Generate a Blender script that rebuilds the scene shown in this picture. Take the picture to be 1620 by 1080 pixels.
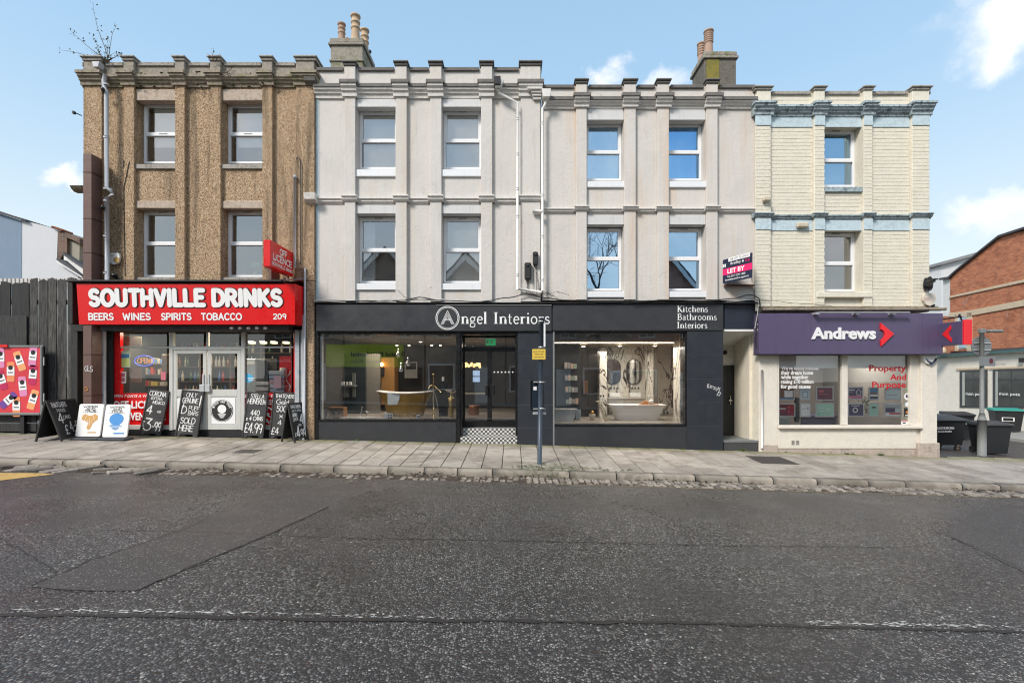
import bpy, bmesh, math, random
from mathutils import Vector, Matrix
random.seed(7)
PI = math.pi
S = bpy.context.scene
for o in list(bpy.data.objects): bpy.data.objects.remove(o, do_unlink=True)
C = S.collection

# ------------------------------------------------------------------ camera, sky, sun, exposure
F, D, HC, YH = 759.0, 11.5, 1.62, 595.0       # focal length (px of a 1620 px wide frame), distance to the facades, eye height, horizon row
cam_d = bpy.data.cameras.new('camera'); cam = bpy.data.objects.new('camera', cam_d); C.objects.link(cam)
cam.location = (0, -D, HC); cam.rotation_euler = (PI/2, 0, 0)
cam_d.sensor_width = 36; cam_d.lens = 36*F/1620; cam_d.shift_y = (YH-540)/1620
cam_d.clip_start = .05; cam_d.clip_end = 2000
S.camera = cam

SUN_EL, SUN_AZ = math.radians(42), math.radians(220)     # azimuth clockwise from +y
world = bpy.data.worlds.new('World'); S.world = world; world.use_nodes = True
def build_world():
    nt = world.node_tree; N = nt.nodes; L = nt.links
    for n in list(N): N.remove(n)
    out = N.new('ShaderNodeOutputWorld'); bg = N.new('ShaderNodeBackground')
    sky = N.new('ShaderNodeTexSky'); sky.sky_type = 'NISHITA'; sky.sun_disc = False
    sky.sun_elevation = SUN_EL; sky.sun_rotation = SUN_AZ
    sky.air_density = 1.0; sky.dust_density = 1.2; sky.ozone_density = 1.5
    tc = N.new('ShaderNodeTexCoord')
    nrm = N.new('ShaderNodeVectorMath'); nrm.operation = 'NORMALIZE'; L.new(tc.outputs['Generated'], nrm.inputs[0])
    sep = N.new('ShaderNodeSeparateXYZ'); L.new(nrm.outputs[0], sep.inputs[0])
    def M(op, a, b=None, clamp=False):
        n = N.new('ShaderNodeMath'); n.operation = op; n.use_clamp = clamp
        for i, v in enumerate((a, b)):
            if v is None: continue
            if hasattr(v, 'links') or hasattr(v, 'is_linked'): L.new(v, n.inputs[i])
            else: n.inputs[i].default_value = v
        return n.outputs[0]
    def MR(v, a, b, c=0, d=1, t='SMOOTHSTEP'):
        n = N.new('ShaderNodeMapRange'); n.interpolation_type = t
        L.new(v, n.inputs[0])
        for i, x in zip((1, 2, 3, 4), (a, b, c, d)): n.inputs[i].default_value = x
        return n.outputs[0]
    def mix(f, a, b):
        n = N.new('ShaderNodeMix'); n.data_type = 'RGBA'
        if hasattr(f, 'is_linked'): L.new(f, n.inputs[0])
        else: n.inputs[0].default_value = f
        for i, v in ((6, a), (7, b)):
            if hasattr(v, 'is_linked'): L.new(v, n.inputs[i])
            else: n.inputs[i].default_value = v
        return n.outputs[2]
    # thin bright haze over the blue: paler towards the horizon
    up = sep.outputs['Z']
    hz = MR(up, -.02, .7, .95, .60, 'LINEAR')
    hazecol = mix(MR(up, 0, .55, 0, 1), (8.2, 8.8, 8.5, 1), (4.4, 6.9, 9.4, 1))
    base = mix(hz, sky.outputs[0], hazecol)
    # noise that breaks the cloud edges
    n1 = N.new('ShaderNodeTexNoise'); n1.inputs['Scale'].default_value = 9; n1.inputs['Detail'].default_value = 9; n1.inputs['Roughness'].default_value = .6
    L.new(nrm.outputs[0], n1.inputs['Vector'])
    off = N.new('ShaderNodeVectorMath'); off.operation = 'SUBTRACT'; L.new(n1.outputs['Color'], off.inputs[0]); off.inputs[1].default_value = (.5, .5, .5)
    sc = N.new('ShaderNodeVectorMath'); sc.operation = 'SCALE'; L.new(off.outputs[0], sc.inputs[0]); sc.inputs['Scale'].default_value = .16
    pv = N.new('ShaderNodeVectorMath'); pv.operation = 'ADD'; L.new(nrm.outputs[0], pv.inputs[0]); L.new(sc.outputs[0], pv.inputs[1])
    total = None
    # cumulus puffs: direction (frame px), radius, strength
    for px, py, r, k in ((1625, 20, .10, 1.0), (1520, 5, .03, .3), (955, 120, .055, .75), (1060, 130, .05, .5), (98, 276, .035, .8), (1560, 325, .06, .7), (1610, 300, .04, .5), (1590, 345, .05, .5)):
        d = Vector(((px-810)/F, 1, (YH-py)/F)).normalized()
        sb = N.new('ShaderNodeVectorMath'); sb.operation = 'SUBTRACT'; L.new(pv.outputs[0], sb.inputs[0]); sb.inputs[1].default_value = d
        sq = N.new('ShaderNodeVectorMath'); sq.operation = 'MULTIPLY'; L.new(sb.outputs[0], sq.inputs[0]); sq.inputs[1].default_value = (.8, .8, 1.35)
        ln = N.new('ShaderNodeVectorMath'); ln.operation = 'LENGTH'; L.new(sq.outputs[0], ln.inputs[0])
        v = MR(ln.outputs['Value'], r*.25, r*.85, k, 0)
        total = v if total is None else M('MAXIMUM', total, v)
    # broken cloud over the rest of the sky (behind the camera: it shows in the window panes)
    n2 = N.new('ShaderNodeTexNoise'); n2.inputs['Scale'].default_value = 2.6; n2.inputs['Detail'].default_value = 8; n2.inputs['Roughness'].default_value = .58
    L.new(nrm.outputs[0], n2.inputs['Vector'])
    rest = M('MULTIPLY', MR(n2.outputs['Fac'], .45, .66, 0, .9), MR(sep.outputs['Y'], -.35, .15, 1, .0))
    total = M('MAXIMUM', total, rest)
    ccol = mix(MR(n1.outputs['Fac'], .3, .7), (8.6, 8.8, 9.3, 1), (10.6, 10.4, 10.3, 1))
    col = mix(total, base, ccol)
    # below the horizon: the dull tone of distant ground
    col = mix(MR(up, -.06, -.01, 1, 0), col, (1.6, 1.5, 1.4, 1))
    L.new(col, bg.inputs[0]); bg.inputs[1].default_value = .079
    L.new(bg.outputs[0], out.inputs[0])
build_world()
sd = bpy.data.lights.new('sun', 'SUN'); sun = bpy.data.objects.new('sun', sd); C.objects.link(sun)
sd.energy = 2.5; sd.angle = math.radians(15); sd.color = (1.0, .93, .86)
_d = Vector((math.sin(SUN_AZ)*math.cos(SUN_EL), math.cos(SUN_AZ)*math.cos(SUN_EL), math.sin(SUN_EL)))
sun.rotation_euler = (-_d).to_track_quat('-Z', 'Y').to_euler(); sun.location = _d*60
S.view_settings.view_transform = 'Standard'; S.view_settings.look = 'None'
S.view_settings.gamma = 1; S.view_settings.use_curve_mapping = False
S.view_settings.exposure = 0.63
S.render.engine = 'CYCLES'
S.cycles.max_bounces = 7; S.cycles.diffuse_bounces = 3; S.cycles.glossy_bounces = 3; S.cycles.transmission_bounces = 6
S.cycles.transparent_max_bounces = 12; S.cycles.use_denoising = True; S.cycles.caustics_reflective = False; S.cycles.caustics_refractive = False
S.cycles.sample_clamp_indirect = 6; S.cycles.filter_width = 1.15

# ------------------------------------------------------------------ photograph measure -> metres
def X(px, y=0.0): return (px-810)*(D+y)/F
def Z(py, y=0.0): return HC+(YH-py)*(D+y)/F
GX = [(-60, 1.3), (-9.5, .215), (-4.7, .112), (0, 0), (5.9, -.172), (10, -.30), (14, -.42), (60, -1.3)]
def interp(x, T):
    if x <= T[0][0]: return T[0][1]
    for (a, u), (b, v) in zip(T, T[1:]):
        if x <= b: return u+(v-u)*(x-a)/(b-a)
    return T[-1][1]
KY = -2.52                                   # y of the pavement's outer edge
def gx(x): return interp(x, GX)
def gz(x, y=0.0):                            # pavement surface: falls 4 % towards the kerb
    return gx(x)+.043*max(min(y, 0), KY-.3)
def rz(x): return gx(x)-.225                 # road surface

# ------------------------------------------------------------------ mesh collector
SPLIT = {'coping', 'cornice', 'cornice_capping', 'string_course', 'blue_band', 'ground_floor_pier', 'shop_pier', 'shutter_rail', 'shutter_guide', 'joint_strip', 'vent_pipe', 'red_frame', 'red_panel', 'window_rail', 'soffit_lamp', 'mullion', 'plinth_stone', 'air_vent', 'party_wall', 'clamp', 'hinge', 'gravel_board', 'door_groove', 'print_block', 'rail', 'wall_cable', 'recess_wall', 'paper', 'parapet_panel', 'bargeboard', 'leg', 'window_header', 'card_row', 'wheel', 'edge_strip'}
class MB:
    def __init__(s, M=None): s.v = []; s.f = []; s.M = M; s.sm = []
    def add(s, vs, fs, smooth=False):
        n = len(s.v)
        if s.M is not None: vs = [s.M @ Vector(p) for p in vs]
        s.v += [tuple(p) for p in vs]; s.f += [tuple(i+n for i in f) for f in fs]
        s.sm += [smooth]*len(fs); return s
    def box(s, x0, x1, y0, y1, z0, z1, c=0):
        if x1 < x0: x0, x1 = x1, x0
        if y1 < y0: y0, y1 = y1, y0
        if z1 < z0: z0, z1 = z1, z0
        c = min(c, .45*min(x1-x0, y1-y0, z1-z0))
        if c <= 0:
            v = [(x, y, z) for z in (z0, z1) for y in (y0, y1) for x in (x0, x1)]
            return s.add(v, [(0, 2, 3, 1), (4, 5, 7, 6), (0, 1, 5, 4), (2, 6, 7, 3), (0, 4, 6, 2), (1, 3, 7, 5)])
        P = {}; v = []
        lo = (x0, y0, z0); hi = (x1, y1, z1)
        for i in range(8):
            b = ((i >> 0) & 1, (i >> 1) & 1, (i >> 2) & 1)
            for a in range(3):
                p = [(hi[k]-c if b[k] else lo[k]+c) if k != a else (hi[k] if b[k] else lo[k]) for k in range(3)]
                P[(b, a)] = len(v); v.append(tuple(p))
        f = []
        for a in range(3):
            o1, o2 = [k for k in range(3) if k != a]
            for sgn in (0, 1):
                q = []
                for u, w in ((0, 0), (1, 0), (1, 1), (0, 1)):
                    b = [0, 0, 0]; b[a] = sgn; b[o1] = u; b[o2] = w; q.append(P[(tuple(b), a)])
                if (sgn == 0) != (a == 1): q.reverse()
                f.append(tuple(q))
            for u in (0, 1):                      # edges along axis a
                for w in (0, 1):
                    b0 = [0, 0, 0]; b0[o1] = u; b0[o2] = w; b1 = list(b0); b1[a] = 1
                    b0, b1 = tuple(b0), tuple(b1)
                    q = [P[(b0, o1)], P[(b1, o1)], P[(b1, o2)], P[(b0, o2)]]
                    if (u == w) != (a == 1): q.reverse()
                    f.append(tuple(q))
        for i in range(8):
            b = ((i >> 0) & 1, (i >> 1) & 1, (i >> 2) & 1)
            q = [P[(b, 0)], P[(b, 1)], P[(b, 2)]]
            if sum(b) % 2 == 0: q.reverse()
            f.append(tuple(q))
        return s.add(v, f)
    def prism(s, poly, axis, a, b):
        """poly: 2D outline; axis 'x': (y,z), 'y': (x,z), 'z': (x,y); extruded from a to b"""
        mk = {'x': lambda p, t: (t, p[0], p[1]), 'y': lambda p, t: (p[0], t, p[1]), 'z': lambda p, t: (p[0], p[1], t)}[axis]
        n = len(poly)
        v = [mk(p, a) for p in poly]+[mk(p, b) for p in poly]
        f = [tuple(range(n)), tuple(range(2*n-1, n-1, -1))]+[(i, i+n, (i+1) % n+n, (i+1) % n) for i in range(n)]
        return s.add(v, f)
    def face(s, *pts): return s.add(list(pts), [tuple(range(len(pts)))])
    def tube(s, pts, r, seg=8, cap=True, r2=None):
        pts = [Vector(p) for p in pts]; n = len(pts); v = []; up = Vector((.13, .21, 1)).normalized()
        for i, p in enumerate(pts):
            t = (pts[min(i+1, n-1)]-pts[max(i-1, 0)]).normalized()
            u = up if abs(t.dot(up)) < .95 else Vector((1, .1, 0)).normalized()
            a = t.cross(u).normalized(); b = t.cross(a)
            rr = r if r2 is None else r+(r2-r)*i/max(n-1, 1)
            for k in range(seg): v.append(p+a*(rr*math.cos(2*PI*k/seg))+b*(rr*math.sin(2*PI*k/seg)))
        f = [(i*seg+k, i*seg+(k+1) % seg, (i+1)*seg+(k+1) % seg, (i+1)*seg+k) for i in range(n-1) for k in range(seg)]
        s.add(v, f, seg > 5)
        if cap and seg > 2:
            m = len(s.v)-len(v); s.f += [tuple(m+k for k in range(seg)), tuple(m+(n-1)*seg+k for k in reversed(range(seg)))]; s.sm += [False]*2
        return s
    def lathe(s, prof, c, seg=16, sx=1, sy=1):
        v = [(c[0]+r*sx*math.cos(2*PI*k/seg), c[1]+r*sy*math.sin(2*PI*k/seg), c[2]+z) for r, z in prof for k in range(seg)]
        n = len(prof)
        f = [(i*seg+k, i*seg+(k+1) % seg, (i+1)*seg+(k+1) % seg, (i+1)*seg+k) for i in range(n-1) for k in range(seg)]
        s.add(v, f, True)
        m = len(s.v)-len(v); s.f += [tuple(m+k for k in reversed(range(seg))), tuple(m+(n-1)*seg+k for k in range(seg))]; s.sm += [False]*2
        return s
    def ball(s, c, r, seg=12, rings=7, sc=(1, 1, 1)):
        return s.lathe([(max(.001, r*math.sin(PI*i/rings)), -r*math.cos(PI*i/rings)*sc[2]) for i in range(rings+1)], c, seg, sc[0], sc[1])
    def disc(s, cx, cz, r, y, seg=24, rz=None, r_in=0):
        rz = rz or r
        if r_in:
            v = [(cx+q*r*math.cos(2*PI*k/seg), y, cz+q*rz*math.sin(2*PI*k/seg)) for q in (1, r_in/r) for k in range(seg)]
            return s.add(v, [(k, (k+1) % seg, seg+(k+1) % seg, seg+k) for k in range(seg)])
        return s.add([(cx+r*math.cos(2*PI*k/seg), y, cz+rz*math.sin(2*PI*k/seg)) for k in range(seg)], [tuple(range(seg))])
    def wallgrid(s, x0, x1, z0, z1, holes, y0, y1):
        """a wall slab (front y0, rear y1) with rectangular openings; no hidden duplicate faces"""
        xs = sorted({x0, x1, *[h[0] for h in holes], *[h[1] for h in holes]}); zs = sorted({z0, z1, *[h[2] for h in holes], *[h[3] for h in holes]})
        xs = [x for x in xs if x0 <= x <= x1]; zs = [z for z in zs if z0 <= z <= z1]
        def solid(i, j):
            if not (0 <= i < len(xs)-1 and 0 <= j < len(zs)-1): return False
            cx, cz = (xs[i]+xs[i+1])/2, (zs[j]+zs[j+1])/2
            return not any(h[0] < cx < h[1] and h[2] < cz < h[3] for h in holes)
        for i in range(len(xs)-1):
            for j in range(len(zs)-1):
                if not solid(i, j): continue
                a, b, c, d = xs[i], xs[i+1], zs[j], zs[j+1]
                s.face((a, y0, c), (b, y0, c), (b, y0, d), (a, y0, d)); s.face((a, y1, c), (a, y1, d), (b, y1, d), (b, y1, c))
                if not solid(i-1, j): s.face((a, y0, c), (a, y0, d), (a, y1, d), (a, y1, c))
                if not solid(i+1, j): s.face((b, y0, c), (b, y1, c), (b, y1, d), (b, y0, d))
                if not solid(i, j-1): s.face((a, y0, c), (a, y1, c), (b, y1, c), (b, y0, c))
                if not solid(i, j+1): s.face((a, y0, d), (b, y0, d), (b, y1, d), (a, y1, d))
        return s
    def islands(s):
        p = list(range(len(s.v)))
        def find(i):
            while p[i] != i: p[i] = p[p[i]]; i = p[i]
            return i
        for f in s.f:
            a = find(f[0])
            for j in f[1:]: p[find(j)] = a
        g = {}
        for k, f in enumerate(s.f): g.setdefault(find(f[0]), []).append(k)
        out = []
        for ks in g.values():
            m = MB(); idx = {}
            for k in ks:
                for j in s.f[k]:
                    if j not in idx: idx[j] = len(m.v); m.v.append(s.v[j])
                m.f.append(tuple(idx[j] for j in s.f[k])); m.sm.append(s.sm[k])
            out.append(m)
        return out
    def build(s, name, mat, parent=None, label=None, kind=None, cat=None, group=None, origin=None):
        if name in SPLIT and parent is not None and kind is None:
            isl = s.islands()
            if len(isl) > 1:
                for m in isl: o = m.build(name, mat, parent, label)
                return o
        off = Vector((0, 0, 0))
        if parent is not None: off = world_loc(parent)
        elif origin is not None: off = Vector(origin)
        me = bpy.data.meshes.new(name)
        me.from_pydata([(a-off.x, b-off.y, c-off.z) for a, b, c in s.v], [], s.f)
        if any(s.sm): me.polygons.foreach_set('use_smooth', s.sm)
        me.materials.append(mat); me.update()
        o = bpy.data.objects.new(name, me); C.objects.link(o)
        if parent is not None: o.parent = parent
        elif origin is not None: o.location = off
        return tag(o, label, cat, group, kind)
def world_loc(o):
    v = Vector(o.location)
    while o.parent is not None: o = o.parent; v += Vector(o.location)
    return v
def tag(o, label=None, cat=None, group=None, kind=None):
    if label: o['label'] = label
    if cat: o['category'] = cat
    if group: o['group'] = group
    if kind: o['kind'] = kind
    return o
def thing(name, label, cat, loc=(0, 0, 0), group=None):
    o = bpy.data.objects.new(name, None); C.objects.link(o); o.location = loc; o.empty_display_size = .2
    return tag(o, label, cat, group)
def at(o, **k): return tag(o, **k)
def inst(name, me, loc, parent=None, rot=(0, 0, 0), scale=(1, 1, 1)):
    o = bpy.data.objects.new(name, me); C.objects.link(o)
    if parent is not None: o.parent = parent; loc = Vector(loc)-world_loc(parent)
    o.location = loc; o.rotation_euler = rot; o.scale = scale
    return o
def mesh_of(mb, name, mat):
    me = bpy.data.meshes.new(name); me.from_pydata(mb.v, [], mb.f)
    if any(mb.sm): me.polygons.foreach_set('use_smooth', mb.sm)
    me.materials.append(mat); me.update(); return me
def copy_tree(o, parent=None):
    c = o.copy(); C.objects.link(c); c.parent = parent
    for ch in list(o.children): copy_tree(ch, c)
    return c

# ------------------------------------------------------------------ materials (world-position based relief and wear)
MATS = {}
def srgb(r, g, b):
    f = lambda c: c/12.92 if c <= .04045 else ((c+.055)/1.055)**2.4
    return (f(r/255), f(g/255), f(b/255), 1)
class NT:
    def __init__(s, name):
        s.mt = bpy.data.materials.new(name); s.mt.use_nodes = True; s.t = s.mt.node_tree; s.N = s.t.nodes; s.L = s.t.links
        for n in list(s.N): s.N.remove(n)
        s.out = s.N.new('ShaderNodeOutputMaterial'); s.p = s.N.new('ShaderNodeBsdfPrincipled'); s.L.new(s.p.outputs[0], s.out.inputs[0])
        s.geo = s.N.new('ShaderNodeNewGeometry')
    def vec(s, sc=(1, 1, 1), rot=(0, 0, 0), src=None):
        n = s.N.new('ShaderNodeMapping'); n.inputs['Scale'].default_value = sc; n.inputs['Rotation'].default_value = rot
        s.L.new(src or s.geo.outputs['Position'], n.inputs[0]); return n.outputs[0]
    def noise(s, scale, detail=4, rough=.55, sc=(1, 1, 1), dist=0, out='Fac'):
        n = s.N.new('ShaderNodeTexNoise'); n.inputs['Scale'].default_value = scale; n.inputs['Detail'].default_value = detail
        n.inputs['Roughness'].default_value = rough; n.inputs['Distortion'].default_value = dist; s.L.new(s.vec(sc), n.inputs['Vector']); return n.outputs[out]
    def vor(s, scale, out='Distance', feat='F1', sc=(1, 1, 1), rnd=1):
        n = s.N.new('ShaderNodeTexVoronoi'); n.feature = feat; n.inputs['Scale'].default_value = scale; n.inputs['Randomness'].default_value = rnd
        s.L.new(s.vec(sc), n.inputs['Vector']); return n.outputs[out]
    def m(s, op, a, b=None, clamp=False):
        n = s.N.new('ShaderNodeMath'); n.operation = op; n.use_clamp = clamp
        for i, v in enumerate((a, b)):
            if v is None: continue
            if hasattr(v, 'is_linked'): s.L.new(v, n.inputs[i])
            else: n.inputs[i].default_value = v
        return n.outputs[0]
    def mr(s, v, a, b, c=0, d=1):
        n = s.N.new('ShaderNodeMapRange'); s.L.new(v, n.inputs[0]); n.interpolation_type = 'SMOOTHSTEP'
        for i, x in zip((1, 2, 3, 4), (a, b, c, d)): n.inputs[i].default_value = x
        return n.outputs[0]
    def mix(s, f, a, b, mode='MIX'):
        n = s.N.new('ShaderNodeMix'); n.data_type = 'RGBA'; n.blend_type = mode
        for i, v in ((0, f), (6, a), (7, b)):
            if hasattr(v, 'is_linked'): s.L.new(v, n.inputs[i])
            else: n.inputs[i].default_value = v
        return n.outputs[2]
    def sepxyz(s):
        n = s.N.new('ShaderNodeSeparateXYZ'); s.L.new(s.geo.outputs['Position'], n.inputs[0]); return n.outputs
    def bump(s, h, dist, strength=1):
        n = s.N.new('ShaderNodeBump'); n.inputs['Distance'].default_value = dist; n.inputs['Strength'].default_value = strength
        s.L.new(h, n.inputs['Height']); s.L.new(n.outputs[0], s.p.inputs['Normal']); return n
    def set(s, k, v):
        if hasattr(v, 'is_linked'): s.L.new(v, s.p.inputs[k])
        else: s.p.inputs[k].default_value = v
def mul(c, k): return (c[0]*k, c[1]*k, c[2]*k, 1)
def mat(name, col, rough=.6, metal=0, var=.12, scale=3, bump=0, bscale=60, spec=.5, streak=0, dirt=None, dirt_amt=.3, emit=0, rnd=0, coat=0):
    if name in MATS: return MATS[name]
    t = NT(name); a = t.mix(t.noise(scale, 5), mul(col, 1-var), mul(col, 1+var))
    if streak:
        st = t.noise(1, 5, .65, sc=(11, 11, .55)); a = t.mix(t.mr(st, .5, .78, 0, streak), a, mul(col, .42))
    if dirt:
        d = t.noise(scale*1.7, 7, .68, dist=.6); a = t.mix(t.mr(d, .52, .70, 0, dirt_amt), a, dirt)
    if rnd:
        oi = t.N.new('ShaderNodeObjectInfo'); a = t.mix(1.0, a, t.mix(oi.outputs['Random'], (1-rnd, 1-rnd, 1-rnd, 1), (1+rnd, 1+rnd*.95, 1+rnd*.85, 1)), 'MULTIPLY')
    t.set('Base Color', a); t.set('Metallic', metal); t.set('Specular IOR Level', spec)
    t.set('Roughness', t.mr(t.noise(scale*2.3, 3), .3, .7, max(0, rough-.07), min(1, rough+.07)))
    if coat: t.set('Coat Weight', coat)
    if bump: t.bump(t.noise(bscale, 4, .6), bump)
    if emit: t.set('Emission Color', col); t.set('Emission Strength', emit)
    MATS[name] = t.mt; return t.mt
def glass(name, refl=.12, tint=(1, 1, 1, 1), dirt=.03, wav=.0012, gcol=(1, 1, 1, 1)):
    """clear pane: see-through with a mirror coat that grows towards grazing"""
    if name in MATS: return MATS[name]
    t = NT(name); t.N.remove(t.p)
    tr = t.N.new('ShaderNodeBsdfTransparent'); tr.inputs[0].default_value = tint
    gl = t.N.new('ShaderNodeBsdfGlossy'); gl.inputs['Roughness'].default_value = .0; gl.inputs[0].default_value = gcol
    lw = t.N.new('ShaderNodeLayerWeight'); lw.inputs[0].default_value = .22
    f = t.m('ADD', t.m('MULTIPLY', lw.outputs['Fresnel'], .9), refl, True)
    if wav:
        b = t.N.new('ShaderNodeBump'); b.inputs['Distance'].default_value = wav; b.inputs['Strength'].default_value = 1
        t.L.new(t.noise(1.7, 2, .4), b.inputs['Height']); t.L.new(b.outputs[0], gl.inputs['Normal'])
    mx = t.N.new('ShaderNodeMixShader'); t.L.new(f, mx.inputs[0]); t.L.new(tr.outputs[0], mx.inputs[1]); t.L.new(gl.outputs[0], mx.inputs[2])
    df = t.N.new('ShaderNodeBsdfDiffuse'); df.inputs[0].default_value = (.6, .6, .58, 1)
    m2 = t.N.new('ShaderNodeMixShader'); t.L.new(t.mr(t.noise(2.5, 6, .7), .4, .8, 0, dirt*2), m2.inputs[0])
    t.L.new(mx.outputs[0], m2.inputs[1]); t.L.new(df.outputs[0], m2.inputs[2]); t.L.new(m2.outputs[0], t.out.inputs[0])
    MATS[name] = t.mt; return t.mt
def m_render(name, col, warm, amt=.35):
    """painted cement render: trowel relief, warm water stains, faint vertical runs, hairline cracks"""
    t = NT(name)
    a = t.mix(t.noise(1.4, 6, .6), mul(col, .93), mul(col, 1.05))
    a = t.mix(t.mr(t.noise(1, 4, .6, sc=(2.2, 2.2, .22)), .5, .72, 0, amt), a, warm)
    a = t.mix(t.mr(t.noise(1, 6, .7, sc=(16, 16, .7)), .52, .76, 0, .36), a, mul(col, .5))
    a = t.mix(t.mr(t.noise(1.1, 5, .6, dist=.5), .5, .58, 0, .12), a, mul(col, .7))
    a = t.mix(t.mr(t.noise(5, 7, .75, dist=.8), .58, .76, 0, .30), a, mul(col, .62))
    ck = t.m('ABSOLUTE', t.m('SUBTRACT', t.noise(.8, 9, .6, dist=.4), .5)); cm = t.m('MULTIPLY', t.mr(ck, .0, .0035, .5, 0), t.mr(t.noise(.7, 2), .55, .65)); a = t.mix(cm, a, mul(col, .35))
    t.set('Base Color', a); t.set('Roughness', .88); t.set('Specular IOR Level', .25)
    h = t.m('ADD', t.m('MULTIPLY', t.noise(7, 5, .6, dist=1.5), 1.0), t.m('MULTIPLY', t.noise(60, 3), .25))
    t.bump(h, .012, .8); MATS[name] = t.mt; return t.mt
def m_pebble():
    t = NT('pebbledash')
    c = t.vor(88, 'Color'); sp = t.N.new('ShaderNodeSeparateColor'); t.L.new(c, sp.inputs[0])
    a = t.mix(sp.outputs[0], (.30, .19, .108, 1), (.72, .50, .315, 1))
    a = t.mix(t.mr(sp.outputs[1], .8, .9), a, (.78, .66, .47, 1))
    a = t.mix(t.mr(sp.outputs[2], .80, .86), a, (.075, .048, .03, 1))
    a = t.mix(t.mr(t.noise(1, 5, .62, sc=(3.2, 3.2, .28)), .50, .68, 0, .62), a, (.085, .068, .05, 1))
    a = t.mix(t.mr(t.noise(3, 7, .7), .55, .75, 0, .35), a, (.14, .10, .065, 1))
    t.set('Base Color', a); t.set('Roughness', .93); t.set('Specular IOR Level', .2)
    t.bump(t.m('ADD', t.m('MULTIPLY', t.vor(95), -1), t.m('MULTIPLY', t.noise(22, 5), 1.2)), .012, 1)
    return t.mt
def m_oldpaint(name, col, grime, amt=.6, moss=0):
    """weathered painted or bare stone trim"""
    t = NT(name)
    a = t.mix(t.noise(4, 6, .65), mul(col, .85), mul(col, 1.1))
    a = t.mix(t.mr(t.noise(9, 8, .78, dist=1.2), .46, .64, 0, amt), a, grime)
    a = t.mix(t.mr(t.noise(1, 5, .7, sc=(24, 24, 1.3)), .55, .72, 0, amt*.7), a, mul(grime, .7))
    if moss: a = t.mix(t.mr(t.noise(3.3, 6, .7), .5, .68, 0, moss), a, (.13, .15, .045, 1))
    t.set('Base Color', a); t.set('Roughness', .9); t.set('Specular IOR Level', .2)
    t.bump(t.noise(28, 6, .7), .012, 1); MATS[name] = t.mt; return t.mt
def m_asphalt():
    t = NT('asphalt')
    c = t.vor(50, 'Color', sc=(1, 1, .2)); sp = t.N.new('ShaderNodeSeparateColor'); t.L.new(c, sp.inputs[0])
    d = t.vor(50, sc=(1, 1, .2)); e = t.vor(50, feat='DISTANCE_TO_EDGE', sc=(1, 1, .2))
    a = t.mix(t.m('POWER', sp.outputs[0], 2.2), (.036, .030, .026, 1), (.38, .35, .32, 1))
    a = t.mix(t.mr(sp.outputs[1], .9, .98), a, (.24, .225, .20, 1))
    a = t.mix(t.mr(sp.outputs[2], .985, .995), a, (.55, .52, .46, 1))
    a = t.mix(t.mr(sp.outputs[1], .03, .0), a, (.13, .07, .05, 1))
    a = t.mix(t.mr(e, .05, .24, .97, 0), a, (.013, .011, .009, 1))
    a = t.mix(t.mr(t.noise(.55, 6, .62, dist=.7), .43, .68, 0, .65), a, (.036, .027, .022, 1))
    a = t.mix(t.mr(t.noise(1, 5, .6, sc=(.15, 1.4, 1)), .5, .7, 0, .35), a, (.045, .034, .027, 1))
    t.set('Base Color', a)
    t.set('Roughness', t.m('ADD', t.mr(t.noise(.8, 5), .38, .62, .20, .38), t.m('MULTIPLY', sp.outputs[0], .10)))
    t.set('Specular IOR Level', .85)
    h = t.m('ADD', t.m('MULTIPLY', d, -.8), t.m('MULTIPLY', sp.outputs[1], .55)); h = t.m('ADD', h, t.m('MULTIPLY', t.noise(170, 3), .25))
    t.bump(h, .014, 1); MATS['asphalt'] = t.mt; return t.mt
def m_smooth_asphalt():
    t = NT('smooth_asphalt')
    c = t.vor(120, 'Color'); sp = t.N.new('ShaderNodeSeparateColor'); t.L.new(c, sp.inputs[0])
    a = t.mix(sp.outputs[0], (.036, .030, .026, 1), (.088, .078, .071, 1)); a = t.mix(t.mr(sp.outputs[2], .965, .985), a, (.35, .33, .3, 1))
    t.set('Base Color', a); t.set('Roughness', t.mr(t.noise(1.1, 5), .3, .7, .44, .6)); t.bump(t.m('MULTIPLY', t.vor(120), -1), .0035, .9)
    return t.mt
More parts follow.
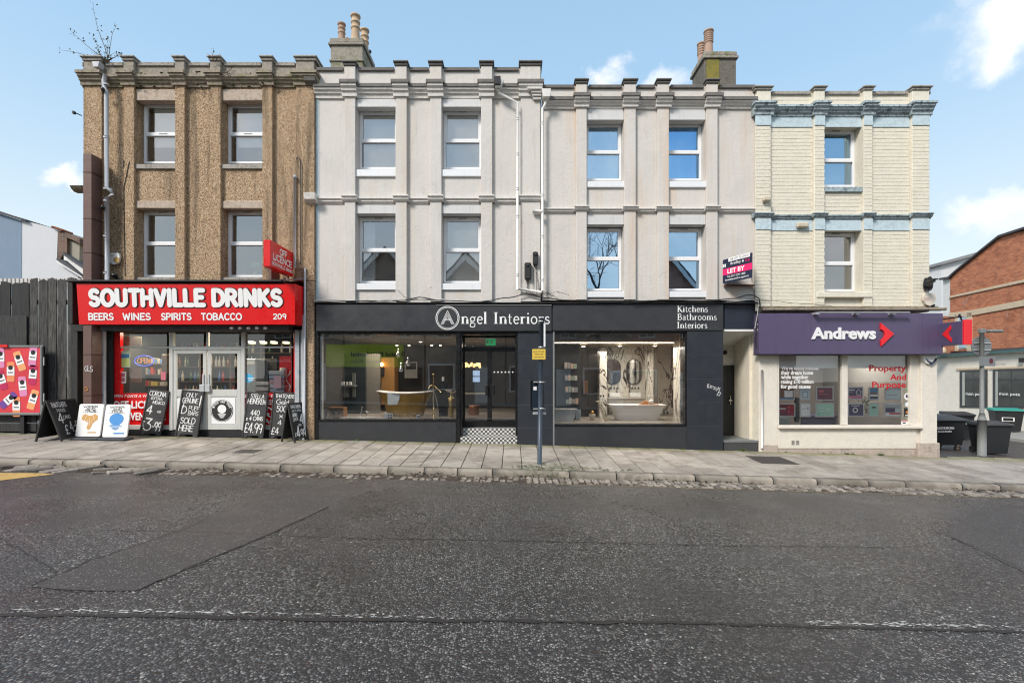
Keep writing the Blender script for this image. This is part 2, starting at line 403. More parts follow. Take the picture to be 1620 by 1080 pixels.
def m_paving(name, col, moss=0):
    t = NT(name); oi = t.N.new('ShaderNodeObjectInfo'); xyz = t.sepxyz()
    a = t.mix(t.noise(2.2, 6, .62), mul(col, .84), mul(col, 1.1))
    a = t.mix(1.0, a, t.mix(oi.outputs['Random'], (.80, .79, .78, 1), (1.14, 1.13, 1.11, 1)), 'MULTIPLY')
    a = t.mix(t.mr(t.noise(75, 3, .7), .55, .75, 0, .35), a, mul(col, .5))
    a = t.mix(t.mr(t.noise(1.6, 7, .72, dist=1), .42, .70, 0, .85), a, mul((col[0], col[1]*.95, col[2]*.88), .48))
    # moss kept to the foot of the walls and by the kerb near the post
    dw = t.mr(xyz[1], -.52, -.12, 0, 1); g = t.m('MULTIPLY', dw, t.mr(t.noise(2.2, 7, .7), .34, .56, 0, .8), True)
    a = t.mix(g, a, (.20, .19, .075, 1))
    sp = t.N.new('ShaderNodeVectorMath'); sp.operation = 'DISTANCE'; t.L.new(t.vec((1, 1.6, 0)), sp.inputs[0]); sp.inputs[1].default_value = (.75, -3.75, 0)
    g2 = t.m('MULTIPLY', t.mr(sp.outputs['Value'], .3, 1.15, 1, 0), t.mr(t.noise(9, 7, .75), .42, .6, 0, .9), True)
    a = t.mix(g2, a, (.055, .07, .022, 1))
    t.set('Base Color', a); t.set('Roughness', t.mr(t.noise(3, 4), .3, .7, .55, .8)); t.set('Specular IOR Level', .35)
    t.bump(t.m('ADD', t.noise(90, 4, .7), t.m('MULTIPLY', t.noise(6, 4), 1.5)), .004, .8); MATS[name] = t.mt; return t.mt
def m_brick(name, c1, c2, mortar, w=.225, h=.075, painted=0):
    t = NT(name)
    mp = t.N.new('ShaderNodeCombineXYZ'); xyz = t.sepxyz(); t.L.new(t.m('ADD', xyz[0], xyz[1]), mp.inputs[0]); t.L.new(xyz[2], mp.inputs[1])
    b = t.N.new('ShaderNodeTexBrick'); t.L.new(mp.outputs[0], b.inputs['Vector']); b.inputs['Scale'].default_value = 1
    b.inputs['Brick Width'].default_value = w; b.inputs['Row Height'].default_value = h; b.inputs['Mortar Size'].default_value = .009; b.inputs['Mortar Smooth'].default_value = .3; b.inputs['Bias'].default_value = -.1
    b.inputs['Color1'].default_value = c1; b.inputs['Color2'].default_value = c2; b.inputs['Mortar'].default_value = mortar
    a = t.mix(t.mr(t.noise(2, 7, .7), .45, .7, 0, .55), b.outputs[0], mul(c2, .55))
    a = t.mix(t.mr(t.noise(1.1, 7, .75, dist=1), .63, .70, 0, .6), a, (.62, .56, .50, 1))
    t.set('Base Color', a); t.set('Roughness', .9)
    t.bump(t.m('ADD', t.m('MULTIPLY', b.outputs['Fac'], -1), t.m('MULTIPLY', t.noise(50, 4), .4)), .008, 1); MATS[name] = t.mt; return t.mt
def m_marble():
    t = NT('veined_marble')
    v = t.m('ABSOLUTE', t.m('SUBTRACT', t.noise(1.6, 6, .6, sc=(1.3, 1.3, .35), dist=1.6), .5)); v2 = t.m('ABSOLUTE', t.m('SUBTRACT', t.noise(3.1, 5, .6, sc=(1.2, 1.2, .4), dist=1), .47))
    w = t.N.new('ShaderNodeTexWave'); w.inputs['Scale'].default_value = .9; w.inputs['Distortion'].default_value = 14; w.inputs['Detail'].default_value = 5; w.inputs['Detail Scale'].default_value = 1.1
    t.L.new(t.vec((1, 1, .28), (0, .35, 0)), w.inputs['Vector'])
    a = t.mix(t.m('MAXIMUM', t.mr(v, .004, .03, 1, 0), t.mr(v2, .0, .012, .7, 0)), (.78, .74, .66, 1), (.035, .022, .02, 1))
    a = t.mix(t.mr(t.noise(2, 6, .7, sc=(1, 1, .3)), .58, .74, 0, .3), a, (.36, .27, .2, 1))
    t.set('Base Color', a); t.set('Roughness', .18); MATS['veined_marble'] = t.mt; return t.mt
def m_wood(name, c1, c2, rough=.7, sc=(9, 9, .8)):
    t = NT(name); oi = t.N.new('ShaderNodeObjectInfo')
    a = t.mix(t.mr(t.noise(3.5, 7, .75, sc=sc), .35, .68), c1, c2)
    a = t.mix(1.0, a, t.mix(oi.outputs['Random'], (.6, .6, .6, 1), (1.35, 1.35, 1.35, 1)), 'MULTIPLY')
    t.set('Base Color', a); t.set('Roughness', rough); t.bump(t.noise(12, 6, .75, sc=sc), .006, 1); MATS[name] = t.mt; return t.mt

WHITE = mat('white_upvc', (.78, .79, .80, 1), .35, var=.03, streak=.12)
WHITEP = mat('white_paint', (.80, .80, .78, 1), .5, var=.04)
WPRINT = mat('white_print', (.84, .84, .83, 1), .6, var=.04, scale=14)
CHALK = mat('chalk_ink', (.80, .80, .78, 1), .8, var=.12, scale=60)
BLACKP = mat('black_paint', (.012, .012, .013, 1), .4, var=.2)
BLACKM = mat('matt_black', (.018, .018, .019, 1), .7, var=.2)
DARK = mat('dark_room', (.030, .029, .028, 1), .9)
LEAD = mat('dark_capping', (.14, .13, .12, 1), .85, var=.3, scale=6, bump=.006, bscale=20, dirt=(.22, .21, .18, 1), dirt_amt=.5)
CHROME = mat('chrome', (.75, .75, .76, 1), .12, metal=1, var=.02)
STEEL = mat('galvanised_steel', (.21, .22, .215, 1), .65, metal=.15, var=.15, scale=9, dirt=(.2, .19, .16, 1))
ALU = mat('aluminium', (.55, .56, .57, 1), .4, metal=.5, var=.06)
RED = mat('red_gloss', (.72, .008, .010, 1), .28, var=.05, scale=2, streak=.12, spec=.5)
REDP = mat('red_print', (.66, .016, .02, 1), .5, var=.05)
GREYP = mat('grey_print', (.33, .33, .34, 1), .6)
PIPE = mat('grey_pipe', (.45, .47, .50, 1), .45, var=.1, streak=.35, dirt=(.2, .19, .17, 1))
PIPEW = mat('white_pipe', (.70, .69, .66, 1), .5, var=.06, streak=.3)
CABLE = mat('black_cable', (.02, .02, .02, 1), .5)
CABLEW = mat('pale_cable', (.5, .49, .46, 1), .6, streak=.3)
GLASS_UP = glass('upper_window_glass', .30)
GLASS_BLUE = glass('sky_tinted_glass', .60, gcol=(.50, .76, 1, 1))  # mirror colour tinted blue to deepen the reflected sky
GLASS_CLEAR = glass('agency_glass', .10, dirt=.005, wav=.0006)
GLASS_DEEP = glass('deep_sky_tinted_glass', .66, gcol=(.24, .55, .95, 1))  # stronger blue painted into the mirrored sky
GLASS_SHOP = glass('shop_glass', .19, dirt=.01, wav=.0006)
GLASS_OPP = glass('far_window_glass', .4)
# ------------------------------------------------------------------ lettering
def arc(cx, cy, rx, ry, a0, a1, n=9): return [(cx+rx*math.cos(math.radians(a0+(a1-a0)*i/n)), cy+ry*math.sin(math.radians(a0+(a1-a0)*i/n))) for i in range(n+1)]
G = {  # single-stroke capitals and figures, unit height: (advance, strokes)
 'A': (.78, [[(0, 0), (.34, 1), (.68, 0)], [(.12, .33), (.56, .33)]]),
 'B': (.68, [[(0, 0), (0, 1)]+arc(.30, .76, .25, .24, 90, -90)+[(0, .52)], [(.02, .52)]+arc(.30, .26, .28, .26, 90, -90)+[(0, 0)]]),
 'C': (.74, [arc(.36, .5, .36, .5, 48, 312, 14)]),
 'D': (.74, [[(0, 0), (0, 1), (.22, 1)]+arc(.22, .5, .42, .5, 90, -90, 12)+[(0, 0)]]),
 'E': (.60, [[(.5, 1), (0, 1), (0, 0), (.52, 0)], [(0, .52), (.42, .52)]]),
 'F': (.58, [[(.5, 1), (0, 1), (0, 0)], [(0, .5), (.4, .5)]]),
 'G': (.78, [arc(.37, .5, .37, .5, 50, 340, 14)+[(.72, .45), (.42, .45)]]),
 'H': (.74, [[(0, 0), (0, 1)], [(.6, 0), (.6, 1)], [(0, .5), (.6, .5)]]),
 'I': (.20, [[(.03, 0), (.03, 1)]]), 'J': (.5, [[(.38, 1), (.38, .25)]+arc(.19, .2, .19, .2, 0, -150, 6)]),
 'K': (.68, [[(0, 0), (0, 1)], [(.54, 1), (.03, .46)], [(.18, .60), (.58, 0)]]),
 'L': (.56, [[(0, 1), (0, 0), (.48, 0)]]), 'M': (.86, [[(0, 0), (.06, 1), (.37, .2), (.68, 1), (.74, 0)]]),
 'N': (.76, [[(0, 0), (0, 1), (.6, 0), (.6, 1)]]), 'O': (.86, [arc(.38, .5, .38, .5, 90, 450, 20)]),
 'P': (.64, [[(0, 0), (0, 1), (.26, 1)]+arc(.26, .73, .27, .27, 90, -90)+[(0, .46)]]), 'Q': (.86, [arc(.38, .5, .38, .5, 90, 450, 20), [(.5, .2), (.75, -.05)]]),
 'R': (.68, [[(0, 0), (0, 1), (.26, 1)]+arc(.26, .74, .27, .26, 90, -90)+[(0, .48)], [(.28, .48), (.58, 0)]]),
 'S': (.62, [arc(.27, .745, .25, .255, 35, 270, 9)[:-1]+arc(.26, .25, .27, .25, 90, -150, 9)]),
 'T': (.68, [[(0, 1), (.58, 1)], [(.29, 1), (.29, 0)]]), 'U': (.72, [[(0, 1), (0, .3)]+arc(.29, .29, .29, .29, 180, 360, 9)+[(.58, 1)]]),
 'V': (.72, [[(0, 1), (.31, 0), (.62, 1)]]), 'W': (.98, [[(0, 1), (.21, 0), (.43, .85), (.65, 0), (.86, 1)]]),
 'X': (.68, [[(0, 0), (.55, 1)], [(0, 1), (.55, 0)]]), 'Y': (.68, [[(0, 1), (.29, .5), (.58, 1)], [(.29, .5), (.29, 0)]]), 'Z': (.62, [[(0, 1), (.5, 1), (0, 0), (.52, 0)]]),
 '0': (.68, [arc(.28, .5, .28, .5, 90, 450, 16)]), '1': (.4, [[(.05, .8), (.22, 1), (.22, 0)]]),
 '2': (.62, [arc(.26, .73, .25, .27, 160, -35, 9)+[(0, 0), (.52, 0)]]), '3': (.6, [[(.02, 1), (.46, 1), (.2, .6)]+arc(.22, .3, .28, .3, 80, -150, 10)]),
 '4': (.68, [[(.4, 0), (.4, 1), (0, .3), (.56, .3)]]), '5': (.6, [[(.46, 1), (.06, 1), (.03, .56)]+arc(.22, .31, .27, .31, 110, -150, 10)]),
 '6': (.62, [[(.42, .98)]+arc(.40, .38, .38, .6, 115, 180, 5)+arc(.27, .28, .25, .28, 180, -180, 14)]), '7': (.56, [[(0, 1), (.48, 1), (.16, 0)]]),
 '8': (.62, [arc(.27, .74, .22, .25, 0, 360, 14), arc(.27, .25, .27, .25, 0, 360, 14)]), '9': (.62, [arc(.26, .72, .25, .28, 0, 360, 14), [(.51, .75), (.42, 0)]]),
 '£': (.66, [arc(.36, .74, .2, .26, 20, 180, 8)+[(.18, .2), (.02, 0), (.55, .02)], [(.02, .45), (.42, .45)]]), '.': (.2, [[(.04, 0), (.05, .02)]]), '-': (.4, [[(0, .45), (.26, .45)]]),
 '&': (.72, [[(.6, 0), (.12, .72)]+arc(.27, .82, .15, .18, 190, -20, 8)+[(.06, .35)]+arc(.24, .22, .22, .22, 150, 340, 8)+[(.6, .45)]]), ' ': (.42, []),
 'x': (.5, [[(0, 0), (.36, .55)], [(0, .55), (.36, 0)]]),
 'o': (.48, [arc(.2, .28, .2, .28, 0, 360, 12)]), 'l': (.18, [[(.03, 0), (.03, 1)]]), 'd': (.52, [arc(.2, .28, .2, .28, 0, 360, 12), [(.4, 1), (.4, 0)]]),
}
def ribbon(mb, pts, w, y, caps=6, w2=None):
    """flat stroke of width w in the x-z plane; rounded ends"""
    n = len(pts)
    if n < 2: return
    L, R = [], []
    for i, p in enumerate(pts):
        if i == 0: d = (pts[1][0]-p[0], pts[1][1]-p[1])
        elif i == n-1: d = (p[0]-pts[-2][0], p[1]-pts[-2][1])
        else:
            a = Vector((p[0]-pts[i-1][0], p[1]-pts[i-1][1])).normalized(); b = Vector((pts[i+1][0]-p[0], pts[i+1][1]-p[1])).normalized(); c = a+b; d = (c.x, c.y) if c.length > .3 else (a.x, a.y)
        l = math.hypot(*d) or 1; nx, nz = -d[1]/l, d[0]/l
        ww = w if w2 is None else w[i] if isinstance(w, (list, tuple)) else w
        L.append((p[0]+nx*ww/2, p[1]+nz*ww/2)); R.append((p[0]-nx*ww/2, p[1]-nz*ww/2))
    v = [(a, y, b) for a, b in L]+[(a, y, b) for a, b in R]
    mb.add(v, [(i, i+1, n+i+1, n+i) for i in range(n-1)])
def strokes(mb, text, x, z, h, w, wx=1.0, y=0, jit=0, gap=.0, slant=0, round_=True, fit=None):
    """write text with its lower corner at (x,z); returns the width"""
    tot = sum((G.get(c, G[' '])[0]+gap) for c in text)-gap
    if fit: wx = (fit-w*h*.5)/(tot*h) if tot else wx
    cx = x+w*h/2*(1 if round_ else 0); k = 0; R = random.Random(hash(len(text)*7+int(x*97)+int(z*31)))
    for ch in text:
        adv, st = G.get(ch, G[' ']); dy = R.uniform(-jit, jit)*h; sc = 1+R.uniform(-jit, jit)
        for s in st:
            pts = []
            for i, (a, b) in enumerate(s):
                pts.append((cx+(a*wx+slant*b)*h, z+dy+b*h*sc))
            dense = [pts[0]]
            for a, b in zip(pts, pts[1:]):
                q = 1
                for j in range(1, q+1): dense.append((a[0]+(b[0]-a[0])*j/q, a[1]+(b[1]-a[1])*j/q))
            sharp = [dense[0]]; runs = []
            cur = [dense[0]]
            for i in range(1, len(dense)):
                cur.append(dense[i])
                if i < len(dense)-1:
                    a = Vector((dense[i][0]-dense[i-1][0], dense[i][1]-dense[i-1][1])); b = Vector((dense[i+1][0]-dense[i][0], dense[i+1][1]-dense[i][1]))
                    if a.length > 0 and b.length > 0 and a.angle(b) > .75: runs.append(cur); cur = [dense[i]]
            runs.append(cur)
            for r in runs:
                k += 1; ribbon(mb, r, w*h, y-.00004*k)
                if round_:
                    for e in (r[0], r[-1]):
                        k += 1; mb.disc(e[0], e[1], w*h/2, y-.00004*k, 10)
        cx += (adv*wx+gap)*h
    return cx-x
def font_mesh(mb, text, x0, x1, z0, z1, y, bold=0.0, shear=0, spacing=1.0, depth=0, keep=False):
    """built-in sans lettering fitted to the rectangle (facing -y)"""
    cu = bpy.data.curves.new('t', 'FONT'); cu.body = text; cu.offset = bold; cu.shear = shear; cu.space_character = spacing; cu.resolution_u = 3; cu.extrude = 0
    o = bpy.data.objects.new('t', cu); me = bpy.data.meshes.new_from_object(o)
    if len(me.vertices):
        xs = [v.co.x for v in me.vertices]; ys = [v.co.y for v in me.vertices]
        a, b, c, d = min(xs), max(xs), min(ys), max(ys)
        sx, sz = (x1-x0)/max(b-a, 1e-6), (z1-z0)/max(d-c, 1e-6)
        vs = [(x0+(v.co.x-a)*sx, y, z0+(v.co.y-c)*sz) for v in me.vertices]; fs = [tuple(p.vertices) for p in me.polygons]
        if depth:
            n = len(vs); ed = {}
            for f in fs:
                for i in range(len(f)):
                    e = (f[i], f[(i+1) % len(f)]); k = tuple(sorted(e)); ed[k] = None if k in ed else e
            vs2 = vs+[(a_, y+depth, c_) for a_, _, c_ in vs]
            fs = fs+[(e[0], e[1], e[1]+n, e[0]+n) for e in ed.values() if e]
            mb.add(vs2, fs)
        else: mb.add(vs, fs)
    bpy.data.objects.remove(o, do_unlink=True); bpy.data.meshes.remove(me); bpy.data.curves.remove(cu)
# roman capitals and minuscules with bracketless serifs: strokes (points, width), serif bars (x0,x1,z)
T_, t_ = .175, .08
SG = {
 'I': (.46, [([(.2, 0), (.2, 1)], T_)], [(.04, .36, 0), (.04, .36, 1)]),
 'K': (.86, [([(.2, 0), (.2, 1)], T_), ([(.68, 1), (.22, .42)], t_), ([(.34, .56), (.72, 0)], T_)], [(.04, .36, 0), (.04, .36, 1), (.56, .82, 1), (.56, .88, 0)]),
 'B': (.76, [([(.2, 0), (.2, 1)], T_), ([(.2, .98)]+arc(.36, .76, .22, .23, 90, -90)+[(.2, .53)], .09), ([(.2, .52)]+arc(.38, .27, .27, .26, 90, -90)+[(.2, .02)], .1)], [(.04, .3, 0), (.04, .3, 1)]),
 'e': (.56, [([(.08, .33), (.46, .35)], t_), ([(.46, .35)]+arc(.27, .31, .20, .31, 15, 320, 14), .1)], []),
 'n': (.68, [([(.14, 0), (.14, .62)], T_), ([(.16, .42)]+arc(.34, .40, .17, .21, 150, 0, 8)+[(.51, .3)], .085), ([(.51, .38), (.51, 0)], T_)], [(.02, .27, 0), (.39, .64, 0), (.02, .16, .6)]),
 'g': (.60, [(arc(.26, .40, .17, .20, 0, 360, 14), .09), ([(.4, .54), (.52, .6)], .07), ([(.14, .22), (.1, .1), (.3, .06), (.46, 0), (.44, -.18)]+arc(.26, -.18, .2, .11, 0, -180, 8)+[(.08, -.06), (.16, .05)], .075)], []),
 'l': (.34, [([(.14, 0), (.14, 1.04)], T_)], [(.02, .28, 0), (.02, .16, 1.02)]),
 't': (.44, [([(.16, .84), (.16, .15)]+arc(.27, .14, .11, .12, 180, 300, 5), .1)], [(.02, .34, .60)]),
 'r': (.50, [([(.14, 0), (.14, .62)], T_), ([(.16, .4), (.26, .56), (.4, .6)], .08), ([(.38, .55), (.42, .55)], .11)], [(.02, .28, 0), (.02, .16, .6)]),
 'i': (.34, [([(.14, 0), (.14, .62)], T_), ([(.085, .88), (.195, .88)], .12)], [(.02, .27, 0), (.02, .16, .6)]),
 'o': (.62, [(arc(.28, .31, .22, .30, 0, 360, 18), .10)], []),
 's': (.48, [(arc(.22, .46, .14, .145, 30, 270, 8)[:-1]+arc(.22, .155, .155, .15, 90, -150, 8), .095)], []),
 'c': (.54, [(arc(.27, .31, .20, .30, 40, 320, 14), .10)], []),
 'h': (.68, [([(.14, 0), (.14, 1.04)], T_), ([(.16, .42)]+arc(.34, .40, .17, .21, 150, 0, 8)+[(.51, .3)], .085), ([(.51, .38), (.51, 0)], T_)], [(.02, .27, 0), (.39, .64, 0), (.02, .16, 1.02)]),
 'a': (.56, [([(.1, .5)]+arc(.24, .44, .16, .16, 150, 0, 7)+[(.4, .3)], .09), ([(.4, .46), (.4, .08), (.5, .03)], .12), ([(.4, .36)]+arc(.22, .17, .14, .16, 100, 290, 8)+[(.4, .12)], .085)], []),
 'm': (1.02, [([(.14, 0), (.14, .62)], T_), ([(.16, .42)]+arc(.33, .40, .16, .21, 150, 0, 8)+[(.49, .3)], .08), ([(.49, .38), (.49, 0)], T_), ([(.5, .42)]+arc(.68, .40, .17, .21, 150, 0, 8)+[(.85, .3)], .08), ([(.85, .38), (.85, 0)], T_)], [(.02, .27, 0), (.38, .61, 0), (.73, .98, 0), (.02, .16, .6)]),
 ' ': (.36, [], []),
}
def serif(mb, text, x0, x1, z, h, y):
    tot = sum(SG[c][0] for c in text); sx = (x1-x0)/tot; cx = x0; k = 0
    for ch in text:
        adv, st, se = SG[ch]
        for pts, w in st: k += 1; ribbon(mb, [(cx+a*sx, z+b*h) for a, b in pts], w*h, y-.0002*(k % 7))
        for a, b, q in se:
            k += 1; hh = .045*h; mb.face(*[(cx+a*sx, y-.0016, z+q*h-(0 if q < .1 else hh)), (cx+b*sx, y-.0016, z+q*h-(0 if q < .1 else hh)), (cx+b*sx, y-.0016, z+q*h+(hh if q < .1 else 0)), (cx+a*sx, y-.0016, z+q*h+(hh if q < .1 else 0))])
        cx += adv*sx
def rrect(x0, x1, z0, z1, r, n=4):
    p = []
    for cx, cz, a in ((x1-r, z1-r, 0), (x0+r, z1-r, 90), (x0+r, z0+r, 180), (x1-r, z0+r, 270)): p += arc(cx, cz, r, r, a, a+90, n)
    return p
def plate(mb, x0, x1, z0, z1, y): mb.face((x0, y, z0), (x1, y, z0), (x1, y, z1), (x0, y, z1))

# ------------------------------------------------------------------ setting: ground, pavement, kerb, setts, road
ASPH = m_asphalt(); SMOOTH = m_smooth_asphalt()
def sheet(x0, x1, y0, y1, zf, nx, ny):
    mb = MB(); xs = [x0+(x1-x0)*i/nx for i in range(nx+1)]; ys = [y0+(y1-y0)*j/ny for j in range(ny+1)]
    v = [(x, y, zf(x, y)) for y in ys for x in xs]; f = [(j*(nx+1)+i, j*(nx+1)+i+1, (j+1)*(nx+1)+i+1, (j+1)*(nx+1)+i) for j in range(ny) for i in range(nx)]
    mb.add(v, f); return mb
EARTH = mat('bare_ground', (.10, .09, .075, 1), .95, var=.3, bump=.01)
sheet(-400, 400, -300, 600, lambda x, y: interp(x, GX)-.9-max(0, abs(x)-60)*.0, 60, 30).build('ground', EARTH, kind='structure')
EDGE = -3.16                                  # where the carriageway surface begins
def road_z(x, y):
    u = (EDGE-y); return rz(x)+min(.06, .035*max(0, u)) if y < EDGE else rz(x)
sheet(-60, 60, -14.6, EDGE, road_z, 120, 24).build('road', ASPH, kind='structure')
sheet(-60, 60, EDGE, KY+.02, lambda x, y: rz(x)-.012, 120, 2).build('gutter_bed', mat('gutter_dirt', (.065, .048, .036, 1), .95, var=.45, scale=6, bump=.02, bscale=45, dirt=(.03, .022, .016, 1), dirt_amt=.8), kind='structure')
def lay(poly, name, m, lift, lab=None):
    """a thin sheet following the road, triangulated on a fine grid of columns"""
    mb = MB(); xs = sorted({p[0] for p in poly}); x0, x1 = xs[0], xs[-1]; n = max(4, int((x1-x0)/.25)); cols = [x0+(x1-x0)*i/n for i in range(n+1)]
    def span(x):
        ys = []
        for (a, b), (c, d) in zip(poly, poly[1:]+poly[:1]):
            if a != c and min(a, c) <= x <= max(a, c): ys.append(b+(d-b)*(x-a)/(c-a))
        return (min(ys), max(ys)) if ys else None
    sp = [span(min(max(x, x0+1e-4), x1-1e-4)) for x in cols]
    for i in range(n):
        if not sp[i] or not sp[i+1]: continue
        for q in range(4):
            P = []
            for x, s_, t in ((cols[i], sp[i], q/4), (cols[i+1], sp[i+1], q/4), (cols[i+1], sp[i+1], (q+1)/4), (cols[i], sp[i], (q+1)/4)):
                y = s_[0]+(s_[1]-s_[0])*t; P.append((x, y, road_z(x, y)+lift))
            mb.face(*P)
    o = mb.build(name, m, kind='structure'); 
    return o
def GR(px, py, lift=0):                        # a road point under a pixel of the photograph
    y = -6.0
    for _ in range(12):
        x = X(px, y); h = HC-road_z(x, y); y = F*h/(py-YH)-D
    return (X(px, y), y)
lay([GR(48, 928), GR(130, 935), GR(215, 934), GR(310, 893), GR(420, 848), GR(520, 802), GR(590, 775), GR(430, 773), GR(360, 800), GR(290, 838), GR(140, 888)], 'road_patch', SMOOTH, .004)
lay([GR(1490, 842), GR(1620, 905), GR(1760, 880), GR(1760, 800), GR(1560, 800)], 'road_patch', SMOOTH, .004)
# worn trench and seams: narrow sunken-looking dark seams as thin sheets of tar
TAR = mat('tar_seam', (.030, .024, .020, 1), .6, var=.4, scale=20, bump=.004, bscale=80)
def seam(pts, w, name, m, lift, jit=.012):
    mb = MB(); R = random.Random(3); P = []
    for (a, b), (c, d) in zip(pts, pts[1:]):
        n = max(2, int(math.hypot(c-a, d-b)/.09))
        for i in range(n): P.append((a+(c-a)*i/n, b+(d-b)*i/n))
    P.append(pts[-1]); prev = None
    for i, (x, y) in enumerate(P):
        j = R.uniform(-jit, jit); ww = w*R.uniform(.45, 1.3)
        dx, dy = (P[min(i+1, len(P)-1)][0]-P[max(i-1, 0)][0], P[min(i+1, len(P)-1)][1]-P[max(i-1, 0)][1]); l = math.hypot(dx, dy) or 1
        nx, ny = -dy/l, dx/l
        a = (x+nx*(j+ww/2), y+ny*(j+ww/2)); b = (x+nx*(j-ww/2), y+ny*(j-ww/2))
        cur = ((a[0], a[1], road_z(*a)+lift), (b[0], b[1], road_z(*b)+lift))
        if prev: mb.face(prev[0], prev[1], cur[1], cur[0])
        prev = cur
    return mb.build(name, m, kind='structure')
seam([GR(0, 972), GR(300, 976), GR(540, 981), GR(1080, 985), GR(1620, 1000)], .042, 'road_seam', TAR, .005)
seam([GR(48, 926), GR(140, 888), GR(290, 838), GR(330, 820)], .012, 'road_seam', TAR, .0055, .02); seam([GR(215, 934), GR(310, 893), GR(420, 848), GR(520, 802)], .014, 'road_seam', TAR, .0055, .02)
seam([GR(540, 851), GR(800, 855), GR(1080, 862), GR(1420, 866)], .014, 'road_seam', TAR, .005)
seam([GR(160, 838), GR(330, 842), GR(520, 850)], .010, 'road_seam', TAR, .005)
seam([GR(0, 850), GR(90, 905), GR(250, 860), GR(290, 830)][:2], .010, 'road_seam', TAR, .005)
seam([GR(1480, 840), GR(1560, 872), GR(1620, 902)], .010, 'road_seam', TAR, .0055)
# worn remains of a white line beside the trench
WORN = mat('worn_road_paint', (.62, .60, .55, 1), .8, var=.2, scale=25)
def flecks(a, b, n, w, name, m, spread, dens=1.0, s=(.006, .03)):
    mb = MB(); R = random.Random(11)
    for i in range(n):
        t = R.random(); x = a[0]+(b[0]-a[0])*t; y = a[1]+(b[1]-a[1])*t+R.gauss(0, spread*1.5)
        l = R.uniform(*s)*(2.2 if R.random() < .2 else 1); h = R.uniform(.002, .006); k = R.randint(5, 7)
        mb.add([(x+l*math.cos(2*PI*q/k)*R.uniform(.7, 1.2), y+h*math.sin(2*PI*q/k)*R.uniform(.6, 1.3), road_z(x, y)+.0075) for q in range(k)], [tuple(range(k))])
    o = mb.build(name, m, kind='stuff'); return tag(o, 'flecks of worn white line paint along the road trench', 'road paint')
flecks(GR(0, 964), GR(450, 971), 75, .02, 'line_paint', WORN, .008)
tag(flecks(GR(450, 971), GR(720, 979), 30, .02, 'line_paint', WORN, .008), 'sparse white paint flecks in the middle of the road trench')
tag(flecks(GR(1260, 984), GR(1600, 992), 85, .02, 'line_paint', WORN, .012), 'flecks of white paint near the trench end below the estate agency')
# faded yellow box at the edge and a yellow trace along the gutter
YEL = mat('faded_yellow_paint', (.52, .33, .10, 1), .75, var=.2, scale=8, dirt=(.10, .08, .06, 1), dirt_amt=.55)
lay([GR(-260, 746), GR(-260, 768), GR(0, 760), GR(86, 750), GR(60, 748), GR(0, 748)], 'yellow_marking', YEL, .004)
seam([(X(880, -3.2), EDGE-.05), (6, EDGE-.05), (14, EDGE-.05)], .035, 'yellow_line', mat('dull_yellow_line', (.30, .23, .12, 1), .8, var=.4, scale=9), .004, .004)
# loose stones on the carriageway
mb = MB(); R = random.Random(5)
for i in range(170):
    px, py = R.uniform(-50, 1670), R.uniform(785, 1078)**1.0; x, y = GR(px, py); r = R.uniform(.004, .011); k = 5
    z = road_z(x, y)
    mb.add([(x+r*math.cos(2*PI*q/k)*R.uniform(.8, 1.4), y+r*math.sin(2*PI*q/k), z+.001) for q in range(k)]+[(x, y, z+r*.7)], [(q, (q+1) % k, k) for q in range(k)])
tag(mb.build('loose_grit', mat('pale_grit', (.42, .40, .36, 1), .8, var=.3, scale=30), kind='stuff'), 'small pale stones scattered over the asphalt', 'grit')

# pavement: bedding, then slabs in rows that run from the shops to the kerb
pave = thing('pavement', None, None, (0, -1.2, 0)); pave['kind'] = 'structure'
sheet(-40, 40, KY-.15, .16, lambda x, y: gz(x, y)-.016, 160, 5).build('bedding', mat('dark_joint', (.028, .024, .02, 1), .95, var=.4, scale=9), pave)
SLAB = m_paving('paving_slab', (.40, .36, .315, 1))
SLABL = m_paving('pale_paving_slab', (.50, .46, .40, 1))
R = random.Random(21)
pitch = 25.3/66*1.0; ncol = 0
xs = []; x = -13.6
while x < 16: xs.append(x); x += pitch
slabmesh = {}
count = 0
cols_far = MB()
for i, x0 in enumerate(xs):
    x1 = x0+pitch-.014; xm = (x0+x1)/2; slope = (gx(x1+.3)-gx(x0-.3))/(x1-x0+.6)
    ytop = -.03 if x0 < 10.2 else .14
    cuts = [ytop]; y = ytop-(.22 if i % 2 else .50)*R.uniform(.9, 1.1)
    while y > KY+.30: cuts.append(y); y -= R.choice((.38, .58, .30, .66, .46))
    cuts.append(KY+.012)
    for ya, yb in zip(cuts, cuts[1:]):
        L = ya-yb-.020
        if L < .05: continue
        key = round(L/.04)
        z = gx(xm)+R.uniform(-.003, .003)
        mb = MB()
        ang = .043
        pale = R.random() < .035
        m_ = SLABL if pale else SLAB
        if (key, pale) not in slabmesh:
            b = MB(); b.box(-(pitch-.014)/2, (pitch-.014)/2, -.5, .5, -.05, 0, .004); slabmesh[(key, pale)] = mesh_of(b, 'paving_slab', m_)
        ym = (ya+yb)/2
        inst('paving_slab', slabmesh[(key, pale)], (xm, ym, z+.043*max(min(ym, 0), KY-.3)), pave, (math.atan(.043) if ym < 0 else 0, -math.atan(slope)+R.uniform(-.004, .004), 0), (1, L, 1)); count += 1
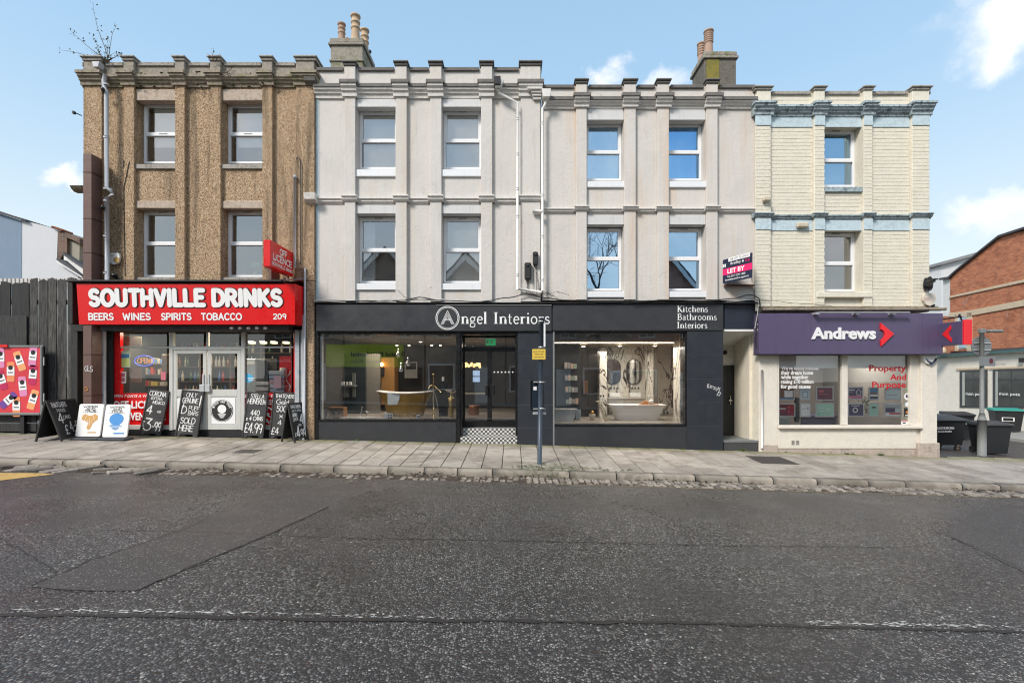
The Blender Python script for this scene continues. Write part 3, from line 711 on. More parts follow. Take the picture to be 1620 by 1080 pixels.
# dark cast-iron cover patch and small metal boxes set into the slabs
IRON = mat('cast_iron', (.05, .045, .042, 1), .55, var=.3, bump=.003, bscale=120)
def inlay(px0, px1, py0, py1, name, m, lab, cat):
    def PV(px, py):
        y = -1.0
        for _ in range(15):
            xx = X(px, y); y = F*(HC-gz(xx, y))/(py-YH)-D
        return X(px, y), y
    a = PV(px0, py0); c = PV((px0+px1)/2+10, py1); w = (px1-px0)/66/2
    xm, ya, yb = X((px0+px1)/2, a[1]), a[1], c[1]; sl = (gx(xm+.4)-gx(xm-.4))/.8
    mb = MB(Matrix.Translation((xm, (ya+yb)/2, gz(xm, (ya+yb)/2)+.001)) @ Matrix.Rotation(-math.atan(sl), 4, 'Y') @ Matrix.Rotation(math.atan(.043), 4, 'X'))
    mb.box(-w, w, (yb-ya)/2, (ya-yb)/2, -.03, .006, .003)
    if lab: return mb.build(name, m, label=lab, cat=cat)
    return mb.build(name, m, pave)
inlay(1180, 1232, 721, 733, 'service_cover', mat('tarmac_infill', (.055, .048, .042, 1), .9, var=.3, bump=.006, bscale=90), 'dark rectangular service cover in the slabs before the purple shop', 'service cover')
inlay(384, 414, 711, 717, 'drain_cover', IRON, 'small brown cover in the slabs before the red off licence', 'drain cover')
# kerb stones
kerb = thing('kerb', None, None, (0, KY, 0)); kerb['kind'] = 'structure'
KERB = m_paving('kerb_stone', (.31, .275, .23, 1))
ks = [X(p, KY-.1) for p in (-330, -200, -95, 51, 104, 164, 266, 357, 446, 530, 615, 672, 724, 779, 900, 974, 1032, 1098, 1166, 1220, 1289, 1370, 1428, 1517, 1577, 1700, 1830)]
for a, b in zip(ks, ks[1:]):
    xm = (a+b)/2; sl = (gx(b)-gx(a))/(b-a); L = b-a-.014
    mb = MB(Matrix.Translation((xm, KY-.085, gz(xm, KY)+R.uniform(-.004, .004))) @ Matrix.Rotation(-math.atan(sl)+R.uniform(-.003, .003), 4, 'Y') @ Matrix.Rotation(R.uniform(-.004, .004), 4, 'Z'))
    n = 7; prof = [(.09, -.3), (.09, 0), (-.045, -.004), (-.068, -.014), (-.083, -.034), (-.09, -.08), (-.092, -.3)]
    vs = []; 
    for i in range(n+1):
        for (y, z) in prof: vs.append((-L/2+L*i/n, y+R.uniform(-.003, .003), z+(R.uniform(-.004, .004) if z > -.2 else 0)))
    m = len(prof); fs = [(i*m+j, (i+1)*m+j, (i+1)*m+j+1, i*m+j+1) for i in range(n) for j in range(m-1)]+[tuple(range(m-1, -1, -1)), tuple(n*m+j for j in range(m))]
    mb.add(vs, fs, True); mb.build('kerb_stone', KERB, kerb)
# granite setts in the gutter, some sunken in dirt
gut = thing('gutter', None, None, (0, -2.9, 0)); gut['kind'] = 'structure'
SETT = mat('granite_sett', (.23, .205, .18, 1), .65, var=.35, scale=12, bump=.006, bscale=90, rnd=.5, dirt=(.07, .05, .038, 1), dirt_amt=.8)
def sett_mesh(sx, sy, seed):
    R2 = random.Random(seed); b = MB(); b.box(-sx/2, sx/2, -sy/2, sy/2, -.08, 0, .012)
    b.v = [(a+R2.uniform(-.007, .007), c+R2.uniform(-.007, .007), d+R2.uniform(-.004, .004)) for a, c, d in b.v]; return mesh_of(b, 'sett', SETT)
small = [sett_mesh(.095, .13, i) for i in range(4)]; big = [sett_mesh(.17, .34, 10+i) for i in range(4)]
n = 0; rest = MB()
xx = -9.0
while xx < -6.3:                                # larger diagonal blocks at the fence end
    for r in range(2):
        y = KY-.30-r*.27+R.uniform(-.02, .02)
        if R.random() < .85: inst('sett', R.choice(big), (xx+R.uniform(-.02, .02), y, rz(xx)+.012+R.uniform(0, .035)), gut, (R.uniform(-.12, .12), R.uniform(-.12, .12), -.75+R.uniform(-.15, .15))); n += 1
    xx += .235
xx = -6.3
while xx < 10.6:
    rows = 3 if xx > .3 else 4
    for r in range(rows):
        y = KY-.235-r*.145+R.uniform(-.02, .02)
        dens = .45 if xx < .3 else .96
        if y < EDGE+.03 or R.random() > dens: continue
        z = rz(xx)+(.0 if xx < .3 else .010)+R.uniform(-.010, .012)
        if n < 290 and (R.random() < (.72)): inst('sett', R.choice(small), (xx+R.uniform(-.012, .012), y, z), gut, (R.uniform(-.06, .06), R.uniform(-.06, .06), R.uniform(-.18, .18))); n += 1
        else: rest.M = Matrix.Translation((xx, y, z)) @ Matrix.Rotation(R.uniform(-.2, .2), 4, 'Z'); rest.box(-.046, .046, -.062, .062, -.07, 0, .010)
    xx += .118
rest.M = None; rest.build('small_setts', SETT, gut, kind='stuff')
# fallen leaves and grit along the gutter
mb = MB()
for i in range(2600):
    x = R.uniform(-11, 2.5)+R.gauss(0, .4); y = min(KY-.13, R.gauss(-3.0, .2)); z = rz(x)+R.uniform(.003, .016); s_ = R.uniform(.008, .028); a = R.uniform(0, 6.28)
    mb.add([(x+s_*math.cos(a+q*PI/2)*(1 if q % 2 else .5), y+s_*math.sin(a+q*PI/2)*(1 if q % 2 else .5), z+R.uniform(0, .008)) for q in range(4)], [(0, 1, 2, 3)])
tag(mb.build('leaf_litter', mat('brown_litter', (.15, .10, .065, 1), .9, var=.6, scale=30), kind='stuff'), 'brown leaf litter and grit lying in the gutter', 'leaf litter')
mb = MB()  # dark flakes painting in the gap shadow under the kerb face
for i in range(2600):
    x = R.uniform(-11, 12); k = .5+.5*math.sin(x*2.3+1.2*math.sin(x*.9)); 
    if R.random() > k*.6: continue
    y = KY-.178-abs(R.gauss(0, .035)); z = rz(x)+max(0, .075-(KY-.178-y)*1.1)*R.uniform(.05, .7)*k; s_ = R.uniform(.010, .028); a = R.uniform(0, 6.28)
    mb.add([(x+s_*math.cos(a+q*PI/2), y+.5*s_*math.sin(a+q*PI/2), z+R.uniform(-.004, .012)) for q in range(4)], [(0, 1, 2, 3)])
tag(mb.build('kerb_gap_shade', mat('kerb_shade_flakes', (.022, .016, .012, 1), .95, var=.5, scale=30), kind='stuff'), 'dark flakes along the kerb foot that paint in its gap shadow', 'painted shade')
# weeds at the foot of walls and by the post
def tufts(spots, name, lab, m):
    mb = MB()
    for x, y, z, s_, k in spots:
        for i in range(k):
            a = R.uniform(0, 6.28); l = s_*R.uniform(.5, 1.2); bx = x+R.gauss(0, s_*.7); by = y+R.gauss(0, s_*.35)
            dx, dy = math.cos(a)*l*.6, math.sin(a)*l*.6; w = .004+s_*.05
            mb.add([(bx-w, by, z), (bx+w, by, z), (bx+dx+w*.8, by+dy, z+l*.7), (bx+dx*1.3, by+dy*1.3, z+l)], [(0, 1, 2, 3)])
    return tag(mb.build(name, m, kind='stuff'), lab, 'weeds')
WEED = mat('weed_green', (.075, .11, .025, 1), .7, var=.4, scale=20)
sp = [(X(p), -.07, gx(X(p))-.005, s_, k) for p, s_, k in ((566, .06, 14), (1078, .05, 22), (1112, .05, 20), (1172, .07, 46), (892, .03, 14), (1336, .04, 30), (1390, .05, 30), (1345, .04, 20), (515, .03, 16), (700, .03, 16), (1240, .03, 18), (1300, .03, 14))]
tufts(sp, 'wall_foot_weeds', 'small green weeds rooted along the foot of the shopfronts', WEED)
sp = [(R.uniform(.0, 2.3), KY+R.uniform(.02, .28), 0, .018, 9) for i in range(60)]; sp = [(x, y, gz(x, y)-.003, s_, k) for x, y, _, s_, k in sp]
tufts(sp, 'kerb_moss', 'dark green moss and weeds round the foot of the bus stop post', WEED)
# opposite pavement, side street
sheet(-60, 60, -17.2, -14.6, lambda x, y: gx(x)-.08, 60, 2).build('far_pavement', mat('far_paving', (.28, .265, .24, 1), .85, var=.15, bump=.003), kind='structure')
def side_z(x, y): return gx(x)-.06-.012*max(y, 0)
sheet(10.4, 40, .14, 60, lambda x, y: side_z(x, y)+.045 if y < 1.2 else side_z(x, y), 60, 60).build('side_road', SMOOTH, kind='structure')
# ------------------------------------------------------------------ the terrace
PEB = m_pebble()
REN2 = m_render('painted_render_grey', (.63, .60, .56, 1), (.58, .47, .35, 1), .34)
REN3 = m_render('painted_render_warm', (.635, .60, .555, 1), (.63, .45, .31, 1), .52)
CREAM = m_oldpaint('cream_painted_brick', (.76, .715, .60, 1), (.56, .48, .34, 1), .22)
CREAMY = m_oldpaint('cream_yellow_paint', (.76, .72, .58, 1), (.60, .48, .25, 1), .35)
BLUEB = m_oldpaint('pale_blue_band', (.55, .67, .72, 1), (.16, .19, .20, 1), .28)
BLUEC = m_oldpaint('pale_blue_cornice', (.40, .48, .51, 1), (.06, .07, .07, 1), .95)
STONE1 = m_oldpaint('bare_stone_trim', (.33, .28, .22, 1), (.10, .085, .06, 1), .75, .5)
CAPST = m_oldpaint('weathered_cap_stone', (.40, .37, .33, 1), (.13, .115, .095, 1), .65)
LINT1 = m_oldpaint('chipped_stone_lintel', (.52, .43, .35, 1), (.24, .17, .12, 1), .6)
TRIM2 = m_oldpaint('painted_cornice', (.70, .67, .63, 1), (.27, .25, .21, 1), .28)
LINT2 = mat('white_painted_lintel', (.62, .62, .61, 1), .7, var=.05, streak=.3, bump=.003)
SLATE = mat('roof_slate', (.07, .075, .085, 1), .7, var=.3, bump=.006, bscale=30)
CURT = mat('net_curtain', (.62, .66, .68, 1), .9, var=.1)
BLIND = mat('pale_blind', (.74, .73, .68, 1), .85, var=.05)
ROOM = mat('room_wall', (.30, .29, .27, 1), .95, var=.1)
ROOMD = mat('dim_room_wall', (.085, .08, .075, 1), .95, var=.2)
LAMPW = mat('lit_lamp', (1, .86, .62, 1), .5, emit=14, var=0)
LAMPO = mat('lit_amber_lamp', (1, .52, .16, 1), .5, emit=9, var=0)

def sash(bld, pxl, pxr, pyt, pym, pyb, y, gl, kind, frame_t=.055, over=0, sub='window', extra=None):
    """white framed window with a transom; panes and what hangs behind them"""
    x0, x1, z1, zm, z0 = X(pxl, y), X(pxr, y), Z(pyt, y), Z(pym, y), Z(pyb, y)
    return sash_m(bld, x0, x1, z0, zm, z1, y, gl, kind, frame_t)
def sash_m(bld, x0, x1, z0, zm, z1, y, gl, kind, t=.055):
    mb = MB(); a = y; b = y+.07; c = .006
    mb.box(x0, x0+t, a, b, z0, z1, c); mb.box(x1-t, x1, a, b, z0, z1, c); mb.box(x0+t, x1-t, a, b, z1-t, z1, c); mb.box(x0+t, x1-t, a, b, z0, z0+t, c)
    mb.box(x0+t, x1-t, a-.004, b, zm-.035, zm+.035, c)
    s = .03
    mb.box(x0+t, x0+t+s, a+.012, b-.01, zm+.035, z1-t, .004); mb.box(x1-t-s, x1-t, a+.012, b-.01, zm+.035, z1-t, .004)
    mb.box(x0+t+s, x1-t-s, a+.012, b-.01, z1-t-s, z1-t, .004); mb.box(x0+t+s, x1-t-s, a+.012, b-.01, zm+.035, zm+.035+s, .004)
    w = mb.build('window', WHITE, bld)
    for za, zb, q in ((z0+t, zm-.035, 0), (zm+.035+s, z1-t-s, 1)):
        p = MB(); tl = .004*(1 if q else -1)
        p.add([(x0+t, a+.045, za), (x1-t, a+.045, za), (x1-t, a+.045+tl, zb), (x0+t, a+.045+tl, zb)], [(0, 1, 2, 3)]); p.build('pane', gl, w)
    v = MB(); xm = (x0+x1)/2; v.box(xm-.10, xm+.10, a-.012, a, (z1-t*.7) if kind != 'b1' else zm+.008, (z1-t*.35) if kind != 'b1' else zm+.028); v.build('trickle_vent', GREYP, w)
    r = MB(); r.wallgrid(x0-.4, x1+.4, z0-.3, z1+.2, [], y+2.4, y+2.41)
    r.face((x0-.4, y+.1, z0-.3), (x0-.4, y+.1, z1+.2), (x0-.4, y+2.4, z1+.2), (x0-.4, y+2.4, z0-.3)); r.face((x1+.4, y+.1, z0-.3), (x1+.4, y+2.4, z0-.3), (x1+.4, y+2.4, z1+.2), (x1+.4, y+.1, z1+.2))
    r.face((x0-.4, y+.1, z1+.2), (x1+.4, y+.1, z1+.2), (x1+.4, y+2.4, z1+.2), (x0-.4, y+2.4, z1+.2)); r.face((x0-.4, y+.1, z0-.3), (x0-.4, y+2.4, z0-.3), (x1+.4, y+2.4, z0-.3), (x1+.4, y+.1, z0-.3))
    r.build('room_wall', ROOM, w)
    if kind in ('blind', 'b1'):
        p = MB(); p.box(x0+t+(.14 if kind == 'b1' else .02), x1-.02, y+.09, y+.095, z0+.02 if kind == 'blind' else (z0+z1)/2-.3, z1-.02); p.build('blind', BLIND, w)
    if kind in ('curtain', 'drape'):
        p = MB(); n = 40; xa, xb = (x0+t, x0+t+(x1-x0)*.30) if kind == 'curtain' else (x0+.02, x1-.02)
        v = [(xa+(xb-xa)*i/n, y+.16+.025*math.sin(i*1.15)+.012*math.sin(i*2.7), z) for z in (z0, z1) for i in range(n+1)]
        p.add(v, [(i, i+1, n+2+i, n+1+i) for i in range(n)], True); p.build('curtain', CURT, w)
    return w
def sill(bld, px0, px1, pyt, pyb, m, y0=-.04, yb=.21, name='sill'):
    mb = MB(); mb.box(X(px0, y0), X(px1, y0), y0, yb, Z(pyb, y0), Z(pyt, y0), .012); return mb.build(name, m, bld)
def profile(bld, segs, prof, m, name):
    """moulding: (x0,x1,forward shift) runs of one y-z outline"""
    mb = MB()
    for x0, x1, sh in segs: mb.prism([(y-sh if y < 0.02 else y, z) for y, z in prof], 'x', x0, x1)
    return mb.build(name, m, bld)
def runs(xl, xr, pil, w=.02):
    """between-pilaster runs and pilaster runs, butted"""
    out = []; cur = xl
    for a, b in pil:
        if a-w > cur: out.append((cur, a-w, 0))
        out.append((max(a-w, xl-.12), b+w, 1)); cur = b+w
    if cur < xr: out.append((cur, xr, 0))
    return out
PY_ = -.09
def px2(l, y=PY_): return [(X(a, y), X(b, y)) for a, b in l]

def facade(name, label, loc, pxl, pxr, wallm, pil_px, z, win, cap_m, corn_m, ledge_m, panel_m=None, string_m=None, bottom_px=445, depth=8.5, low=(1, 1)):
    b = thing(name, label, 'building', loc)
    xl, xr = X(pxl), X(pxr); pil = px2(pil_px)
    zb = Z(bottom_px); ztop = Z(z['cop'][0]); y = 0
    holes = []
    for w in win:
        holes.append((w['x0'], w['x1'], Z(w['b'], .12), Z(w['t'], .12)))
    mb = MB(); mb.wallgrid(xl, xr, zb, ztop, holes, 0, .30); mb.build('wall', wallm, b)
    for a, c in pil:
        mb = MB(); mb.box(max(a, xl), min(c, xr), PY_, -.002, zb, Z(z['led'][1]), .008); mb.build('pilaster', wallm, b)
        mb = MB(); mb.box(max(a+.0, xl), min(c, xr), PY_-.01, -.002, Z(z['led'][0])+.0, Z(z['cap'][1]), .008); mb.build('parapet_block', panel_m or wallm, b)
        mb = MB(); m_ = .045; zt = Z(z['cap'][0]); zl = Z(z['cap'][1])
        mb.box(a-m_, c+m_, PY_-.075, .34, zt-(zt-zl)*.42, zt, .01); mb.box(a-m_*.45, c+m_*.45, PY_-.04, .32, zl, zt-(zt-zl)*.42-.001, .01); mb.build('cap_stone', cap_m, b)
    # coping between the blocks
    segs = runs(xl, xr, [(a-.05, c+.05) for a, c in pil], 0)
    mb = MB(); zt, zl = Z(z['cop'][0]), Z(z['cop'][1])
    for x0, x1, k in segs:
        if not k: mb.box(x0+.001, x1-.001, -.05, .36, zl, zt+.012, .008)
    mb.build('coping', cap_m, b)
    # ledge (lead or stone capping) and the mouldings under it
    segs = runs(xl, xr, pil, .05)
    zt, zl, zm = Z(z['led'][0]), Z(z['led'][1]), Z(z['mou'])
    mb = MB(); m2 = MB()
    for x0, x1, k in segs:
        fw = PY_ if k else 0; up = .045 if k else 0; ex = .028 if k else -.0
        if k: x0 -= ex; x1 += ex
        mb.prism([(.001, zt+up), (fw-.155, zt+up-.02), (fw-.165, zl+up), (.001, zl+up)], 'x', x0+.0005, x1-.0005)
        h = zl+up-zm; q0, q1 = (x0+ex, x1-ex) if k else (x0, x1)
        m2.prism([(.001, zl+up-.002), (fw-.14, zl+up-.002), (fw-.135, zl+up-h*.22), (fw-.09, zl+up-h*.38), (fw-.085, zl+up-h*.55), (fw-.045, zl+up-h*.66), (fw-.04, zm), (.001, zm)], 'x', q0+.0005, q1-.0005)
    mb.build('cornice_capping', ledge_m, b); m2.build('cornice', corn_m, b)
    # string course
    if 'str' in z:
        zt, zl = Z(z['str'][0]), Z(z['str'][1]); mb = MB(); h = zt-zl
        for x0, x1, k in runs(xl, xr, pil, .05):
            fw = PY_ if k else 0; up = .03 if k else 0
            mb.prism([(.001, zt+up), (fw-.085, zt+up-.01), (fw-.09, zt+up-h*.3), (fw-.05, zt+up-h*.5), (fw-.06, zt+up-h*.7), (fw-.02, zl+up), (.001, zl+up)], 'x', x0+.0005, x1-.0005)
        mb.build('string_course', string_m or corn_m, b)
    # panel lining of the parapet
    if panel_m and panel_m is not wallm:
        mb = MB()
        for x0, x1, k in runs(xl, xr, pil, 0):
            if not k: mb.box(x0+.002, x1-.002, -.012, -.001, Z(z['led'][0]), Z(z['cop'][1])-.002)
        mb.build('parapet_panel', panel_m, b)
    # body and roof behind the parapet
    mb = MB(); zr = ztop-.55
    mb.box(xl+.02, xl+.2, .31, depth, -1 if low[0] else 2.95, zr); mb.box(xr-.2, xr-.02, .31, depth, -1 if low[1] else 2.95, zr); mb.box(xl+.02, xr-.02, depth, depth+.2, -1, zr); mb.build('party_wall', wallm, b)
    mb = MB(); mb.prism([(.32, zr-.1), (.32, zr), (depth*.5, zr+.5), (depth+.2, zr), (depth+.2, zr-.1)], 'x', xl+.03, xr-.03); rf = mb.build('roof', SLATE, b)
    return b, pil, xl, xr, rf

# --- building 1: pebbledash house over the off licence
P1 = [(132.6, 161), (195.5, 212), (276.7, 292), (332.6, 349), (414.8, 430.7), (468.5, 499.6)]
pl = px2(P1)
z1 = dict(cap=(94, 101), cop=(101, 106), led=(122, 128), mou=139.6)
wy = .2
W1 = []
for (i, j) in ((1, 2), (3, 4)):
    for t, m_, b_ in ((162, 213, 266), (332, 386, 443)):
        W1.append(dict(x0=pl[i][1], x1=pl[j][0], t=t, b=b_, m=m_))
b1, pil1, x1l, x1r, _ = facade('pebbledash_building', 'tan pebbledashed three storey house with rough buttress piers above the red off licence', (X(315), 4, 0), 132, 499.4, PEB, P1, z1, W1, CAPST, STONE1, STONE1, panel_m=m_oldpaint('grey_cement_panel', (.36, .32, .27, 1), (.13, .11, .085, 1), .6, .25))
for k, w in enumerate(W1):
    sash_m(b1, w['x0']+.005, w['x1']-.005, Z({266: 259, 443: 438.5}[w['b']], wy), Z(w['m'], wy), Z(w['t']+2.2, wy), wy, GLASS_UP, 'b1' if w['b'] == 266 else 'bare')
    if w['b'] == 266: sill(b1, X_ := (w['x0']*66+806), w['x1']*66.3+812, 259.5, 267, CAPST, -.05)
    else:
        mb = MB(); mb.box(w['x0'], w['x1'], -.03, .2, Z(443.5), Z(438.8), .01); mb.build('sill', CAPST, b1)
for i, j in ((1, 2), (3, 4)):
    for a, c in ((142.5, 160.5), (318.5, 330.5)):
        mb = MB(); mb.box(pl[i][1]+.002, pl[j][0]-.002, -.035, .16, Z(c), Z(a), .012); mb.v = [(x, y, z+R.uniform(-.006, .006)) for x, y, z in mb.v]; mb.build('lintel', LINT1, b1)
# stub of the string course on the corner pier
mb = MB(); mb.prism([(0, Z(299)), (-.22, Z(299)), (-.17, Z(303)), (-.1, Z(306)), (0, Z(306))], 'x', X(123), X(163)); mb.build('string_course', STONE1, b1)
# drainpipe: hopper, bends and brackets
dp = MB(); yp = -.20
dp.tube([(X(167, yp), yp, Z(118, yp)), (X(164.5, yp), yp, Z(128, yp)), (X(165, yp), yp, Z(138, yp)), (X(168.5, yp), yp, Z(145, yp)), (X(168.5, yp), yp, Z(297, yp)), (X(176, yp), yp, Z(301, yp)), (X(178, yp), yp, Z(307, yp)), (X(169.5, yp), yp, Z(313, yp)), (X(169.5, yp), yp, Z(444, yp))], .048, 10)
for q in (132, 216, 297, 316, 372, 430): dp.tube([(X(168, yp), yp, Z(q, yp)), (X(168, yp), yp, Z(q+3, yp))], .062, 10)
dpo = dp.build('drainpipe', PIPE, b1)
mb = MB(); mb.prism([(X(161), Z(109)), (X(172), Z(109)), (X(170), Z(117)), (X(163), Z(117))], 'y', -.27, -.12); mb.build('hopper', PIPE, dpo)
mb = MB()
for q, xx_ in ((153, 172), (334, 172)): mb.tube([(X(xx_), -.13, Z(q)), (X(xx_+7), -.30, Z(q+.5))], .035, 8); mb.ball((X(xx_+8), -.31, Z(q+.5)), .045, 8, 5)
mb.build('vent_pipe', BLACKP, b1)
mb = MB(); mb.tube([(X(131), -.02, Z(184)), (X(124), -.1, Z(182))], .012, 6); mb.box(X(121.5), X(124.5), -.13, -.07, Z(184), Z(180)); mb.build('wall_hook', BLACKP, b1)
mb = MB(); mb.tube([(X(204.5, -.1), -.1, Z(258)), (X(201), -.1, Z(300)), (X(203), -.1, Z(438))], .007, 5); mb.tube([(X(200), -.1, Z(268)), (X(200.5), -.1, Z(256))], .01, 5)
mb.tube([(X(472), -.12, Z(255)), (X(476), -.12, Z(252)), (X(479), -.12, Z(259)), (X(479), -.12, Z(420))], .011, 6); mb.build('wall_cable', CABLE, b1)
mb = MB(); mb.tube([(X(470), -.13, Z(282)), (X(470), -.13, Z(426)), (X(486), -.13, Z(426)), (X(486), -.16, Z(690))], .024, 8); mb.ball((X(471), -.15, Z(284)), .05, 8, 5)
mb.tube([(X(430), -.1, Z(444)), (X(470), -.13, Z(444)), (X(486), -.13, Z(444))], .012, 6); mb.build('conduit', PIPE, b1)
# brown boxed steel stanchion at the corner
BROWN = mat('brown_steel', (.135, .075, .062, 1), .6, var=.2, streak=.3, bump=.003, bscale=25)
col = thing('steel_column', 'tall boxed brown steel column fixed up the corner of the pebbledash house', 'column', (X(141), -.3, gx(X(141))))
mb = MB(); mb.box(X(131, -.42), X(145, -.42), -.42, -.12, gx(X(141))-.02, Z(243, -.42), .01); mb.build('casing', BROWN, col)
mb = MB()
for q in (272, 345, 399, 446, 560, 625): mb.box(X(130.5, -.43), X(145.6, -.43), -.427, -.11, Z(q+.8, -.42), Z(q, -.42))
mb.build('joint_strip', mat('brown_joint', (.06, .035, .03, 1), .7), col)
mb = MB(); strokes(mb, 'GLS', X(133.5, -.43), Z(587, -.43), .12, .12, .8, y=-.431, jit=.1); mb.build('graffiti', mat('white_scrawl', (.6, .6, .58, 1), .8), col)
mb = MB(); ribbon(mb, [(X(133, -.43), Z(613)), (X(137, -.43), Z(611)), (X(139, -.43), Z(616)), (X(134, -.43), Z(617))], .02, -.4312); mb.build('orange_mark', mat('orange_scrawl', (.6, .22, .04, 1), .8), col)

# --- building 2
P2 = [(545, 562), (625.7, 643.5), (680.5, 698.5), (761, 778.8), (823.7, 855)]
pl = px2(P2); z2 = dict(cap=(102, 108.6), cop=(109, 113.6), led=(136.5, 143), mou=157, str=(313, 323))
W2 = [dict(x0=pl[i][1], x1=pl[j][0], t=t, b=b_, m=m_) for (i, j) in ((0, 1), (2, 3)) for t, m_, b_ in ((172.5, 223.5, 274), (341, 396.5, 453))]
b2, pil2, x2l, x2r, rf2 = facade('grey_rendered_building', 'pale grey rendered three storey house with one drainpipe, standing beside the pebbledash house', (X(680), 4, 0), 499.6, 856, REN2, P2, z2, W2, LEAD, TRIM2, LEAD, low=(0, 1), bottom_px=478, string_m=TRIM2)
for k, w in enumerate(W2):
    top = w['t'] < 300
    sash_m(b2, w['x0']+.004, w['x1']-.004, Z(268 if top else 448, wy), Z(w['m'], wy), Z(w['t']+3, wy), wy, GLASS_UP, 'blind' if (top or k == 3) else 'curtain' if k == 1 else 'bare')
    mb = MB(); mb.box(w['x0']-.03, w['x1']+.0, -.05, .2, Z(279.3 if top else 458.6, -.04), Z(268.3 if top else 448.6, -.04), .01); mb.build('sill', WHITE, b2)
    mb = MB(); mb.box(w['x0']+.002, w['x1']-.002, -.03, .18, Z(170.5 if top else 338.7), Z(157.3 if top else 325), .008); mb.build('lintel', LINT2, b2)
# --- building 3
P3 = [(911.6, 928.4), (988, 1006), (1040.5, 1058.5), (1118, 1135.6)]
pl = px2(P3); z3 = dict(cap=(130, 136.5), cop=(136.5, 141), led=(157, 163.5), mou=173.5, str=(330, 337.5))
W3 = [dict(x0=pl[i][1], x1=pl[j][0], t=t, b=b_, m=m_) for (i, j) in ((0, 1), (2, 3)) for t, m_, b_ in ((192, 241.5, 291), (358, 410, 466))]
b3, pil3, x3l, x3r, rf3 = facade('warm_rendered_building', 'off white rendered three storey house stained orange, with blue sky mirrored in its windows', (X(1030), 4, 0), 858, 1194, REN3, P3, z3, W3, LEAD, TRIM2, LEAD, low=(1, 0), bottom_px=475, string_m=TRIM2)
for k, w in enumerate(W3):
    top = w['t'] < 300
    sash_m(b3, w['x0']+.004, w['x1']-.004, Z(286 if top else 460, wy), Z(w['m'], wy), Z(w['t']+3, wy), wy, GLASS_DEEP if k == 2 else GLASS_BLUE, 'drape' if top else 'bare')
    mb = MB(); mb.box(w['x0']+.0, w['x1']+.03, -.05, .2, Z(296.6 if top else 470.5, -.04), Z(286.6 if top else 460.6, -.04), .01); mb.build('sill', WHITE, b3)
    mb = MB(); mb.box(w['x0']+.002, w['x1']-.002, -.03, .18, Z(191 if top else 356), Z(174 if top else 341), .008); mb.build('lintel', LINT2, b3)
# --- building 4: cream painted brick
P4 = [(1194.5, 1219.5), (1288.5, 1304.6), (1366.5, 1380), (1443, 1470)]
pl = px2(P4); z4 = dict(cap=(141, 147), cop=(146.5, 151), led=(169.5, 174.5), mou=186, str=(341, 348))
W4 = [dict(x0=pl[1][1], x1=pl[2][0], t=t, b=b_, m=m_) for t, m_, b_ in ((203.5, 254.5, 302), (366, 417.5, 466))]
b4, pil4, x4l, x4r, rf4 = facade('cream_brick_building', 'cream painted brick corner house with pale blue bands above the purple shopfront', (X(1335), 4, 0), 1194.2, 1470, CREAM, P4, z4, W4, CAPST, BLUEC, BLUEC, bottom_px=493, string_m=BLUEC)
for k, w in enumerate(W4):
    top = k == 0
    sash_m(b4, w['x0']+.004, w['x1']-.004, Z(296 if top else 461, wy), Z(w['m'], wy), Z(w['t']+2.5, wy), wy, GLASS_BLUE if top else GLASS_UP, 'bare')
    mb = MB(); mb.box(w['x0']-(.0 if top else .2), w['x1']+(.03 if top else .2), -.06 if top else -.12, .2, Z(305 if top else 471.5), Z(297 if top else 463), .01); mb.build('sill', BLUEC if top else CREAM, b4)
# blue bands under cornice and string course
mb = MB()
for a, c in ((186.5, 202), (348.5, 365.3)):
    for x0, x1, k in runs(x4l, x4r, pil4, 0):
        f_ = (PY_ if k else 0); mb.box(x0+.0012, x1-.0012, f_-.024, f_-.0025 if k else -.001, Z(c), Z(a), .003)
mb.build('blue_band', BLUEB, b4)
# bricks: every course proud of the recessed bed joints
BW, BH, JT = .226, .0855, .005
bm_ = MB(); bm_.box(-(BW-.001)/2, (BW-.001)/2, -.005, 0, -(BH-JT)/2, (BH-JT)/2, .001)
bmesh_ = mesh_of(bm_, 'brick', CREAM)
bst = MB(); bst.box(-.5, .5, -.016, 0, -(BH-JT)/2, (BH-JT)/2, .004)
places = []
def brickfield(x0, x1, z0, z1, yf, skip=()):
    n = int((z1-z0)/BH); h = (z1-z0)/max(n, 1)
    for r in range(n):
        z = z0+(r+.5)*h; o = (BW/2 if r % 2 else 0); x = x0-o
        while x < x1-.01:
            a, c = max(x, x0), min(x+BW, x1)
            if c-a > .03: 
                xm = (a+c)/2
                if not any(s[0] < xm < s[1] and s[2] < z < s[3] for s in skip): places.append((xm, yf, z, c-a))
            x += BW
win_skip = [(w['x0']-.02, w['x1']+.02, Z(w['b']+3), Z(w['t']-2)) for w in W4]
for za, zb in ((Z(491.5), Z(366.2)), (Z(339.5), Z(203)), (Z(168.5), Z(152))):
    for x0, x1, k in runs(x4l, x4r, pil4, 0):
        if k: brickfield(x0+.004, x1-.004, za, zb, PY_-.002)
        elif x0 < pl[1][1] < x1 or not (x0 >= pl[1][1]-.01 and x1 <= pl[2][0]+.01): brickfield(x0, x1, za, zb, -.002)
        else:
            w0 = [w for w in W4 if za < Z(w['t']) < zb+.3]
            if w0: brickfield(x0, x1, za, Z(w0[0]['b']+2), -.002)
            else: brickfield(x0, x1, za, zb, -.002)
places.sort(key=lambda p: p[2]); full = [p for p in places if abs(p[3]-BW) < .001]; keep = set(id(p) for p in full[:285])
stuffb = MB()
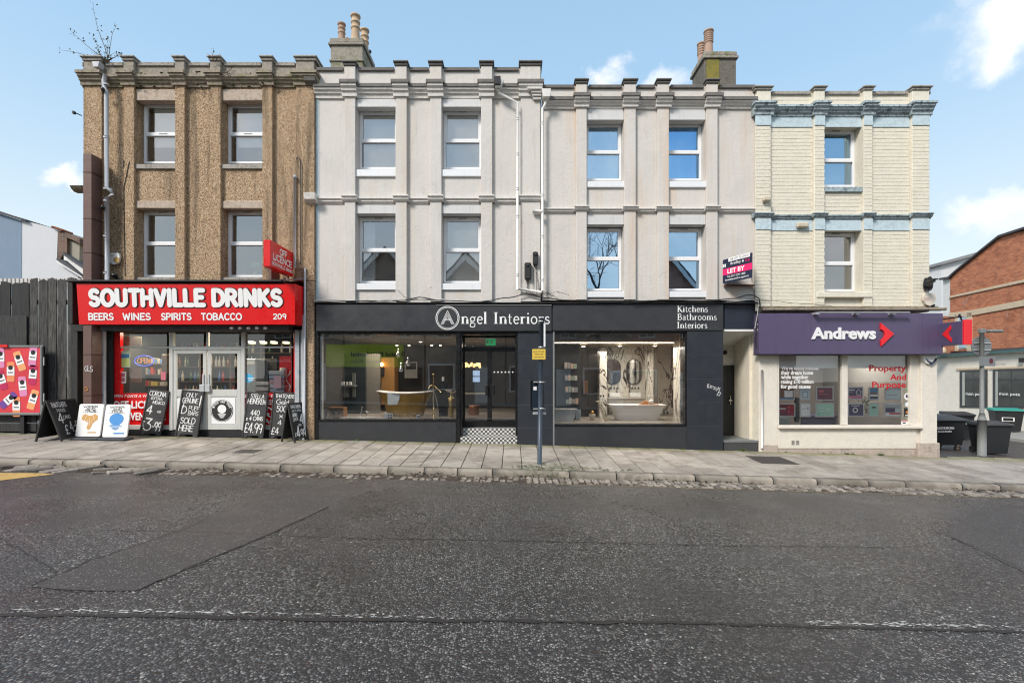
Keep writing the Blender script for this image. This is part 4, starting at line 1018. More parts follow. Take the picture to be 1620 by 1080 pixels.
for p in places:
    dy = R.uniform(-.0018, .0018); dz = R.uniform(-.0015, .0015)
    if id(p) in keep: inst('brick', bmesh_, (p[0], p[1]+dy, p[2]+dz), b4, (R.uniform(-.012, .012), 0, R.uniform(-.01, .01)))
    else: l = p[3]-.001; stuffb.box(p[0]-l/2, p[0]+l/2, p[1]+dy-.005, p[1]+dy, p[2]+dz-(BH-JT)/2, p[2]+dz+(BH-JT)/2, .0018)
stuffb.build('brickwork', CREAM, b4, kind='stuff')
# white drainpipes
mb = MB(); y_ = -.17
mb.tube([(X(787), y_, Z(148)), (X(790), y_, Z(154)), (X(818.5), y_, Z(169)), (X(818.5), y_, Z(460))], .032, 8)
for q in (193, 248, 302, 345, 436): mb.tube([(X(818.5), y_, Z(q)), (X(818.5), y_, Z(q+3))], .042, 8)
mb.tube([(X(820), y_, Z(459)), (X(856), y_, Z(464))], .030, 8)
dp = mb.build('drainpipe', PIPEW, b2); mb = MB(); mb.prism([(X(782), Z(138)), (X(797), Z(138)), (X(793), Z(148)), (X(784), Z(148))], 'y', -.30, -.1); mb.build('hopper', PIPEW, dp)
mb = MB(); mb.tube([(X(863), y_, Z(164)), (X(862), y_, Z(171)), (X(857.5), y_, Z(179)), (X(857.5), y_, Z(462))], .032, 8)
for q in (200, 312, 376, 444): mb.tube([(X(857.5), y_, Z(q)), (X(857.5), y_, Z(q+3))], .042, 8)
dp = mb.build('drainpipe', PIPEW, b3); mb = MB(); mb.prism([(X(856), Z(152)), (X(870), Z(152)), (X(868), Z(164)), (X(858), Z(164))], 'y', -.30, -.1); mb.build('hopper', PIPEW, dp)
mb = MB(); mb.tube([(X(1203.5), -.06, Z(585)), (X(1203.5), -.06, Z(708))], .026, 8); mb.build('drainpipe', PIPEW, b4)
# bracket mouldings at the house junction
mb = MB()
for q in range(3): mb.box(X(840+q*1.5), X(856), -.22+.03*q, -.092, Z(155+q*4), Z(151.5+q*4), .008)
mb.box(X(834), X(856.5), -.26, -.092, Z(151), Z(147.5), .006); mb.build('bracket', TRIM2, b2)
mb = MB(); mb.tube([(X(842), -.17, Z(338.5)), (X(858), -.17, Z(338.5))], .045, 8); mb.build('bracket', TRIM2, b2)
mb = MB(); mb.box(X(500), X(504.5), -.012, -.001, Z(476), Z(158)); mb.build('blue_stripe', BLUEB, b2)
for a, c, m_, nm in ((131, 136, LEAD, 'cornice_capping'), (310, 320, TRIM2, 'string_course')):
    mb = MB(); mb.prism([(0, Z(a)), (-.24, Z(a)), (-.22, Z(c)), (-.1, Z(c+4)), (0, Z(c+4))], 'x', X(487), X(504)); mb.build(nm, m_, b2)

# --- chimneys (parts of houses 2 and 3)
def chimney(bld, px0, px1, pyt, pyb, y0, y1, m, cap_m, bands):
    mb = MB(); x0, x1 = X(px0, y0), X(px1, y0); zt = Z(pyt, y0)
    mb.box(x0, x1, y0, y1, Z(pyb, y0)-1, zt-.12, .01); ch = mb.build('chimney', m, bld)
    mb = MB(); mb.box(x0-.05, x1+.05, y0-.05, y1+.05, zt-.20, zt-.12, .015); mb.box(x0-.02, x1+.02, y0-.02, y1+.02, zt-.12, zt, .02)
    if bands: mb.box(x0-.03, x1+.03, y0-.03, y1+.03, zt-.62, zt-.56, .015)
    mb.build('chimney_cap', cap_m, ch); return ch, zt
def pot(ch, x, y, z, h, r, m, rings=1):
    mb = MB(); prof = [(r*1.08, 0), (r*1.0, .03), (r*.88, h*.45)]
    for i in range(rings): q = h*(.5+.4*i/max(rings, 1)); prof += [(r*.9, q), (r*1.05, q+.012), (r*1.05, q+.035), (r*.88, q+.045)]
    prof += [(r*.9, h-.06), (r*1.12, h-.05), (r*1.12, h-.01), (r*.85, h), (r*.7, h), (r*.7, h-.25)]
    mb.lathe(prof, (x, y, z), 16); mb.build('chimney_pot', m, ch)
CHM1 = m_oldpaint('mossy_grey_stack', (.34, .31, .26, 1), (.13, .115, .09, 1), .65, .9)
CHM2 = m_oldpaint('dark_rendered_stack', (.17, .155, .13, 1), (.06, .055, .05, 1), .5)
YMOSS = m_oldpaint('yellow_lichen', (.25, .21, .05, 1), (.13, .12, .06, 1), .75, .5)
BUFF = mat('buff_clay', (.50, .36, .23, 1), .8, var=.2, scale=8, dirt=(.25, .2, .15, 1), dirt_amt=.5)
TERR = mat('red_clay', (.40, .27, .20, 1), .8, var=.2, scale=8, dirt=(.2, .15, .13, 1), dirt_amt=.5)
ch, zt = chimney(b2, 523, 573.8, 60.5, 110, 1.0, 2.05, CHM1, CHM1, True)
pot(ch, X(540.5, 1.25), 1.25, zt, .56, .095, TERR, 2); pot(ch, X(562.5, 1.2), 1.2, zt, .74, .115, BUFF, 2); pot(ch, X(577, 1.75), 1.75, zt, .76, .11, BUFF, 2); pot(ch, X(549, 1.75), 1.75, zt, .5, .09, TERR, 1)
mb = MB(); mb.ball((X(585, 2.1), 2.1, Z(82, 2.1)), .05); mb.tube([(X(585, 2.1), 2.1, Z(82, 2.1)), (X(586, 2.1), 2.1, Z(92, 2.1))], .01, 5); mb.build('aerial', BLACKP, ch)
ch, zt = chimney(b3, 1114.5, 1164.5, 81.5, 138, 1.0, 1.85, CHM2, CHM1, False)
mb = MB(); mb.box(X(1118, .98), X(1138, .98), .985, .9985, Z(140, 1), Z(95, 1), 0); mb.build('lichen_patch', YMOSS, ch)
pot(ch, X(1121, 1.2), 1.2, zt, .68, .115, TERR, 5); pot(ch, X(1110, 1.62), 1.65, zt, .66, .10, TERR, 4); pot(ch, X(1138, 1.3), 1.3, zt, .16, .09, TERR, 0); pot(ch, X(1130, 1.65), 1.65, zt, .3, .09, BUFF, 0)

# ------------------------------------------------------------------ shop interiors helper
def room(bld, x0, x1, y0, y1, z0, z1, mw, mf, mc, names=('inner_wall', 'inner_floor', 'inner_ceiling')):
    mb = MB(); mb.face((x0, y1, z0), (x1, y1, z0), (x1, y1, z1), (x0, y1, z1)); mb.face((x0, y0, z0), (x0, y1, z0), (x0, y1, z1), (x0, y0, z1)); mb.face((x1, y0, z0), (x1, y0, z1), (x1, y1, z1), (x1, y1, z0)); mb.build(names[0], mw, bld)
    mb = MB(); mb.face((x0, y0, z0), (x1, y0, z0), (x1, y1, z0), (x0, y1, z0)); mb.build(names[1], mf, bld)
    mb = MB(); mb.face((x0, y0, z1), (x0, y1, z1), (x1, y1, z1), (x1, y0, z1)); mb.build(names[2], mc, bld)
def pane(bld, px0, px1, pyt, pyb, y, gl, name='pane'):
    mb = MB(); plate(mb, X(px0, y), X(px1, y), Z(pyb, y), Z(pyt, y), y); return mb.build(name, gl, bld)
def pbox(px0, px1, pyt, pyb, y0, y1, c=.005, mb=None):
    mb = mb or MB(); return mb.box(X(px0, y0), X(px1, y0), y0, y1, Z(pyb, y0), Z(pyt, y0), c)
def lamp(name, loc, e, size, col=(1, .86, .68), sy=None):
    l = bpy.data.lights.new(name, 'AREA'); l.energy = e; l.shape = 'RECTANGLE'; l.size = size; l.size_y = sy or size; l.color = col; o = bpy.data.objects.new(name, l); C.objects.link(o); o.location = loc; return o
# ------------------------------------------------------------------ off licence shopfront (house 1)
def PV(px, py):
    y = -1.0
    for _ in range(25):
        xx = X(px, y); y = F*(HC-gz(xx, y))/(py-YH)-D
    return X(px, y), y
SY = .10
ALUW = mat('pale_door_frame', (.56, .56, .53, 1), .45, var=.05, streak=.25)
gf = lambda px: gx(X(px))
mb = MB(); mb.box(X(487), X(499.4), -.10, .3, gf(493)-.05, Z(446), .01); mb.box(X(152), X(163), -.02, .3, gf(157)-.05, Z(446), .01); mb.build('ground_floor_pier', PEB, b1)
mb = MB(); mb.box(X(163), X(176), .02, .12, gf(170)-.05, Z(516), 0); mb.box(X(466.5), X(487), .03, .3, gf(470)-.05, Z(516), 0); mb.build('shutter_rail', BLACKM, b1)
mb = MB(); mb.box(X(467), X(474), -.03, .05, gf(470)-.02, Z(522), .004); mb.box(X(477), X(480.5), -.05, .02, gf(478)-.02, Z(522), .004); mb.build('shutter_guide', mat('scrawled_metal', (.42, .44, .45, 1), .5, var=.2, scale=5, dirt=(.10, .26, .40, 1), dirt_amt=.7), b1)
for a_, y_, t_0, t_1, r_ in ((155.5, -.06, Z(520), Z(640), .02), (169, -.08, Z(516), gf(169), .045), (484, -.14, Z(500), gf(484), .03)): MB().tube([(X(a_), y_, t_0), (X(a_), y_, t_1)], r_, 8).build('drainpipe', PIPE, b1)
mb = MB(); mb.box(X(176), X(466.5), -.32, .12, Z(525), Z(513.5), .01); mb.box(X(122), X(176), -.1, .12, Z(524), Z(513.5)); mb.build('shutter_box', BLACKM, b1)
mb = MB()
for q in (379, 392, 405, 418, 431): mb.ball((X(q), -.33, Z(521)), .055, 8, 5, (1, .5, .7))
mb.build('soffit_lamp', mat('unlit_bulb', (.5, .5, .48, 1), .3), b1)
mb = MB(); mb.box(X(176.5), X(185.5), SY-.02, SY+.08, Z(672.5), Z(525), .004); mb.box(X(462), X(466.5), SY-.02, SY+.08, Z(672.5), Z(525), .004); mb.build('red_frame', RED, b1)
rp = MB().box(X(185.5), X(264), SY+.02, SY+.05, Z(672.5), Z(622), 0).build('red_panel', RED, b1); rp2 = MB().box(X(384.5), X(462), SY+.02, SY+.05, Z(672.5), Z(622), 0).build('red_panel', RED, b1)
mb = MB(); y_ = SY-.024
font_mesh(mb, 'OPEN 7 DAYS A WEEK', X(178, y_), X(243, y_), Z(628.5, y_), Z(624, y_), y_, .012, .25)
font_mesh(mb, 'OFF LICENCE', X(179, y_), X(262, y_), Z(646, y_), Z(634, y_), y_, .03); font_mesh(mb, 'CONVENIENCE', X(179, y_), X(262, y_), Z(664.5, y_), Z(652, y_), y_, .03); mb.build('lettering', WPRINT, rp); mb = MB()
font_mesh(mb, 'OPEN 7 DAYS A WEEK', X(387, y_), X(460, y_), Z(628.5, y_), Z(624, y_), y_, .012, .25)
font_mesh(mb, 'BEERS', X(392, y_), X(455, y_), Z(640, y_), Z(632, y_), y_, .03); font_mesh(mb, 'WINES', X(392, y_), X(455, y_), Z(650, y_), Z(642, y_), y_, .03); font_mesh(mb, 'SPIRITS', X(392, y_), X(455, y_), Z(660, y_), Z(652, y_), y_, .03); font_mesh(mb, 'TOBACCO', X(392, y_), X(455, y_), Z(670, y_), Z(662, y_), y_, .03)
mb.build('lettering', WPRINT, rp2)
mb = MB()
for a, c in ((185.5, 264), (384.5, 462)): mb.box(X(a), X(c), SY-.01, SY+.05, Z(680), Z(672.5), .006); mb.box(X(a), X(c), SY-.012, SY+.04, Z(550), Z(547.5), .004)
mb.build('window_rail', ALUW, b1)
mb = MB(); mb.box(X(176), X(466), SY+.0, SY+.3, gf(450)-.1, Z(680.5), .01); mb.build('plinth', BLACKM, b1)
for a, c in ((185.5, 264), (384.5, 462)):
    for t, q in ((525, 547.5), (550, 622)): pane(b1, a, c, t, q, SY+.035, GLASS_CLEAR, 'shop_pane')
mb = MB()
mb.box(X(264), X(270), SY-.03, SY+.07, Z(681), Z(525), .005); mb.box(X(378.5), X(384.5), SY-.03, SY+.07, Z(681), Z(525), .005); mb.box(X(270), X(378.5), SY-.028, SY+.06, Z(553), Z(547), .005); mb.box(X(322.5), X(326), SY-.02, SY+.05, Z(547), Z(525), .004)
df = mb.build('door_frame', ALUW, b1)
pane(b1, 270, 322.5, 525, 547, SY+.02, GLASS_CLEAR, 'fanlight'); pane(b1, 326, 378.5, 525, 547, SY+.02, GLASS_CLEAR, 'fanlight')
for a, c in ((270.5, 323.5), (325, 378)):
    mb = MB(); y0, y1 = SY-.02, SY+.03
    mb.box(X(a), X(a+5.5), y0, y1, Z(680), Z(553.5), .004); mb.box(X(c-6), X(c), y0, y1, Z(680), Z(553.5), .004); mb.box(X(a+5.5), X(c-6), y0, y1, Z(559), Z(553.5), .003); mb.box(X(a+5.5), X(c-6), y0, y1, Z(627), Z(616), .003); mb.box(X(a+5.5), X(c-6), y0, y1, Z(680), Z(671), .003)
    mb.box(X(a+5.5), X(c-6), y0+.015, y1-.01, Z(671), Z(627), 0)
    d = mb.build('door', ALUW, b1); pane(d, a+5.5, c-6, 559, 616, SY+.01, GLASS_CLEAR)
    mb = MB(); e = 314 if a < 300 else 322.5
    mb.box(X(e), X(e+8), y0-.06, y0-.012, Z(620), Z(608), .01); mb.box(X(e+3), X(e+6), y0-.02, y0-.001, Z(610), Z(592), .004); mb.build('handle', ALU, d)
    if a > 300:
        mb = MB(); plate(mb, X(330, y0), X(372, y0), Z(670, y0), Z(629, y0), y0+.008); st = mb.build('sticker', WPRINT, d)
        cx, cz = X(351, y0), Z(649.5, y0); mb = MB(); mb.disc(cx, cz, .27, y0+.004, 32, .265); mb.build('roundel', BLACKM, st)
        mb = MB(); mb.disc(cx, cz+.04, .105, y0, 24)
        for k in range(5): w = .10-.016*k; mb.box(cx-w, cx+w, y0-.001, y0, cz-.085-.022*k, cz-.072-.022*k)
        for k, chh in enumerate('WIPER AND TRUE'):
            if chh == ' ': continue
            an = math.radians(158-k*10.5); r_ = .195; u = MB(Matrix.Translation((cx+r_*math.cos(an), y0-.0006, cz+r_*math.sin(an))) @ Matrix.Rotation(-(an-PI/2), 4, 'Y')); strokes(u, chh, -.016, 0, .042, .22, .8); mb.add(u.v, u.f)
        mb.disc(cx, cz, .255, y0-.0004, 32, None, .245); mb.build('emblem', WPRINT, st)
    else:
        mb = MB(); plate(mb, X(273, y0), X(300, y0), Z(668, y0), Z(630, y0), y0+.008); mb.build('sticker', WPRINT, d)
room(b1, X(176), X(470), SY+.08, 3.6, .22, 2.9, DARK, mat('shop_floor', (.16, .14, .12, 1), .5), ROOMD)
cl = thing('snack_shelf', 'brown shelf of coloured packets behind the OPEN sign', 'shelves', (X(225, 1.1), 1.1, .3))
mb = MB()
for q in (575, 592, 610, 628): mb.box(X(188, 1.1), X(262, 1.1), 1.05, 1.3, Z(q+1, 1.1), Z(q, 1.1))
mb.build('shelf_board', mat('shelf_brown', (.11, .075, .05, 1), .7, var=.2), cl)
PK = [mat('packet_%d' % k, c, .5, var=.5, scale=20) for k, c in enumerate(((.45, .05, .04, 1), (.5, .4, .1, 1), (.1, .2, .4, 1), (.4, .38, .33, 1), (.25, .12, .06, 1)))]
for q in (575, 592, 610, 628):
    a = 190
    while a < 260:
        w = R.uniform(3, 7); 
        if R.random() < .8: pbox(a, a+w, q-R.uniform(6, 12), q-.1, 1.08, 1.2, 0).build('packet', R.choice(PK), cl)
        a += w+.8
# stock on the shelves
SHELF = mat('shelf_brown', (.11, .075, .05, 1), .7, var=.2)
sh = thing('display_shelves', 'dark shelving loaded with bottles inside the red off licence', 'shelves', (X(320), 2.4, .3))
mb = MB()
for z in (.62, 1.05, 1.48, 1.9, 2.3): mb.box(X(180, 2.5), X(465, 2.5), 2.3, 2.6, z-.03, z, .005)
for k in range(7): xx = X(180, 2.5)+k*(X(465, 2.5)-X(180, 2.5))/6; mb.box(xx-.02, xx+.02, 2.32, 2.62, .3, 2.6)
mb.build('shelf_frame', SHELF, sh)
BC = [mat('bottle_amber', (.25, .09, .02, 1), .15), mat('bottle_green', (.03, .10, .04, 1), .15), mat('bottle_pale', (.50, .47, .38, 1), .2), mat('bottle_red', (.35, .02, .02, 1), .25), mat('bottle_blue', (.05, .12, .35, 1), .2), mat('bottle_white', (.6, .6, .58, 1), .3)]
nm = ['amber', 'green', 'pale', 'red', 'blue', 'white']
protos = {}
for k, m_ in enumerate(BC):
    mb = MB(); mb.lathe([(.04, 0), (.042, .02), (.042, .17), (.018, .23), (.016, .29), (.018, .30)], (0, 0, 0), 8); protos[k] = mesh_of(mb, 'bottle', m_)
for z in (.62, 1.05, 1.48, 1.9, 2.3):
    xx = X(184, 2.4)
    while xx < X(460, 2.4):
        if R.random() < .78:
            k = R.randrange(6); o = inst('bottle', protos[k], (xx, 2.38+R.uniform(-.03, .05), z+.001)); tag(o, nm[k]+' glass bottle standing on the dim shelves inside the off licence', 'bottle', nm[k]+' bottles on the off licence shelves')
        xx += R.choice((.105, .12, .24))
fr = thing('fridge', 'pale grey upright fridge behind the off licence pane, beside the blue round sticker', 'fridge', (X(396, .7), .7, .3))
pbox(386, 405, 567, 640, .5, 1.0, .02).build('cabinet', mat('fridge_grey', (.42, .49, .52, 1), .4), fr); pbox(388, 403, 572, 576, .49, .499, 0).build('badge', WPRINT, fr)
pbox(405, 438, 567, 640, 1.0, 1.05, 0).build('cooler_door', mat('dark_cooler', (.05, .045, .04, 1), .3), fr)
tg = pbox(442, 461, 563, 622, .3, .33, 0).build('advert_panel', RED); tag(tg, 'red advert panel with white squiggle inside the off licence window', 'poster')
mb = MB(); mb.lathe([(.05, 0), (.085, .02), (.085, .24), (.05, .26)], (X(448, .25), .27, Z(598, .25)), 12); ribbon(mb, [(X(456, .29)+.05*math.sin(k*.9), Z(618-k*3.5, .29)) for k in range(10)], .03, .292); mb.build('print', mat('cream_print', (.7, .62, .5, 1), .6), tg)
st = thing('card_stand', 'counter rack of pink and white cards inside the off licence window', 'card rack', (X(438, .22), .2, Z(622, .22)))
for k in range(5): pbox(425+k*.6, 449, 586+k*7, 592+k*7, .16+.01*k, .26, .004).build('card_row', mat('card_%d' % (k % 3), ((.55, .55, .55, 1), (.35, .42, .5, 1), (.6, .42, .45, 1))[k % 3], .6, var=.4, scale=30), st)
pbox(433, 445, 594, 614, .135, .14, 0).build('pink_notice', mat('pink_paper', (.72, .45, .50, 1), .7, var=.1, scale=30), st)
mb = pbox(404, 424, 604, 609, .2, .35); pbox(404, 424, 612, 618, .2, .35, mb=mb); tag(mb.build('boxed_stock', mat('white_box', (.6, .58, .52, 1), .6, var=.3, scale=12)), 'two stacked pale boxes behind the off licence window next to the card rack', 'box')
mb = MB(); mb.disc(X(392.5, SY), Z(598, SY), .105, SY+.026, 24); bs = mb.build('round_sticker', mat('sticker_blue', (.07, .42, .68, 1), .5)); tag(bs, 'round sky blue sticker on the off licence glass beside the fridge', 'sticker')
mb = MB(); mb.box(X(387), X(398), SY+.023, SY+.0245, Z(599), Z(597.6)); mb.box(X(388.5), X(396.5), SY+.023, SY+.0245, Z(602), Z(601)); mb.build('print', WPRINT, bs)
def flat(name, px0, px1, pyt, pyb, y, m, label, cat, prints=()):
    mb = MB(); plate(mb, X(px0, y), X(px1, y), Z(pyb, y), Z(pyt, y), y); mb.box(X(px0, y), X(px1, y), y+.001, y+.004, Z(pyb, y), Z(pyt, y)); o = mb.build(name, m); tag(o, label, cat)
    for k, (nm_, a, c, t, q, mm) in enumerate(prints):
        b = MB(); yy = y-.0012*(k+1); plate(b, X(a, yy), X(c, yy), Z(q, yy), Z(t, yy), yy); b.build(nm_, mm, o)
    return o
PINK = mat('pink_print', (.55, .16, .20, 1), .6, var=.2, scale=40); LIME = mat('lime_print', (.62, .68, .22, 1), .6, var=.1, scale=30); TEAL = mat('blue_print', (.05, .22, .40, 1), .6)
flat('notice', 187, 206, 555, 581, SY+.024, mat('pale_green_paper', (.55, .62, .45, 1), .7), 'green and yellow notice in the top corner of the off licence window', 'notice', (('blue_print', 188.5, 204.5, 560, 566, TEAL), ('lime_print', 188.5, 204.5, 567, 579, LIME)))
flat('notice', 185.8, 199, 587.5, 606, SY+.024, WPRINT, 'small pink and white notice low in the off licence window', 'notice', (('pink_print', 187, 197.5, 590, 596, PINK), ('pink_print', 187, 197.5, 597.5, 603.5, PINK)))
flat('notice', 254.5, 262, 588, 601, SY+.024, PINK, 'small red notice on the off licence window edge next to the door frame', 'notice')
flat('paper_bag', 208, 224, 582, 605, .5, mat('brown_paper', (.32, .27, .20, 1), .8), 'grey brown paper sheet hanging inside the off licence window', 'paper sheet')
flat('blind_sheet', 192, 224, 532, 547, .4, mat('beige_sheet', (.36, .33, .25, 1), .8), 'beige board behind the upper pane of the off licence', 'board')
ns = thing('open_sign', 'oval OPEN sign with blue rim and orange letters inside the off licence window', 'neon sign', (X(228, .2), .2, Z(570, .2)))
NEB = mat('blue_tube', (.10, .14, .85, 1), .4, emit=.5); NEO = mat('orange_tube', (.9, .36, .12, 1), .4, emit=.35)
mb = MB(); mb.tube([(X(228, .2)+.235*math.cos(a), .2, Z(570.5, .2)+.125*math.sin(a)) for a in [k*2*PI/28 for k in range(29)]], .012, 6); mb.build('rim', NEB, ns)
mb = MB(); strokes(mb, 'OPEN', X(217.5, .2), Z(574, .2), .115, .16, 1, y=.19, fit=.33); mb.build('lettering', NEO, ns)
hb = tag(pbox(255, 264, 560, 592, .6, .9, .02).build('stocked_rack', SHELF), 'brown rack of snacks by the off licence door frame', 'rack')
for k, px in enumerate((397, 415, 432, 451)):
    t = thing('strip_lamp', None, 'lamp', (X(px, 1.2), 1.2, Z(541, 1.2)), 'lit strip lamps in the off licence'); t['label'] = ('first', 'second', 'third', 'fourth')[k]+' lit yellow strip lamp from the off licence door, above its window'
    mb = MB(); mb.box(X(px-4, 1.2), X(px+4, 1.2), 1.2, 1.32, Z(543, 1.2), Z(540.8, 1.2), .01); mb.build('tube', mat('lit_yellow_lamp', (1, .78, .35, 1), .5, emit=5, var=0), t); mb = MB(); mb.box(X(px-4.4, 1.2), X(px+4.4, 1.2), 1.19, 1.34, Z(540.6, 1.2), Z(539.2, 1.2)); mb.build('housing', ALU, t)
lamp('shop_light', (X(240, .6), .6, 2.7), 22, .5, (1, .85, .62)); lamp('shop_light', (X(380, .7), .7, 2.75), 26, .6, (1, .85, .62))
# red fascia sign
fs = thing('fascia_sign', 'long red fascia sign reading SOUTHVILLE DRINKS in fat white letters', 'shop sign', (X(300), -.45, Z(480)))
yf0, yf1 = -.50, -.44        # top and foot of the slightly tilted face
mb = MB(); xa, xb = X(121, yf0), X(466.5, yf0); xa2, xb2 = X(125, yf1), X(466.5, yf1); zt, zb_ = Z(449, yf0), Z(513, yf1)
mb.add([(xa, yf0, zt), (xb, yf0, zt), (xb2, yf1, zb_), (xa2, yf1, zb_), (xa, -.12, zt), (X(480, -.12), -.12, zt), (X(480, -.12), -.12, zb_), (xa2, -.12, zb_)], [(3, 2, 1, 0), (0, 1, 5, 4), (1, 2, 6, 5), (2, 3, 7, 6), (0, 4, 7, 3)]); mb.build('box', RED, fs)
mb = MB(); mb.box(X(113, -.4), X(450, -.4), -.56, -.10, Z(446, -.5), Z(443.2, -.5), .006); mb.box(X(113, -.3), X(121, -.3), -.40, -.2, Z(513, -.3), Z(446, -.3), .006); mb.build('top_rail', BLACKM, fs)
til = math.atan((yf1-yf0)/(zt-zb_)); Mf = Matrix.Translation((0, yf0, zt)) @ Matrix.Rotation(math.atan((yf1-yf0)/(zt-zb_)), 4, 'X')
def ftext(s, px0, px1, pyt, pyb, w, m, nm, dy, fat=0):
    b = MB(Mf); h = Z(pyt, yf0)-Z(pyb, yf0); z = Z(pyb, yf0)-zt; strokes(b, s, X(px0, yf0)-(0 if fat else 0), z+h*w*.5, h*(1-w), (w*h+fat)/(h*(1-w)), y=dy, gap=w*.75, fit=X(px1, yf0)-X(px0, yf0)); return b.build(nm, m, fs)
OUTL = mat('letter_outline_print', (.05, .01, .01, 1), .6)  # dark printed outline behind the white letters
def fat_sign(y_front, depth):
    for s, a, c in (('SOUTHVILLE', 139, 323), ('DRINKS', 334, 446)):
        ftext(s, a, c, 455.5, 486, .245, OUTL, 'letter_outline', -.006, .035)
        ftext(s, a, c, 455.5, 486, .245, WPRINT, 'lettering', -.016)
fat_sign(0, 0)
for s, a, c in (('BEERS', 137, 178), ('WINES', 191.5, 238), ('SPIRITS', 252.5, 302), ('TOBACCO', 316, 382)): ftext(s, a, c, 494.5, 506.5, .19, WPRINT, 'lettering', -.008)
ftext('209', 430.5, 452.5, 495.5, 505, .18, WPRINT, 'number', -.008)
# projecting OFF LICENCE box: hangs out from the wall, turned a little towards the west
ol = thing('projecting_sign', 'small red projecting OFF LICENCE box sign on a bracket above the red fascia', 'sign', (X(464, -.1), -.1, Z(437, -.1)))
L_ = 1.08; zt1, zb1 = 4.55, 3.97
Mo = Matrix.Translation((-5.18, -1.2, zb1)) @ Matrix.Rotation(PI/2, 4, 'Z')
mb = MB(Mo); mb.box(0, L_, 0, .16, 0, zt1-zb1, .015); mb.build('box', RED, ol)
mb = MB(Mo); h = zt1-zb1
strokes(mb, 'OFF', L_*.36, h*.62, h*.22, .2, y=-.004, fit=L_*.33); strokes(mb, 'LICENCE', L_*.08, h*.33, h*.22, .2, y=-.004, fit=L_*.84); strokes(mb, 'SOUTHVILLE DRINKS', L_*.05, h*.12, h*.11, .2, y=-.004, fit=L_*.9); mb.build('lettering', WPRINT, ol)
mb = MB(); mb.box(X(432, -.3), X(436, -.3), -.5, -.1, Z(445, -.3), Z(425, -.3)); mb.tube([(X(456, -.1), -.1, 4.12), (X(456, -.1), -.1, 3.9)], .02, 6); mb.build('bracket', BROWN, ol)
# boards leaning against the off licence
CHB = mat('chalkboard', (.040, .040, .041, 1), .75, var=.25, scale=3, dirt=(.16, .16, .16, 1), dirt_amt=.35); CHF = mat('board_frame', (.028, .027, .026, 1), .6, bump=.003)
def chalkboard(name, label, px0, px1, pyb, pyt, roll, yb, lean, lines, arch=True):
    xa, xb = X(px0, yb), X(px1, yb); w = xb-xa; xm = (xa+xb)/2; zg = gz(xm, yb); h = Z(pyt, yb+.12)-zg
    t = thing(name, label, 'chalkboard', (xm, yb, zg)); Mt = Matrix.Translation((xm, yb, zg)) @ Matrix.Rotation(roll, 4, 'Y') @ Matrix.Rotation(-lean, 4, 'X')
    mb = MB(Mt); a = w/2; mb.prism([(-a, 0), (-a*.68, 0), (-a*.5, .07), (a*.5, .07), (a*.68, 0), (a, 0), (a, h), (-a, h)], 'y', 0, .035); mb.build('board', CHB, t)
    mb = MB(Mt); mb.box(-a-.006, -a+.03, -.012, .034, .02, h+.004, .004); mb.box(a-.03, a+.006, -.012, .034, .02, h+.004, .004); mb.box(-a+.03, a-.03, -.010, .034, h-.03, h+.004, .004); mb.build('frame', CHF, t)
    mb = MB(Mt)
    for s, u0, u1, v, hh, th in lines: strokes(mb, s, -a+u0*w, v*h, hh*h, th, y=-.003, jit=.035, slant=.06, fit=(u1-u0)*w)
    mb.build('chalk_writing', CHALK, t); return t
chalkboard('chalkboard', 'leaning chalkboard reading CORONA EXTRA MEXICO 4 for £3.99, tilted sideways', 220, 253, 687, 616, .13, -.06, .10, [('CORONA', .08, .92, .87, .10, .12), ('EXTRA', .22, .78, .79, .055, .16), ('MEXICO', .32, .92, .70, .06, .16), ('4', .10, .42, .48, .18, .12), ('4OR', .62, .82, .52, .04, .15), ('£', .0, .16, .20, .1, .1), ('3', .12, .52, .12, .26, .09), ('-99', .5, .96, .13, .18, .12)])
chalkboard('chalkboard', 'leaning chalkboard reading ONLY GENUINE PUFF BARS SOLD HERE with thumbs up drawing', 277, 312, 687, 617, .085, -.08, .10, [('ONLY', .22, .72, .86, .09, .1), ('GENUINE', .08, .80, .73, .1, .11), ('PUFF', .42, .92, .585, .085, .11), ('BARS', .42, .9, .475, .085, .11), ('SOLD', .12, .82, .29, .12, .12), ('HERE', .1, .76, .13, .12, .12), ('I', .86, .92, .70, .2, .12), ('D', .1, .36, .50, .16, .1), ('I', .14, .2, .62, .1, .14)])
chalkboard('chalkboard', 'leaning chalkboard reading STELLA HEINEKEN 440ml x 4 CANS £4.99', 383, 416, 688, 620, .06, -.08, .10, [('STELLA', .18, .86, .87, .085, .12), ('HEINEKEN', .06, .96, .75, .10, .12), ('440', .26, .72, .50, .11, .12), ('x 4 CANS', .08, .9, .39, .085, .14), ('£4.99', .02, .92, .13, .2, .09)])
chalkboard('chalkboard', 'chalkboard reading THATCHERS Gold 500 x 4, half hidden behind the black folding board', 426, 462, 689, 620, .05, -.06, .08, [('THATCHERS', .1, .98, .88, .075, .13), ('Gold', .16, .74, .74, .10, .12), ('500', .2, .66, .58, .12, .11), ('x', .35, .55, .45, .1, .12), ('4', .3, .5, .30, .1, .12), ('£4', .04, .4, .1, .14, .1)])
